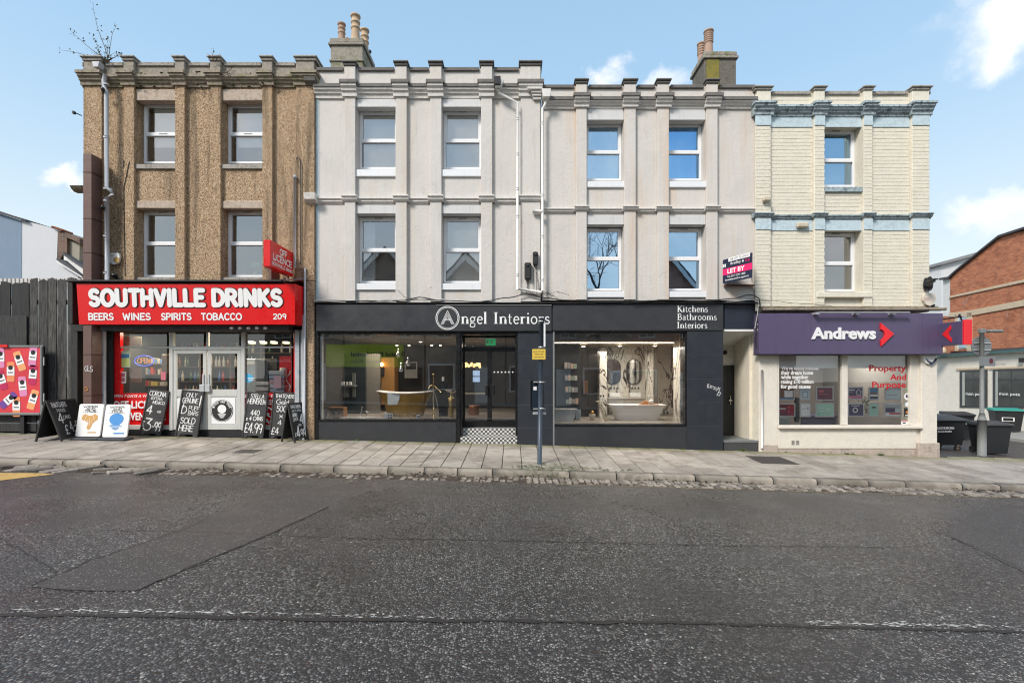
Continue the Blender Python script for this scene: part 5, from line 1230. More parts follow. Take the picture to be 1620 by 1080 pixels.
def aframe(label, na, fa, spl_r, spl_l, h, lines, th=.03):
    """folding board: near and far ends of its ridge, feet spread to either side"""
    d = Vector((fa[0]-na[0], fa[1]-na[1], 0)); L = d.length; yaw = math.atan2(d.y, d.x); zg = gz(na[0], na[1])
    t = thing('folding_board', label, 'chalkboard', (na[0], na[1], zg))
    for sgn, spl in ((1, spl_r), (-1, spl_l)):
        lean = math.atan2(spl, h); hl = math.hypot(spl, h)
        base = Matrix.Translation((na[0], na[1], zg+h)) @ Matrix.Rotation(yaw, 4, 'Z')
        # local: x along the ridge, face towards -y local
        if sgn < 0: base = base @ Matrix.Translation((L, 0, 0)) @ Matrix.Rotation(PI, 4, 'Z')
        Mt = base @ Matrix.Rotation(-lean, 4, 'X') @ Matrix.Translation((0, -.012, -hl))
        mb = MB(Mt); mb.box(.03, L-.03, 0, .015, .10, hl-.02); mb.build('board', BLACKM, t)
        mb = MB(Mt); mb.box(0, .04, -.008, .024, 0, hl, .004); mb.box(L-.04, L, -.008, .024, 0, hl, .004); mb.box(.04, L-.04, -.006, .022, hl-.05, hl, .004); mb.box(.04, L-.04, -.006, .022, .08, .12, .004); mb.build('frame', CHF, t)
        if sgn > 0:
            mb = MB(Mt)
            for s, u0, u1, v, hh, w in lines: strokes(mb, s, .04+u0*(L-.08), v*hl, hh*hl, w, y=-.002, jit=.05, slant=.05, fit=(u1-u0)*(L-.08))
            mb.build('chalk_writing', CHALK, t)
    return t
aframe('black folding board reading THATCHERS HAZE 4 CANS £4 by the fence', (-10.22, -1.0), (-10.40, -.10), .30, .18, .90, [('THATCHERS', .05, .62, .82, .11, .14), ('HAZE', .2, .52, .70, .07, .15), ('4', .12, .34, .44, .24, .12), ('CANS', .32, .6, .52, .08, .16), ('£', .22, .38, .16, .22, .1), ('4.-5', .42, .8, .20, .24, .12)])
aframe('black folding board reading THATCHERS JUICY APPLE £4.99 by the pebbledash pier', (-5.16, -.50), (-5.02, -.04), .20, .16, .90, [('THATCHERS', .05, .9, .86, .09, .13), ('JUICY APPLE', .1, .9, .77, .05, .14), ('ORANGE', .1, .5, .64, .09, .12), ('LEMON', .1, .5, .54, .07, .12), ('4', .6, .95, .46, .24, .13), ('CANS', .45, .7, .40, .05, .14), ('£', .02, .2, .12, .12, .12), ('4', .18, .46, .08, .30, .12), ('99', .5, .92, .1, .22, .12)])
def pave_sign(label, px0, px1, art):
    yb = -.66; xa, xb = X(px0, yb), X(px1, yb); w = xb-xa; xm = (xa+xb)/2; zg = gz(xm, yb); h = .76
    t = thing('pavement_sign', label, 'pavement sign', (xm, yb, zg)); Mt = Matrix.Translation((xm, yb, zg+.05)) @ Matrix.Rotation(-.16, 4, 'X')
    mb = MB(); mb.box(xa-.03, xb+.03, yb-.10, yb+.20, zg-.0, zg+.05, .02); mb.build('base', mat('rubber_grey', (.06, .065, .075, 1), .8), t)
    mb = MB(Mt); mb.prism(rrect(-w/2, w/2, .02, h, .04), 'y', 0, .03); mb.build('panel', WHITEP, t)
    mb = MB(Mt @ Matrix.Translation((0, -.003, 0)))
    for s, v in (('WIPER', .89), ('AND', .825), ('TRUE', .76)): strokes(mb, s, -.18*len(s)/5*w/.55, v*h, .042, .2, 1, gap=.1, fit=.36*len(s)/5*w/.55)
    mb.box(-w*.32, w*.32, -.001, 0, .745*h, .75*h); mb.build('lettering', BLACKM, t)
    mb = MB(Mt @ Matrix.Translation((0, -.003, 0)))
    if art == 'ele':
        m_ = mat('ochre_print', (.62, .34, .10, 1), .6, var=.15, scale=30); c = .50*h
        mb.add([(x*w, -.0002, c+z*w) for x, z in ((-.30, .22), (-.18, .27), (-.06, .2), (.06, .2), (.18, .27), (.30, .22), (.33, .05), (.2, -.05), (.14, -.12), (.08, -.3), (0, -.38), (-.08, -.3), (-.04, -.1), (-.16, -.02), (-.33, .05))], [tuple(range(15))])
        mb.box(-.02*w, .32*w, -.001, 0, .135*h, .165*h)
        k = MB(Mt @ Matrix.Translation((0, -.006, 0))); 
        for pts in ([(-.14, .2), (-.2, .0)], [(.14, .2), (.2, .0)], [(0, .1), (.02, -.2)], [(-.08, .02), (-.02, -.14)], [(.1, .03), (.12, -.1)]): ribbon(k, [(a*w, c+b*w) for a, b in pts], .008, 0)
        k.build('print_lines', WPRINT, t)
    else:
        m_ = mat('azure_print', (.06, .27, .62, 1), .6, var=.08, scale=30); c = .56*h
        mb.disc(0, c, .29*w, 0, 28, .24*w)
        for k, (q, r_) in enumerate(((-.24, .22), (-.29, .26), (-.34, .17), (-.38, .13), (-.42, .07))): mb.box(-r_*w, r_*w*(1 if k % 2 else .8), -.001, 0, c+q*w-.008, c+q*w+.008)
        mb.box(-.05*w, .38*w, -.001, 0, .12*h, .16*h)
    mb.build('print', m_, t)
    return t
pave_sign('white WIPER AND TRUE pavement sign with an orange elephant head', 118.5, 157.5, 'ele')
pave_sign('white WIPER AND TRUE pavement sign with a blue balloon', 161, 200, 'bal')

# ------------------------------------------------------------------ showroom front (houses 2 and 3)
ANTH = mat('anthracite_panel', (.034, .036, .040, 1), .42, var=.10, scale=2, streak=.15, dirt=(.08, .08, .08, 1), dirt_amt=.15)
ANTB = mat('anthracite_cladding', (.026, .030, .037, 1), .40, var=.12, scale=3, streak=.1)
ANTJ = mat('joint_grey', (.10, .10, .105, 1), .7)
mb = MB(); mb.box(X(500, -.1), X(873, -.1), -.11, .1, Z(524, -.1), Z(481, -.1), .012); fa = mb.build('fascia', ANTH, b2)
mb = MB(); mb.box(X(690, -.14), X(873, -.14), -.13, -.112, Z(483.2, -.12), Z(482, -.12)); mb.build('sign_trim', mat('trim_grey', (.2, .2, .2, 1), .5), fa)
mb = MB(); mb.box(X(499.6), X(1199), -.14, .1, Z(480, -.1), Z(478.4, -.1), .004); mb.build('fascia_capping', BLACKM, b2)
mb = MB(); mb.box(X(873.4, -.08), X(1145, -.08), -.09, .1, Z(523.5, -.08), Z(480, -.08), .02); fb = mb.build('fascia', ANTH, b3)
mb = MB(); mb.box(X(1145.6), X(1198.5), -.02, .25, Z(520.5), Z(477), .004); mb.build('dark_beam', mat('blue_black_beam', (.016, .022, .036, 1), .5), b3)
# lettering
y_ = -.118; ls = thing('shop_lettering', 'white serif shop name Angel Interiors with ringed capital A on the dark fascia', 'lettering', (X(780, y_), y_, Z(503, y_)))
mb = MB(); cx, cz = X(708, y_), Z(502.8, y_); r_ = .283
mb.disc(cx, cz, r_, y_, 48, None, r_-.018); mb.disc(cx, cz, r_-.036, y_, 48, None, r_-.046); mb.build('ring', WPRINT, ls)
mb = MB()
for k, o in enumerate((0, .026, .052)):
    for sg in (-1, 1): ribbon(mb, [(cx+sg*(.155-o), cz-.15), (cx+sg*.0, cz+.175-o*2.4)] if True else [], .011, y_-.0003*k-.0001*(sg > 0))
ribbon(mb, [(cx-.085, cz-.055), (cx+.085, cz-.055)], .011, y_-.002); ribbon(mb, [(cx-.07, cz-.03), (cx+.07, cz-.03)], .011, y_-.0022); mb.build('letter', WPRINT, ls)
mb = MB(); serif(mb, 'ngel', X(729.5, y_), X(771.5, y_), Z(512, y_), .27, y_); serif(mb, 'Interiors', X(780.5, y_), X(871, y_), Z(512, y_), .27, y_); mb.build('letters', WPRINT, ls)
y_ = -.098; lk = thing('shop_lettering', 'white serif words Kitchens Bathrooms Interiors stacked on the dark fascia', 'lettering', (X(1100, y_), y_, Z(500, y_)))
mb = MB(); serif(mb, 'Kitchens', X(1071, y_), X(1120.5, y_), Z(493.3, y_), .150, y_); serif(mb, 'Bathrooms', X(1071, y_), X(1134.5, y_), Z(506, y_), .150, y_); serif(mb, 'Interiors', X(1071, y_), X(1119.5, y_), Z(519, y_), .150, y_); mb.build('letters', WPRINT, lk)
# carcass
FRM = mat('black_window_frame', (.010, .010, .011, 1), .3, var=.1)
gl_ = lambda px: gx(X(px))-.06
mb = MB(); mb.box(X(500), X(504.5), -.06, .3, gl_(502), Z(524), .004); mb.box(X(504.5), X(724), -.03, .25, Z(528.3), Z(524), 0); mb.box(X(722), X(728), -.05, .3, gl_(725), Z(524), .004); mb.box(X(504.5), X(722), -.06, .3, Z(666), Z(663), .004); mb.build('window_frame', FRM, b2)
mb = MB(); mb.box(X(504.5), X(722), -.045, .2, gl_(720), Z(666.2), .01); mb.build('stall_riser', ANTH, b2)
pane(b2, 504.5, 722, 528.3, 663, .04, GLASS_SHOP, 'shop_pane')
mb = MB(); mb.box(X(505), X(508.5), .05, .12, Z(663), Z(528.5)); mb.build('pale_reveal', WHITEP, b2)
# doorway with tiled steps
mb = MB(); mb.box(X(728), X(731), -.02, .55, gl_(729), Z(524), 0); mb.box(X(728), X(818.5), .0, .55, Z(529), Z(524), 0); mb.box(X(815.5, .3), X(818.4, .3)+.02, .02, .55, gl_(817), Z(524), 0); mb.build('door_surround', FRM, b2)
yd = .36
mb = MB()
for a, c in ((731, 735.5), (771, 778.3), (815, 819)): mb.box(X(a, yd), X(c, yd), yd, yd+.06, Z(676, yd), Z(549 if a == 771 else 528, yd), .004)
mb.box(X(735.5, yd), X(815, yd), yd+.002, yd+.06, Z(556, yd), Z(549, yd), .003); mb.box(X(735.5, yd), X(815, yd), yd+.002, yd+.06, Z(534, yd), Z(528, yd), .003); mb.box(X(735.5, yd), X(815, yd), yd+.002, yd+.06, Z(676, yd), Z(666, yd), .003)
d = mb.build('door', FRM, b2)
pane(d, 735.5, 771, 556, 666, yd+.03, GLASS_SHOP); pane(d, 778.3, 815, 556, 666, yd+.03, GLASS_SHOP); pane(d, 735.5, 815, 534, 549, yd+.03, GLASS_SHOP)
mb = MB()
for k in range(6): mb.disc(X(782+k*5.8, yd), Z(588.4, yd), .020, yd+.02, 12)
mb.build('safety_dots', WPRINT, d)
mb = MB(); mb.box(X(768, yd), X(772, yd), yd-.07, yd, Z(625, yd), Z(610, yd), .008); mb.box(X(776, yd), X(783, yd), yd-.05, yd, Z(624, yd), Z(609, yd), .012); mb.build('handle', BLACKP, d)
ex = thing('exit_sign', 'lit green running man exit sign above the showroom doors', 'exit sign', (X(776, yd), yd+.08, Z(540, yd)))
mb = MB(); mb.box(X(768, yd), X(784, yd), yd+.09, yd+.12, Z(546, yd), Z(535.5, yd), .004); mb.build('panel', mat('exit_green', (.02, .42, .13, 1), .4, emit=.35), ex)
mb = MB(); ye = yd+.086; ribbon(mb, [(X(778, ye), Z(543, ye)), (X(778, ye), Z(539.5, ye))], .025, ye); ribbon(mb, [(X(776, ye), Z(540.5, ye)), (X(778, ye), Z(538.5, ye)), (X(780, ye), Z(540.5, ye))], .02, ye-.001); plate(mb, X(770, ye), X(773, ye), Z(543.5, ye), Z(538, ye), ye); mb.build('pictogram', WPRINT, ex)
TIL = NT('patterned_tile'); 
def _tile():
    t = TIL; xyz = t.sepxyz(); s = .105
    def cell(v, off=0): return t.m('SUBTRACT', t.m('FRACT', t.m('ADD', t.m('DIVIDE', v, s), off+100.0)), .5)
    v2 = t.m('ADD', xyz[2], xyz[1])
    def dot(off, r0): 
        a, b = cell(xyz[0], off), cell(v2, off); d = t.m('SQRT', t.m('ADD', t.m('POWER', a, 2), t.m('POWER', b, 2))); return t.mr(d, r0-.04, r0+.04, 1, 0)
    f = t.m('MAXIMUM', dot(0, .30), dot(.5, .30)); f2 = t.m('MAXIMUM', dot(0, .08), dot(.5, .08))
    a = t.mix(f, (.72, .71, .68, 1), (.03, .03, .032, 1)); a = t.mix(f2, a, (.6, .6, .58, 1)); t.set('Base Color', a); t.set('Roughness', .3); t.bump(f, .001)
_tile()
mb = MB(); zg = gx(X(770)); z1_, z2_ = Z(690, 0), Z(677, .16)
mb.box(X(725.5), X(818.4), -.03, .16, zg-.08, z1_, .004); mb.box(X(728.5), X(818.4), .14, .55, z1_+.001, z2_, .004); mb.build('tiled_step', TIL.mt, b2)
# clad pillar
def clad(bld, a, c, rows, yf, base):
    ob = []
    for t, q in zip(rows, rows[1:]):
        mb = MB(); mb.box(X(a, yf)+.004, X(c, yf)-.004, yf, .3, (Z(q, yf)+.004) if q != rows[-1] else base, Z(t, yf)-.004, .003); ob.append(mb.build('cladding_panel', ANTB, bld))
    mb = MB(); mb.box(X(a, yf)+.006, X(c, yf)-.006, yf+.006, .29, base, Z(rows[0], yf)-.006); mb.build('cladding_joint', ANTJ, bld)
clad(b2, 818.7, 853, [524.4, 563, 601.5, 640, 676.5, 701], -.05, gl_(840)); clad(b3, 853, 876.5, [524.4, 563, 601.5, 640, 676.5, 701], -.05, gl_(865))
clad(b3, 1087, 1144.5, [523.8, 561.5, 599, 636, 673, 711], -.07, gl_(1130))
mb = MB(); mb.box(X(874.5), X(877), -.055, .25, gl_(876), Z(524), .003); mb.build('metal_trim', STEEL, b3)
mb = MB(); mb.box(X(877), X(1087), -.02, .25, Z(528), Z(523.6), 0); mb.box(X(1083), X(1087), -.03, .3, Z(673), Z(528), .003); mb.box(X(877), X(1083), -.06, .3, Z(673.5), Z(671), .003); mb.build('window_frame', FRM, b3)
mb = MB(); mb.box(X(877), X(1087), -.045, .2, gl_(1080), Z(673.8), .01); mb.build('stall_riser', ANTH, b3)
pane(b3, 877, 1083, 528, 671, .04, GLASS_SHOP, 'shop_pane')
mb = MB(); s_ = MB()
def tagwrite(b, pts, w): ribbon(b, pts, w, -.0725)
g0 = lambda px, py: (X(px, -.0725), Z(py, -.0725))
tagwrite(mb, [g0(1120, 607), g0(1119, 613)], .014)
for pts in ([(1118.5, 608), (1122, 607.5), (1120, 610.5), (1123, 612.5), (1119.5, 613)], [(1124, 609), (1124.5, 614), (1127, 612)], [(1124, 611), (1127, 610)], [(1128, 611), (1131, 612.5), (1128.5, 615.5), (1132, 616)], [(1132.5, 612), (1133.5, 618), (1137, 612)], [(1135, 616), (1139.5, 613), (1136.5, 621), (1134, 625), (1138, 625.5), (1140.5, 621), (1137, 620)]): tagwrite(mb, [g0(*p) for p in pts], .016)
gt = mb.build('graffiti_tag', mat('white_spray', (.62, .62, .62, 1), .7), None); tag(gt, 'white scribbled graffiti tag on the dark cladding by the flat entrance', 'graffiti')
# entrance recess to the flats
CRW = m_oldpaint('cream_recess_wall', (.84, .79, .66, 1), (.34, .32, .27, 1), .25)
xr0, xr1 = X(1144.5), X(1199.5); yb = 1.15; zf = .072; zc0, zc1 = Z(523, 0), Z(545.8, yb); zds = Z(578, yb)
mb = MB(); mb.box(xr1, xr1+.06, 0, yb, gl_(1199), 3.2); mb.box(xr0-.04, xr1, yb, yb+.1, zds, 3.2); mb.box(xr0-.06, xr0, .3, yb, -.3, 3.2); mb.box(X(1163.5, yb), xr1, yb, yb+.1, zf-.1, zds); mb.build('recess_wall', CRW, b3)
mb = MB(); mb.add([(xr0, .0, zc0), (xr1, .0, zc0), (xr1, yb, zc1), (xr0, yb, zc1)], [(0, 1, 2, 3)]); mb.box(X(1145), xr1, -.01, .0, Z(524), Z(520.6), 0); mb.build('recess_ceiling', WHITEP, b3)
mb = MB(); mb.box(xr0+.0, X(1163.5, yb), yb-.05, yb, zf, zds, .006); dr = mb.build('front_door', mat('black_door', (.016, .017, .018, 1), .35), b3)
mb = MB(); mb.box(X(1152.5, yb), X(1154, yb), yb-.10, yb-.05, Z(640, yb), Z(625.5, yb), .01); mb.box(X(1150.5, yb), X(1156, yb), yb-.10, yb-.07, Z(634, yb), Z(632, yb), .004); mb.build('handle', CHROME, dr)
mb = MB()
for q in (1149.5, 1158.5): mb.box(X(q, yb), X(q+.6, yb), yb-.054, yb-.049, Z(680, yb), Z(582, yb))
mb.build('door_groove', BLACKP, dr)
mb = MB(); mb.box(xr0, xr1, -.02, yb, gl_(1190), zf-.03, .006); mb.build('entrance_step', mat('dark_step', (.055, .055, .057, 1), .7, var=.2), b3)
mb = MB(); mb.box(xr0-.2, xr1, -.03, .03, zf-.0, zf+.015, .003); mb.box(xr0-.2, xr1, -.03, yb-.06, zf-.029, zf, 0); mb.build('step_nosing', STEEL, b3)
ic = thing('entry_intercom', 'grey and black intercom box on the cream wall of the flat entrance', 'intercom', (xr1-.03, .95, 1.5)); mb = MB(); mb.box(xr1-.05, xr1-.001, .82, 1.04, Z(612, .9), Z(596, .9), .008); mb.build('housing', BLACKP, ic); mb = MB(); mb.box(xr1-.055, xr1-.051, .86, 1.0, Z(610, .9), Z(604, .9)); mb.build('keypad', ALU, ic)
cm = thing('entry_camera', 'small black camera high on the flat entrance back wall', 'camera', (X(1147, 1.1), 1.1, Z(558, 1.1))); mb = MB(); mb.ball((X(1147, 1.08), 1.08, Z(557.5, 1.08)), .06, 10, 6); mb.build('housing', BLACKP, cm)
# ------------------------------------------------------------------ showroom interiors
zfl, zfr, zce = .575, .485, 2.62
TAUPE = mat('taupe_wall', (.20, .18, .155, 1), .8); SLF = mat('showroom_floor', (.34, .30, .25, 1), .35, var=.15, scale=4)
room(b2, X(501), X(820), .30, 4.2, zfl, zce, mat('charcoal_wall', (.045, .043, .042, 1), .8, var=.2), SLF, mat('taupe_ceiling', (.34, .32, .29, 1), .85))
mb = MB(); mb.box(X(504.5), X(722), .1, .30, zfl-.02, zfl, 0); mb.box(X(504.5), X(820), .10, .3, zce-.001, zce+.2, 0); mb.build('window_board', SLF, b2)
room(b3, X(877)-.04, 4.98, .30, 3.4, zfr, 2.72, mat('showroom_wall', (.30, .27, .22, 1), .8, var=.12), SLF, mat('taupe_ceiling', (.34, .32, .29, 1), .85))
mb = MB(); mb.box(X(877), X(1083), .1, .30, zfr-.02, zfr, 0); mb.build('window_board', SLF, b3)
BUP = '%s'
def obj1(mb, name, m, label, cat, group=None): return mb.build(name, m, label=label, cat=cat, group=group)
# roll-top bath in aged gold with white inside
GOLD = mat('aged_gold', (.42, .27, .06, 1), .38, metal=.75, var=.25, scale=6, dirt=(.25, .10, .03, 1), dirt_amt=.4); WCER = mat('white_ceramic', (.80, .80, .79, 1), .15, var=.02)
y0 = .85; cx = (X(589, y0)+X(686, y0))/2; hw = (X(686, y0)-X(589, y0))/2; zb_ = zfl; zt = Z(621, y0)
tb = thing('gold_bath', 'freestanding gold bath with white rim and raised ends in the showroom window', 'bath', (cx, y0+.3, zb_))
mb = MB(); n = 32; rings = [(.60, .0), (.66, .06), (.70, .25), (.78, .6), (.93, .88), (1.0, 1.0)]; v = []
def rimz(a): return .055*abs(math.cos(a))**2
for s_, t in rings:
    for k in range(n):
        a = 2*PI*k/n; v.append((cx+hw*s_*math.cos(a)*.93, y0+.3+.34*s_*math.sin(a), zb_+(zt-zb_-.04)*t+rimz(a)*t))
mb.add(v, [(i*n+k, i*n+(k+1) % n, (i+1)*n+(k+1) % n, (i+1)*n+k) for i in range(len(rings)-1) for k in range(n)], True); mb.build('tub', GOLD, tb)
mb = MB(); v = []
for s_, t, dz in ((1.0, 1.0, 0), (1.06, 1.0, .012), (1.07, 1.0, .032), (1.0, 1.0, .04), (.94, 1.0, .02), (.74, .6, 0), (.5, .2, 0)):
    for k in range(n): a = 2*PI*k/n; v.append((cx+hw*s_*math.cos(a)*.93, y0+.3+.34*s_*math.sin(a), zb_+(zt-zb_-.04)*t+rimz(a)*t+dz))
mb.add(v, [(i*n+k, i*n+(k+1) % n, (i+1)*n+(k+1) % n, (i+1)*n+k) for i in range(6) for k in range(n)], True); mb.build('rim', WCER, tb)
mb = MB(); xa, xb = X(613.5, y0), X(633, y0); zz = zt-.03; mb.add([(xa, y0-.03, zz+.015), (xb, y0-.03, zz+.015), (xb-.01, y0-.05, zz-.15), (xb-.07, y0-.045, zz-.275), (xa+.01, y0-.05, zz-.28), (xa, y0+.02, zz+.035), (xb, y0+.02, zz+.035)], [(0, 4, 3, 2, 1), (0, 1, 6, 5)]); obj1(mb, 'towel', mat('pale_towel', (.66, .73, .76, 1), .95, bump=.004, bscale=150), 'pale blue towel hanging over the rim of the gold bath', 'towel')
tp = thing('bath_tap', 'tall brass standing bath tap with looping hose beside the gold bath', 'tap', (X(689, .6), .6, zfl))
mb = MB(); x_ = X(686, .6); mb.tube([(x_, .6, zfl), (x_, .6, Z(595, .6))], .014, 8); mb.tube([(X(678, .6), .6, Z(615, .6)), (X(681, .6), .6, Z(610, .6)), (x_, .6, Z(609, .6)), (X(698, .6), .6, Z(620, .6))], .014, 8); mb.ball((x_, .6, Z(592.5, .6)), .03); mb.build('stem', mat('brass', (.6, .45, .22, 1), .25, metal=.9), tp)
mb = MB(); mb.tube([(X(686+4*math.sin(t*PI)*(1 if t < .5 else 1), .55)+(.05*math.sin(2*PI*t)), .55, Z(617+32*math.sin(PI*t), .55)) for t in [k/14 for k in range(15)]], .010, 6); mb.build('hose', mat('pale_hose', (.6, .58, .5, 1), .3), tp)
ur = thing('urn_stand', 'tall tapering gold urn with silver bowl at the showroom door end', 'urn', (X(714, .7), .7, zfl))
mb = MB(); hz_ = Z(629, .7)-zfl; mb.lathe([(.045, 0), (.05, .02), (.07, hz_*.75), (.085, hz_*.95), (.07, hz_), (.03, hz_+.02), (.025, hz_+.10)], (X(714, .7), .7, zfl), 16); mb.build('body', mat('hammered_gold', (.55, .42, .18, 1), .35, metal=.8, bump=.006, bscale=60), ur)
mb = MB(); mb.lathe([(.03, 0), (.13, .06), (.16, .10), (.15, .105), (.02, .03)], (X(714, .7), .7, Z(621, .7)-.03), 16); mb.build('bowl', CHROME, ur)
pl_ = thing('plinth', 'black square plinth carrying a small white soap bottle beside the urn', 'plinth', (X(700, .95), .95, zfl)); pbox(694, 707, 603, 664, .95, 1.15).build('block', BLACKP, pl_)
obj1(pbox(699, 703, 596, 603, 1.0, 1.05, .01), 'soap_bottle', WHITEP, 'small white soap bottle standing on the black plinth', 'bottle')
# glass drop pendants
for k, (px, py, lab) in enumerate(((630, 559, 'highest glass drop pendant, hanging in front of the green reflected sign'), (634, 582, 'lowest glass drop pendant over the gold bath'), (645.5, 573, 'middle height glass drop pendant hanging nearest the black wall'))):
    t = thing('pendant_lamp', lab, 'pendant lamp', (X(px, .7), .7, Z(py, .7)), 'glass pendants over the gold bath'); z_ = Z(py+5, .7)
    mb = MB(); mb.lathe([(.008, .22), (.012, .17), (.025, .11), (.055, .06), (.062, .03), (.045, 0), (.01, -.012)], (X(px, .7), .7, z_), 14); mb.build('lamp_shade', CHROME, t)
    mb = MB(); mb.tube([(X(px, .7), .7, z_+.2), (X(px, .7), .7, zce)], .003, 4); mb.build('cord', BLACKP, t)
# orchid, crate, tap display and cards
t = thing('orchid', 'white orchid in a pale vase on the dark shelf behind the west pane', 'orchid', (X(527, 1.6), 1.6, Z(605, 1.6)))
mb = MB(); mb.tube([(X(530, 1.6), 1.6, Z(612, 1.6)), (X(531, 1.6), 1.6, Z(596, 1.6)), (X(527, 1.6), 1.6, Z(587, 1.6)), (X(524, 1.6), 1.6, Z(592, 1.6))], .008, 5); mb.build('stem', mat('stem_green', (.05, .09, .03, 1), .6), t)
mb = MB()
for k in range(16): a = R.uniform(-.9, 1.1); mb.ball((X(531-9*math.cos(a*.9)*R.uniform(.3, 1), 1.6), 1.6+R.uniform(-.04, .04), Z(588+R.uniform(-4, 4), 1.6)), .028, 7, 4, (1, .5, .8))
mb.build('flowers', WPRINT, t); mb = MB(); mb.lathe([(.03, 0), (.035, .1), (.025, .2)], (X(531, 1.6), 1.6, Z(614, 1.6)), 10); mb.build('vase', mat('grey_vase', (.35, .36, .36, 1), .3), t)
ds = thing('display_unit', 'dark blue black display unit with white frames behind the west showroom pane', 'display unit', (X(546, 1.9), 1.9, zfl))
pbox(517, 578, 558, 662, 1.9, 2.1).build('back_panel', mat('blue_black_unit', (.018, .028, .034, 1), .5), ds)
mb = pbox(520, 560, 609, 612, 1.6, 1.9); pbox(541, 550, 612, 628, 1.75, 1.9, mb=mb); pbox(557, 562, 590, 628, 1.85, 1.9, mb=mb); mb.build('shelf', mat('grey_shelf', (.16, .17, .17, 1), .5), ds)
for k, (a, c) in enumerate(((534, 537), (538.5, 544.5), (547, 550), (552, 556))): obj1(pbox(a, c, 604, 609, 1.65, 1.7, .004), 'photo_frame', WPRINT, ('narrow white card by the orchid vase', 'square white frame with a dark centre on the grey shelf', 'slim white card near the middle of the grey shelf', 'short white card at the end of the grey shelf')[k], 'card')
cr = thing('wooden_crate', 'small open orange wood crate holding a plant on the display floor', 'crate', (X(531, .5), .5, zfl)); WOO = m_wood('orange_wood', (.55, .25, .07, 1), (.40, .17, .05, 1), .6)
mb = pbox(518, 544, 644.5, 646, .45, .7, .003); pbox(518, 520, 646, 661.5, .45, .7, .003, mb); pbox(542.5, 544, 646, 661.5, .45, .7, .003, mb); pbox(518, 544, 661, 662.5, .45, .7, .003, mb); pbox(518, 544, 645, 662, .70, .715, 0, mb); mb.build('box', WOO, cr)
mb = MB()
for k in range(60): a = R.uniform(0, 6.28); q = R.uniform(0, .12); c_ = (X(528, .55)+q*math.cos(a)*.7, .58+R.uniform(-.05, .05), Z(653, .55)+q*math.sin(a)); mb.add([(c_[0]-.012, c_[1], c_[2]), (c_[0], c_[1]-.01, c_[2]+.02), (c_[0]+.014, c_[1], c_[2]), (c_[0], c_[1]+.005, c_[2]-.015)], [(0, 1, 2, 3)])
obj1(mb, 'trailing_plant', mat('plant_grey_green', (.10, .13, .07, 1), .7), 'small grey green plant sitting inside the orange crate', 'plant')
mb = MB()
for k in range(26): x_ = X(R.uniform(535, 602), .35); w = R.uniform(.04, .12); mb.box(x_-w, x_+w, .25+R.uniform(0, .12), .4, zfl, zfl+R.uniform(.01, .045), .01)
obj1(mb, 'pebble_display', mat('white_pebble', (.6, .6, .58, 1), .5, var=.4, scale=30), 'strip of white pebbles along the showroom window floor', 'pebbles')
tg = thing('basin_tap', 'chrome tap fittings standing in the white pebbles', 'tap', (X(575, .4), .4, zfl)); mb = MB(); mb.tube([(X(570, .4), .4, zfl), (X(573, .4), .4, Z(643, .4))], .012, 6); mb.tube([(X(582, .4), .4, zfl), (X(579, .4), .4, Z(650, .4)), (X(586, .4), .4, Z(654, .4))], .014, 6); mb.build('spout', CHROME, tg)
cd = thing('price_card', 'white card printed with dark blocks at the foot of the gold bath', 'card', (X(613, .3), .3, zfl)); pbox(607, 621, 653.5, 663, .28, .3, .002).build('card', WPRINT, cd); mb = MB()
for i in range(2):
    for j in range(3): mb.box(X(613.5+i*4, .28), X(616+i*4, .28), .276, .279, Z(657+j*2.3, .28), Z(655.5+j*2.3, .28))
mb.build('print', BLACKP, cd)
cd = thing('price_card', 'small white card with a purple square near the foot end of the bath', 'card', (X(662, .3), .3, zfl)); pbox(659, 665, 656, 662.5, .28, .3, .002).build('card', WPRINT, cd); pbox(660.5, 663.5, 657.5, 660.5, .276, .279, 0).build('print', mat('purple_print', (.10, .07, .16, 1), .6), cd)
# rear of the room
t = thing('lit_cupboard', 'tall cupboard glowing amber inside at the rear of the showroom', 'cupboard', (X(608, 3), 3.0, zfl)); pbox(603, 624, 565, 640, 3.0, 3.5).build('body', mat('amber_wood', (.42, .22, .07, 1), .5), t); mb = MB(); mb.ball((X(603.5, 2.9), 2.9, Z(576.5, 2.9)), .06); mb.build('lit_bulb', LAMPO, t); pbox(599, 607, 580, 594, 2.9, 3.0).build('niche', BLACKM, t)
t = pbox(578, 600, 560, 662, 2.0, 2.15, .01); obj1(t, 'partition', mat('grey_partition', (.20, .19, .17, 1), .5), 'upright grey partition panel behind the bath head end', 'partition')
t = thing('wall_mirror', 'grey framed square mirror on the black rear wall of the showroom', 'mirror', (X(650, 3.6), 3.6, Z(585, 3.6))); mb = pbox(640, 642, 572, 598, 3.55, 3.6); pbox(658, 660, 572, 598, 3.55, 3.6, mb=mb); pbox(642, 658, 572, 574, 3.55, 3.6, mb=mb); mb.build('frame', GREYP, t); pbox(642, 658, 584, 598, 3.56, 3.6).build('panel', mat('grey_tile', (.25, .25, .25, 1), .4), t)
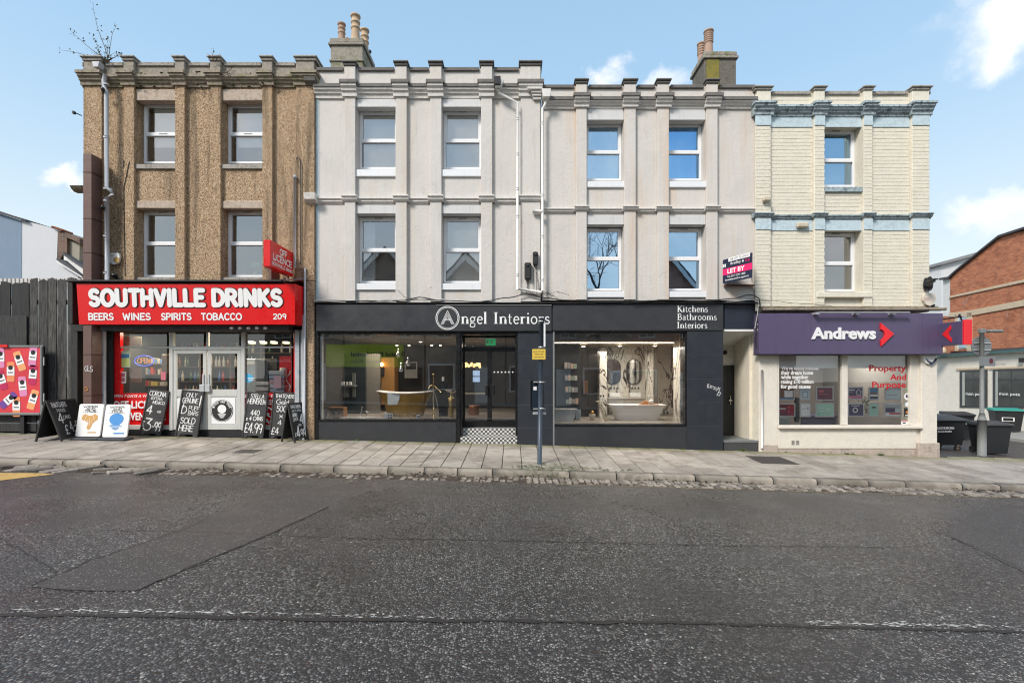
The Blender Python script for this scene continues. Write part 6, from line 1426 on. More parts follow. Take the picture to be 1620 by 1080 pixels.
for k, (px, py) in enumerate(((628, 548.5), (665, 540.5), (683, 549), (647, 555), (696.5, 555.5))):
    y_ = min(4.0, F*(zce-HC)/(YH-py)-D); y_ = max(.5, y_)
    t = thing('downlight', ('lit ceiling spot over the green sign reflection', 'lit ceiling spot above the bath, nearest the glass', 'lit ceiling spot above the urn', 'lit ceiling spot over the lowest pendant', 'lit ceiling spot deepest in the gold bath showroom')[k], 'ceiling spot', (X(px, y_), y_, zce), 'ceiling spots over the gold bath'); mb = MB(); mb.lathe([(.045, 0), (.045, .006)], (X(px, y_), y_, zce-.008), 12); mb.build('lens', LAMPW, t); mb = MB(); mb.lathe([(.062, 0), (.062, .005)], (X(px, y_), y_, zce-.006), 14); mb.build('bezel', ALU, t)
# behind the doors: chandelier, desk, leaning monitor glow, pot
ch_ = thing('chandelier', 'amber lit chandelier of glass lobes seen through the showroom doors', 'chandelier', (X(748, 2.2), 2.2, Z(577, 2.2))); mb = MB()
for k in range(14): a = k*2*PI/14; mb.ball((X(748, 2.2)+.2*math.cos(a), 2.2+.16*math.sin(a), Z(577+R.uniform(-2, 3), 2.2)), .04, 8, 5)
mb.build('lamp_shade', mat('amber_glass', (1, .55, .2, 1), .4, emit=1.6, var=0), ch_); mb = MB(); mb.tube([(X(748, 2.2), 2.2, Z(575, 2.2)), (X(748, 2.2), 2.2, zce)], .006, 5); mb.build('stem', CHROME, ch_)
t = pbox(734, 772, 622, 624, 2.4, 2.9); obj1(t, 'reception_desk', mat('pale_desk', (.35, .33, .28, 1), .5), 'pale topped desk inside the showroom doors', 'desk')
t = thing('copper_stool', 'copper drum stool on the floor just inside the showroom doors', 'stool', (X(750, 1.5), 1.5, zfl)); mb = MB(); mb.lathe([(.17, 0), (.15, .05), (.13, .3), (.15, .36)], (X(750, 1.5), 1.5, zfl-.1), 16); mb.build('body', mat('copper', (.45, .2, .1, 1), .4, metal=.6), t)
t = thing('window_panel_light', 'pair of bluish lit screens on the wall seen through the showroom doors', 'screen', (X(753, 3.6), 3.6, Z(595, 3.6))); mb = pbox(748, 759, 586, 594.5, 3.55, 3.6); pbox(748, 759, 596, 604, 3.55, 3.6, mb=mb); mb.build('screen', mat('screen_blue', (.35, .5, .75, 1), .4, emit=.5), t)
lamp('showroom_light_and_fill', (X(610, 1.6), 1.6, 2.5), 24, 1.2); lamp('showroom_light_and_fill', (X(775, 2.2), 2.2, 2.5), 9, .8)
# second showroom: marble, white bath, mirrors
MAR = m_marble()
t = thing('marble_panel', 'large cream marble wall with dark veins behind the white bath', 'marble wall', (X(1000, 2.9), 2.9, zfr)); pbox(958, 1072, 548, 662, 2.9, 3.0, 0).build('slab', MAR, t)
t = thing('marble_panel', 'narrow brown veined marble pier beside the black display wall', 'marble pier', (X(957, 1.6), 1.6, zfr)); pbox(948.5, 960, 550, 672, 1.6, 1.9, .004).build('slab', MAR, t)
t = thing('marble_panel', 'tall white marble slab with black veins at the pillar end of the window', 'marble slab', (X(1075, .4), .4, zfr)); mb = MB(); mb.box(4.145, 4.19, .12, .82, zfr, 2.75, 0); mb.build('slab', MAR, t)
t = thing('marble_panel', 'upright marble post standing between mirror and shower glass', 'marble post', (X(1028, 2.2), 2.2, zfr)); pbox(1025, 1034, 551, 640, 2.2, 2.5, .004).build('slab', MAR, t)
t = thing('shower_screen', 'clear shower screen with brown bracket by the marble post', 'shower screen', (X(1037, 1.8), 1.8, zfr)); pbox(1034.5, 1041, 549, 642, 2.1, 2.12, 0).build('pane', mat('smoked_screen', (.18, .17, .15, 1), .15), t)
y0 = .75; cx = (X(966, y0)+X(1058, y0))/2; hw = (X(1058, y0)-X(966, y0))/2; zt = Z(640.5, y0)
tb = thing('white_bath', 'freestanding white bath tapering to its base in the marble showroom', 'bath', (cx, y0+.32, zfr)); mb = MB(); v = []; n = 36
for s_, t_w in ((.72, 0), (.74, .03), (.84, .5), (.955, .93), (1.0, .985), (1.0, 1.0), (.965, 1.0), (.93, .9), (.75, .3)):
    for k in range(n):
        a = 2*PI*k/n; ex_ = lambda q: math.copysign(abs(q)**.45, q); v.append((cx+hw*s_*ex_(math.cos(a)), y0+.32+.32*s_*ex_(math.sin(a)), zfr+(zt-zfr)*t_w))
mb.add(v, [(i*n+k, i*n+(k+1) % n, (i+1)*n+(k+1) % n, (i+1)*n+k) for i in range(8) for k in range(n)], True); mb.build('tub', WCER, tb)
t = thing('bath_tray', 'wooden tray with bottles lying across the white bath', 'bath tray', (X(1026, .9), .9, zt)); mb = MB(); mb.box(X(1011, .9), X(1041, .9), .8, .95, zt+.001, zt+.018, .004); mb.build('board', WOO, t)
mb = MB()
for px, h_ in ((1016, .05), (1019, .07), (1022, .10), (1024.5, .07)): mb.box(X(px, .88)-.02, X(px, .88)+.02, .86, .9, zt+.0185, zt+.02+h_, .005)
obj1(mb, 'toiletries', mat('orange_soap', (.62, .30, .12, 1), .5), 'orange toiletries standing on the wooden bath tray', 'toiletries')
mb = MB(); mb.lathe([(.04, 0), (.058, .02), (.058, .1), (.03, .12)], (X(1030.5, .87), .88, zt+.0185), 14); obj1(mb, 'candle_jar', WCER, 'round white jar with dark lid at the tray end', 'jar')
for k, (px, lab) in enumerate(((970.5, 'pill shaped wall mirror above the basin nearer the black shelves'), (1003, 'pill shaped wall mirror above the basin nearer the marble post'))):
    t = thing('wall_mirror', lab, 'mirror', (X(px, 2.85), 2.85, Z(588, 2.85)), 'pill shaped mirrors'); ya = 2.84; x_, w = X(px, ya), .235*.95; zc = Z(588, ya); hh = (Z(568, ya)-Z(608, ya))/2
    out = [(x_+w*math.cos(a), zc+(hh-w)+w*math.sin(a)) for a in [PI*q/12 for q in range(13)]]+[(x_+w*math.cos(a), zc-(hh-w)+w*math.sin(a)) for a in [PI+PI*q/12 for q in range(13)]]
    mb = MB(); mb.prism(out, 'y', ya+.005, ya+.05); mb.build('frame', BLACKP, t); mb = MB(); c2 = [(x_+(a-x_)*.93, zc+(b-zc)*.96) for a, b in out]; mb.add([(a, ya+.001, b) for a, b in c2], [tuple(range(len(c2)))]); mb.build('mirror_glass', mat('mirror_glass', (.7, .72, .73, 1), .03, metal=1, var=0), t)
vt = thing('vanity_unit', 'grey double vanity unit below the two mirrors', 'vanity unit', (X(990, 2.5), 2.5, zfr)); pbox(958, 1025, 631, 640, 2.45, 2.88).build('cabinet', mat('grey_vanity', (.36, .34, .30, 1), .4), vt); pbox(957, 1026, 628.5, 631, 2.42, 2.88).build('top', mat('pale_top', (.5, .48, .43, 1), .3), vt)
for k, (a, c) in enumerate(((964, 981), (997, 1014.5))):
    t = obj1(pbox(a, c, 621.5, 628.4, 2.5, 2.75, .02), 'wash_basin', WCER, ('white countertop basin nearer the black shelves', 'white countertop basin nearer the marble post')[k], 'basin', 'countertop basins')
    for j in range(3): mb = MB(); mb.ball((X(a+3+j*5, 2.85), 2.85, Z(613.5, 2.85)), .03, 8, 5); obj1(mb, 'wall_tap', BLACKP, ('black wall tap knob over the basin nearer the black shelves', 'black wall tap knob over the basin nearer the marble post')[k], 'tap', ('knobs over the first basin', 'knobs over the second basin')[k])
bw = thing('brochure_wall', 'black display wall with four ledges of magazines in the marble showroom', 'display wall', (X(905, .9), .9, zfr)); pbox(878, 917, 544, 672, .95, 1.1).build('panel', BLACKM, bw)
pbox(917, 949, 560, 672, 2.0, 2.2).build('rear_panel', mat('dark_brown_panel', (.035, .028, .024, 1), .5), bw)
mb = MB()
for k in range(4): pbox(891+k, 912+k*1.6, 583+k*18.6, 584+k*18.6, .85, .95, 0, mb)
mb.build('ledge', BLACKP, bw)
for k in range(4):
    for j in range(4):
        a = 893+k*.8+j*5; t = obj1(pbox(a, a+4.4, 574+k*18.6+R.uniform(-1.5, 2), 583+k*18.6, .87, .88, 0), 'magazine', mat('magazine_%d' % ((k+j) % 4), ((.55, .5, .45, 1), (.35, .33, .32, 1), (.6, .42, .3, 1), (.3, .38, .28, 1))[(k+j) % 4], .5, var=.6, scale=25), 'magazine on the %s ledge of the black display wall' % ('top', 'second', 'third', 'lowest')[k], 'magazine', 'magazines on the %s ledge' % ('top', 'second', 'third', 'lowest')[k])
wb = thing('wall_basin', 'pale grey wall hung basin drawer at the foot of the black display wall', 'basin unit', (X(893, .5), .5, Z(655, .5))); mb = MB(); xa, xb = X(877.5, .5), X(911, .5); mb.prism([(xa, Z(668, .5)), (xb-.12, Z(668, .5)), (xb-.02, Z(660, .5)), (xb, Z(648.5, .5)), (xa, Z(648.5, .5))], 'y', .5, .9); mb.build('drawer', mat('pale_grey_unit', (.46, .50, .51, 1), .3), wb); mb = MB(); mb.box(xa, xb+.04, .48, .92, Z(648.3, .5), Z(646.8, .5), .004); mb.build('top', WCER, wb)
obj1(pbox(911, 919, 648, 663, .7, .72, .004), 'hanging_towel', mat('dusky_towel', (.30, .37, .40, 1), .9), 'folded grey blue towel hanging at the end of the basin drawer', 'towel')
t = thing('leaning_frame', 'pale timber frame leaning across the marble pier', 'frame', (X(955, .6), .6, zfr)); mb = MB(); y_ = .6; mb.add([(X(946, y_), y_, Z(637, y_)), (X(949, y_), y_, Z(636, y_)), (X(964, y_), y_, Z(671, y_)), (X(958.5, y_), y_, Z(671, y_)), (X(946, y_), y_+.03, Z(637, y_)), (X(949, y_), y_+.03, Z(636, y_)), (X(964, y_), y_+.03, Z(671, y_)), (X(958.5, y_), y_+.03, Z(671, y_))], [(3, 2, 1, 0), (4, 5, 6, 7), (0, 1, 5, 4), (1, 2, 6, 5), (2, 3, 7, 6), (3, 0, 4, 7)]); mb.box(X(945, y_), X(957, y_), y_, y_+.25, Z(636, y_), Z(634.8, y_)); mb.build('rail', mat('pale_timber', (.55, .47, .33, 1), .6), t)
for k, px in enumerate((950.5, 955)): t = thing('dispenser_bottle', ('black capped bottle on the timber shelf, nearer the pot', 'black capped bottle on the timber shelf, nearer the bath')[k], 'bottle', (X(px, .7), .7, Z(634.8, .6)), 'black capped bottles'); mb = pbox(px-1.6, px+1.6, 628, 634.4, .7, .74, .005); mb.build('body', WHITEP, t); pbox(px-1, px+1, 624.5, 628, .71, .73).build('cap', BLACKP, t)
t = thing('ceramic_pot', 'cream patterned pot with a gold top on the floor by the dark panel', 'pot', (X(937, .9), .9, zfr)); mb = MB(); mb.lathe([(.045, 0), (.06, .02), (.085, .12), (.085, .15), (.07, .16)], (X(937, .9), .9, zfr), 16); mb.build('body', mat('cream_pot', (.55, .48, .38, 1), .5, var=.35, scale=25), t); mb = MB(); mb.ball((X(937, .9), .9, zfr+.2), .05, 10, 6); mb.build('finial', GOLD, t)
t = thing('cork_board', 'small brown wooden panel on the dark wall behind the magazines', 'panel', (X(926, 1.9), 1.9, Z(610, 1.9))); pbox(923, 930, 602, 622, 1.9, 1.95).build('board', mat('brown_board', (.16, .08, .04, 1), .5), t)
tr = thing('towel_rail', 'dark bent towel rail on the far marble near the corner slab', 'towel rail', (X(1057, 2.6), 2.6, Z(625, 2.6))); mb = MB(); mb.tube([(X(1050, 2.6), 2.6, Z(619, 2.6)), (X(1050.5, 2.6), 2.6, Z(616, 2.6)), (X(1064, 2.6), 2.6, Z(616, 2.6)), (X(1063, 2.6), 2.6, Z(645, 2.6))], .018, 6); mb.build('rail', mat('bronze_dark', (.04, .025, .02, 1), .4), tr)
mb = MB(); mb.box(X(877, .35), X(1066, .35), .30, .46, Z(541, .35), 2.75); mb.build('bulkhead', mat('grey_bulkhead', (.30, .29, .275, 1), .8), b3)
ld = thing('light_strip', 'long warm light strip along the bulkhead over the white bath', 'light strip', (X(960, .35), .3, Z(542.5, .35))); mb = MB(); mb.box(X(877.5, .32), X(1066, .32), .30, .34, Z(543, .35), Z(541.6, .35)); mb.build('diffuser', mat('lit_strip', (1, .78, .55, 1), .5, emit=2.2, var=0), ld)
for k, (px, py) in enumerate(((923, 548.5), (980.5, 547.5), (1036, 547.5))):
    y_ = 1.7; t = thing('downlight', ('lit ceiling spot above the magazine wall', 'lit ceiling spot above the head of the white bath', 'lit ceiling spot above the foot of the white bath')[k], 'ceiling spot', (X(px, y_), y_, 2.44), 'ceiling spots over the white bath'); mb = MB(); mb.lathe([(.045, 0), (.045, .01)], (X(px, y_), y_, Z(py, y_)), 12); mb.build('lens', LAMPW, t)
mb = MB(); mb.box(X(877)-.03, 4.97, .47, 3.35, Z(546.5, 1.7)-.0+.035, 2.70); mb.build('lowered_ceiling', mat('cream_ceiling', (.42, .38, .30, 1), .8), b3)
lamp('showroom_light_and_fill', (X(985, 1.4), 1.4, 2.30), 26, 1.3, (1, .92, .78)); lamp('showroom_light_and_fill', (X(985, .22), .22, 2.46), 16, 2.4, (1, .88, .74), .035); lamp('showroom_light_and_fill', (X(1050, .9), .8, 2.35), 7, .4, (1, .92, .8)); lamp('showroom_light_and_fill', (X(630, .4), .4, 2.6), 12, .12, (1, .9, .75))  # thin lamp boosts the strip; small ones are added fill at slab and bath

# ------------------------------------------------------------------ estate agency front (house 4)
OFFW = m_oldpaint('cream_shop_paint', (.76, .71, .62, 1), (.46, .42, .35, 1), .12); PNKS = m_oldpaint('worn_pink_stone', (.50, .42, .36, 1), (.30, .27, .24, 1), .8)
PURP = mat('purple_fascia', (.095, .075, .145, 1), .38, var=.07, scale=2, streak=.35); PURT = mat('white_letter', (.82, .82, .82, 1), .4); 
wy_ = .03
mb = MB(); mb.box(X(1199.6), X(1229), -.03, .3, gl_(1210)+.0, Z(560), .01); mb.box(X(1454), X(1479.4), -.06, .35, gl_(1470), Z(560), .01); mb.box(X(1441), X(1454), .0, .3, gl_(1450), Z(560), .004); mb.box(X(1479.2)-.25, X(1479.2), .35, 8.4, -1, Z(493), 0); mb.build('shop_pier', OFFW, b4)
mb = MB(); mb.box(X(1204.5), X(1229.5), -.05, -.029, gl_(1210), Z(703), .01); mb.box(X(1448), X(1482), -.10, .3, gl_(1465), Z(699.5), .02); mb.box(X(1230), X(1448), -.02, .3, gl_(1440), Z(708.8), .01); mb.build('plinth_stone', PNKS, b4)
mb = MB(); mb.box(X(1229), X(1448), -.035, .3, Z(709), Z(677.3), .008); mb.build('stall_riser', OFFW, b4)
mb = MB(); mb.box(X(1229), X(1454), -.12, .1, Z(677), Z(672.3), .01); mb.build('sill', OFFW, b4)
mb = MB(); mb.box(X(1331), X(1340.5), -.02, .1, Z(672), Z(560), .006); mb.box(X(1229), X(1232), -.02, .1, Z(672), Z(560), .004); mb.box(X(1438.5), X(1441.5), -.02, .1, Z(672), Z(560), .004); mb.build('mullion', OFFW, b4)
mb = MB(); mb.box(X(1250.5), X(1255.5), -.042, -.034, Z(703), Z(696)); mb.box(X(1257.5), X(1263), -.042, -.034, Z(703), Z(696))
mb.build('air_vent', mat('vent_grey', (.5, .47, .42, 1), .8), b4); mb = MB()
for k in range(4):
    for a in (1251, 1258): mb.box(X(a), X(a+4.2), -.044, -.0425, Z(701.8-k*1.5), Z(701.2-k*1.5))
mb.build('vent_slot', BLACKP, b4)
pane(b4, 1232, 1331, 560, 672, .05, GLASS_CLEAR, 'shop_pane'); pane(b4, 1340.5, 1438.5, 560, 672, .05, GLASS_CLEAR, 'shop_pane')
room(b4, X(1215), X(1470)-.22, .3, 3.6, -.3, 2.3, mat('agency_wall', (.24, .22, .19, 1), .9), mat('agency_floor', (.10, .08, .11, 1), .6), mat('agency_ceiling', (.45, .45, .43, 1), .9))
mb = pbox(1232, 1331, 560, 582, .13, .2, 0); pbox(1340.5, 1438.5, 560, 582, .13, .2, 0, mb); mb.build('window_header', mat('header_white', (.85, .86, .82, 1), .7), b4)
sg = thing('fascia_sign', 'weathered purple fascia sign reading Andrews beside a red arrow', 'shop sign', (X(1345), -.2, Z(527)))
ys = -.26
for a, c in ((1200.5, 1228), (1228, 1282), (1282, 1460), (1460, 1492)):
    mb = MB(); mb.box(X(a, ys)+.002, X(c, ys)-.002, ys, .0 if a < 1400 else .05, Z(560, ys), Z(495.5, ys), .004); mb.build('panel', PURP, sg)
mb = MB(); mb.box(X(1201, ys), X(1491.5, ys), ys+.02, .02, Z(561, ys), Z(560.1, ys)); mb.build('soffit', BLACKP, sg)
mb = MB(); yl = ys-.03; font_mesh(mb, 'Andrews', X(1284.5, yl), X(1386, yl), Z(536.5, yl), Z(517.5, yl), yl, .034, depth=.028); mb.build('lettering', PURT, sg)
mb = MB(); P_ = lambda px, py: (X(px, yl), Z(py, yl)); arr = [P_(1393, 510.5), P_(1414, 528), P_(1394, 547.5), P_(1393, 537.5)]+[P_(1393+6.5*math.cos(a), 529+8*math.sin(a)) for a in [1.3-.26*q for q in range(11)]]+[P_(1393, 521)]
mb.prism(arr, 'y', yl-.01, ys-.002); mb.build('arrow', mat('arrow_red', (.80, .02, .03, 1), .4), sg)
mb = MB(); mb.box(X(1296, -.4), X(1439, -.4), -.42, -.36, Z(494.8, -.4), Z(493, -.4)); 
for q in (1291, 1354, 1412): mb.box(X(q, -.4), X(q+6, -.4), -.40, -.1, Z(497, -.4), Z(493.5, -.4))
mb.build('light_trough', mat('trough_grey', (.35, .35, .38, 1), .4), sg)
mb = MB(); mb.box(X(1200), X(1486), -.22, .0, Z(492.3), Z(488.5), .015); mb.box(X(1196), X(1478), -.14, .0, Z(488.4), Z(485.5), .012); mb.v = [(x, y+R.uniform(-.01, .01), z+R.uniform(-.006, .006)) for x, y, z in mb.v]; mb.build('ledge', STONE1, b4)
# window transfers and posters
def wtext(px0, px1, pyt, pyb, s, nm, m, label, bold=.03):
    y_ = .046; mb = MB()
    font_mesh(mb, s, X(px0, y_), X(px1, y_), Z(pyb, y_), Z(pyt, y_), y_, bold); return mb
wt = thing('window_transfer', 'white lettering about raising £10 million on the agency pane', 'window lettering', (X(1260), .046, Z(595)))
for s, a, c, t, q in (("We've found millions", 1236, 1295, 578.5, 585), ('their dream home', 1235.5, 1286.5, 586, 592.5), ('while together', 1235.5, 1279, 593, 601), ('raising £10 million', 1235.5, 1287, 600.5, 608), ('for good causes', 1235.5, 1282.5, 608, 616)):
    wtext(a, c, t, q, s, '', None, '').build('lettering', WPRINT, wt)
wt = thing('window_transfer', 'large red words Property And Purpose on the agency pane', 'window lettering', (X(1405), .046, Z(595)))
RT = mat('transfer_red', (.48, .012, .02, 1), .5)
for s, a, c, t, q in (('Property', 1375, 1433.5, 577, 590), ('And', 1408, 1433.5, 591.5, 601), ('Purpose', 1379.5, 1433.5, 603.5, 616)): wtext(a, c, t, q, s, '', None, '', .028).build('lettering', RT, wt)
CLR = mat('clear_acrylic', (.55, .56, .56, 1), .15); MAROON = mat('maroon_print', (.13, .02, .045, 1), .5); MINT = mat('mint_print', (.38, .68, .52, 1), .5); NAVY = mat('navy_purple_print', (.055, .035, .11, 1), .5); PALE = mat('pale_blue_print', (.58, .68, .70, 1), .5)
def poster(px0, px1, pyt, pyb, bg, label, prints=(), y=.12):
    t = thing('window_poster', label, 'poster', (X((px0+px1)/2, y), y, Z((pyt+pyb)/2, y))); pbox(px0, px1, pyt, pyb, y, y+.02, .004).build('holder', CLR, t); m_ = 2.0
    mb = MB(); plate(mb, X(px0+m_, y), X(px1-m_, y), Z(pyb-m_, y), Z(pyt+m_, y), y-.0015); mb.build('sheet', bg, t)
    for k, (a, c, u, v, mm) in enumerate(prints): mb = MB(); yy = y-.003-.0012*k; plate(mb, X(a, yy), X(c, yy), Z(v, yy), Z(u, yy), yy); mb.build('print', mm, t)
    return t
BRN = mat('brown_print', (.20, .12, .08, 1), .6, var=.5, scale=20); CORAL = mat('coral_print', (.55, .10, .12, 1), .5)
poster(1231.5, 1257.5, 612, 633, BRN, 'poster of a room with a white square, upper row of the westmost pane', ((1241, 1254, 617.5, 628, WPRINT), (1233, 1255, 629, 631, TEAL)))
poster(1265.5, 1282, 611.5, 633, PALE, 'slim pale blue poster with a boxed picture in the upper row', ((1269.5, 1278.5, 619, 629, TEAL), (1270.5, 1277.5, 620, 628, PALE)))
poster(1291, 1319, 611, 633.5, MAROON, 'wide maroon poster in the upper row with pink heading', ((1295.5, 1303, 617, 620.5, CORAL), (1295.5, 1310, 623, 624, CORAL)))
poster(1231.5, 1258.5, 637.5, 659.5, MAROON, 'maroon and red poster in the lower row under the white square poster', ((1247, 1256, 640, 657, mat('wine_print', (.28, .02, .04, 1), .5)), (1233, 1243, 645.5, 647, WPRINT), (1234, 1243, 650, 651, CORAL), (1246, 1249, 643, 646, CORAL), (1246, 1249, 649, 652, CORAL)))
poster(1265.5, 1283, 637, 659.5, WPRINT, 'slim white poster with one black dot in the lower row', ((1277, 1279, 644.5, 646.5, BLACKP), (1269, 1275, 646, 646.7, GREYP)))
poster(1290, 1320, 637, 659.5, MINT, 'wide mint green poster with a white outline drawing', ((1297, 1304, 645, 646, WPRINT), (1296, 1305, 649, 650, WPRINT), (1294.5, 1296, 654, 655.5, BLACKP), (1307, 1314, 645, 651, mat('pale_mint', (.5, .75, .62, 1), .5))))
pw = poster(1341, 1366, 611.5, 632, NAVY, 'dark purple poster with a white house outline over a pink strip', ((1343, 1363.5, 626, 629.5, mat('rose_print', (.70, .20, .30, 1), .5)), (1343.5, 1352, 616, 617.2, WPRINT), (1343.5, 1350, 619, 620, GREYP)))
mb = MB(); ya = .113; ribbon(mb, [(X(a, ya), Z(b, ya)) for a, b in ((1354, 620), (1358.5, 615.5), (1363, 620))], .014, ya); ribbon(mb, [(X(a, ya), Z(b, ya)) for a, b in ((1355.5, 619.5), (1355.5, 624.5), (1361.5, 624.5), (1361.5, 619.5))], .014, ya-.001); mb.build('house_outline', WPRINT, pw)
poster(1374.5, 1390.5, 612, 633, TEAL, 'slim poster of colourful terraced houses under blue sky', ((1377, 1388.5, 620.5, 624, BRN), (1377, 1388.5, 624, 627, WPRINT), (1377, 1388.5, 627, 630, BLACKP)))
poster(1400, 1426, 613, 632.5, PALE, 'wide pale poster below the red word Purpose', ((1404, 1418, 620, 621, MINT), (1404, 1420, 624, 625, GREYP)))
pw = poster(1341, 1367.5, 637.5, 659, NAVY, 'purple poster with a white ring in the lower row', ((1347, 1360, 641, 642, WPRINT),)); mb = MB(); mb.disc(X(1353, .112), Z(648.5, .112), .065, .112, 24, None, .042); mb.build('ring', WPRINT, pw)
poster(1374, 1390.5, 637, 659, MINT, 'slim mint green poster in the lower row', ((1379, 1386, 643, 645.5, BLACKP), (1379, 1384, 648, 648.7, GREYP)))
poster(1399, 1426.5, 637, 659, WPRINT, 'poster of a living room with sofa above a red band', ((1401, 1424.5, 640, 647, mat('room_photo', (.38, .42, .42, 1), .5, var=.4, scale=25)), (1401, 1416, 645, 652, NAVY), (1416, 1424.5, 646, 652, PALE), (1407, 1424.5, 652.5, 655.5, CORAL)))
def sticker(px, py, r, m, label, prints=()):
    y_ = .047; mb = MB(); mb.disc(X(px, y_), Z(py, y_), r, y_, 20); o = mb.build('sticker', m); tag(o, label, 'sticker')
    for k, (dx, dz, rr, mm) in enumerate(prints): b = MB(); b.disc(X(px, y_)+dx, Z(py, y_)+dz, rr, y_-.001-.001*k, 14); b.build('print', mm, o)
sticker(1435.5, 627, .08, WPRINT, 'round white sticker with a navy emblem on the agency pane', ((0, .008, .045, NAVY), (.018, .02, .018, WPRINT))); sticker(1435, 639.5, .055, PALE, 'small round pale blue sticker under the navy emblem sticker', ((0, 0, .03, WPRINT),))
flat('sticker', 1430.5, 1440, 645, 658.5, .044, BLACKP, 'black upright sticker with an orange mark at the agency pane edge', 'sticker', (('print', 1433, 1438, 650.5, 653, mat('orange_print', (.7, .25, .06, 1), .5)), ('print', 1432, 1438.5, 656, 657.3, WPRINT)))
flat('sticker', 1426, 1440, 665, 671, .044, WPRINT, 'low white and red sticker in the agency pane corner', 'sticker', (('print', 1426, 1440, 665, 666.2, CORAL), ('print', 1428, 1433, 667.5, 669.5, BLACKP)))
mb = MB(); ribbon(mb, [(X(a, .046), Z(b, .046)) for a, b in ((1433, 614), (1436, 617), (1440, 612), (1439, 609))], .03, .046); tag(mb.build('sticker', mat('leaf_green', (.10, .42, .12, 1), .5)), 'green swirl sticker just below the red lettering', 'sticker')
t = thing('office_desk', 'dark purple office desk behind the agency posters', 'desk', (X(1310, 1.4), 1.4, -.3)); pbox(1266, 1325, 657, 661, 1.2, 1.8).build('top', mat('desk_purple', (.06, .045, .10, 1), .4), t); pbox(1268, 1323, 661, 690, 1.3, 1.34).build('panel', mat('desk_purple', (.06, .045, .10, 1), .4), t)
t = thing('side_cabinet', 'pale teal cabinet low behind the westmost agency pane', 'cabinet', (X(1240, .6), .6, -.3)); pbox(1230, 1249, 661, 700, .6, 1.0).build('body', mat('pale_teal', (.36, .46, .47, 1), .5), t)
t = thing('office_chair', 'black office chair between the agency posters', 'office chair', (X(1261, .9), .9, -.3)); mb = pbox(1258, 1266, 628, 668, .9, .98, .03); mb.build('backrest', BLACKM, t); mb = MB(); mb.box(X(1256, 1), X(1268, 1), .9, 1.3, .1, .18, .03); mb.build('seat', BLACKM, t)
t = thing('potted_plant', 'dark leafy plant between the slim agency posters', 'plant', (X(1370, .8), .8, -.3)); mb = MB()
for k in range(90): a, q = R.uniform(0, 6.28), R.uniform(.03, .17); c_ = (X(1370, .8)+q*math.cos(a)*.8, .8+R.uniform(-.1, .1), Z(640, .8)+q*math.sin(a)*1.4); mb.add([(c_[0]-.02, c_[1], c_[2]), (c_[0], c_[1]-.01, c_[2]+.04), (c_[0]+.02, c_[1], c_[2]+.01)], [(0, 1, 2)])
mb.build('foliage', mat('dark_foliage', (.03, .07, .025, 1), .6), t); mb = MB(); mb.lathe([(.09, 0), (.12, .35)], (X(1370, .8), .8, -.3), 12); mb.build('pot', BLACKM, t)
lamp('agency_light', (X(1335, 1.5), 1.6, 2.2), 34, 1.2, (1, .95, .88))
# ------------------------------------------------------------------ things fixed to the fronts
def alarm(px, py, w, h, y, shape, m, label):
    t = thing('alarm_box', label, 'alarm box', (X(px, y), y, Z(py, y))); x_, z_ = X(px, y), Z(py, y)
    pts = [(x_+w*a, z_+h*b) for a, b in shape]; mb = MB(); mb.prism(pts, 'y', y-.06, y+.0); mb.build('housing', m, t); return t
HEXA = [(-.5, .2), (-.36, .5), (.36, .5), (.5, .2), (.36, -.35), (.1, -.5), (-.1, -.5), (-.36, -.35)]
a_ = alarm(183.5, 410, .27, .27, -.03, HEXA, WHITEP, 'white hexagonal alarm box on the pebbledash, above the red fascia'); mb = MB(); mb.disc(X(183.5, -.1), Z(411, -.1), .075, -.0925, 16); mb.box(X(181), X(186), -.0925, -.0905, Z(406.4), Z(405)); mb.build('print', mat('ochre_mark', (.5, .3, .1, 1), .6), a_)
mb = MB(); mb.ball((X(187), -.12, Z(437)), .08, 10, 6, (1, .8, .7)); mb.tube([(X(187), -.1, Z(438)), (X(187), -.03, Z(441))], .03, 6); tag(mb.build('dome_camera', BLACKP), 'small black dome camera under the hexagonal alarm box', 'camera')
HEX2 = [(-.5, .25), (-.35, .5), (.35, .5), (.5, .25), (.5, -.05), (.3, -.4), (.12, -.5), (-.12, -.5), (-.3, -.4), (-.5, -.05)]
a_ = alarm(1467.5, 474, .29, .29, -.11, HEX2, mat('cream_plastic', (.66, .60, .50, 1), .5), 'cream alarm box with dark foot on the corner pier above the purple fascia'); mb = MB(); mb.box(X(1463, -.18), X(1472, -.18), -.1745, -.171, Z(475, -.18), Z(470, -.18)); mb.build('print', mat('pink_grey_print', (.55, .42, .38, 1), .6), a_); mb = MB(); mb.lathe([(.05, 0), (.03, -.05)][::-1], (X(1467.5), -.14, Z(483)), 10); mb.build('foot', BLACKP, a_)
a_ = alarm(1466.5, 567.5, .27, .24, -.06, [(-.5, .4), (-.45, .5), (.45, .5), (.5, .4), (.45, -.1), (.25, -.4), (0, -.5), (-.25, -.4), (-.45, -.1)], WHITEP, 'white and navy alarm box on the cream pier below the purple fascia'); mb = MB(); mb.prism([(X(1458), Z(567)), (X(1460), Z(572)), (X(1466.5), Z(576.5)), (X(1473), Z(572)), (X(1475.5), Z(567)), (X(1473), Z(570)), (X(1466.5), Z(573)), (X(1460.5), Z(570))], 'y', -.13, -.07); mb.build('trim', mat('navy_plastic', (.01, .02, .06, 1), .4), a_)
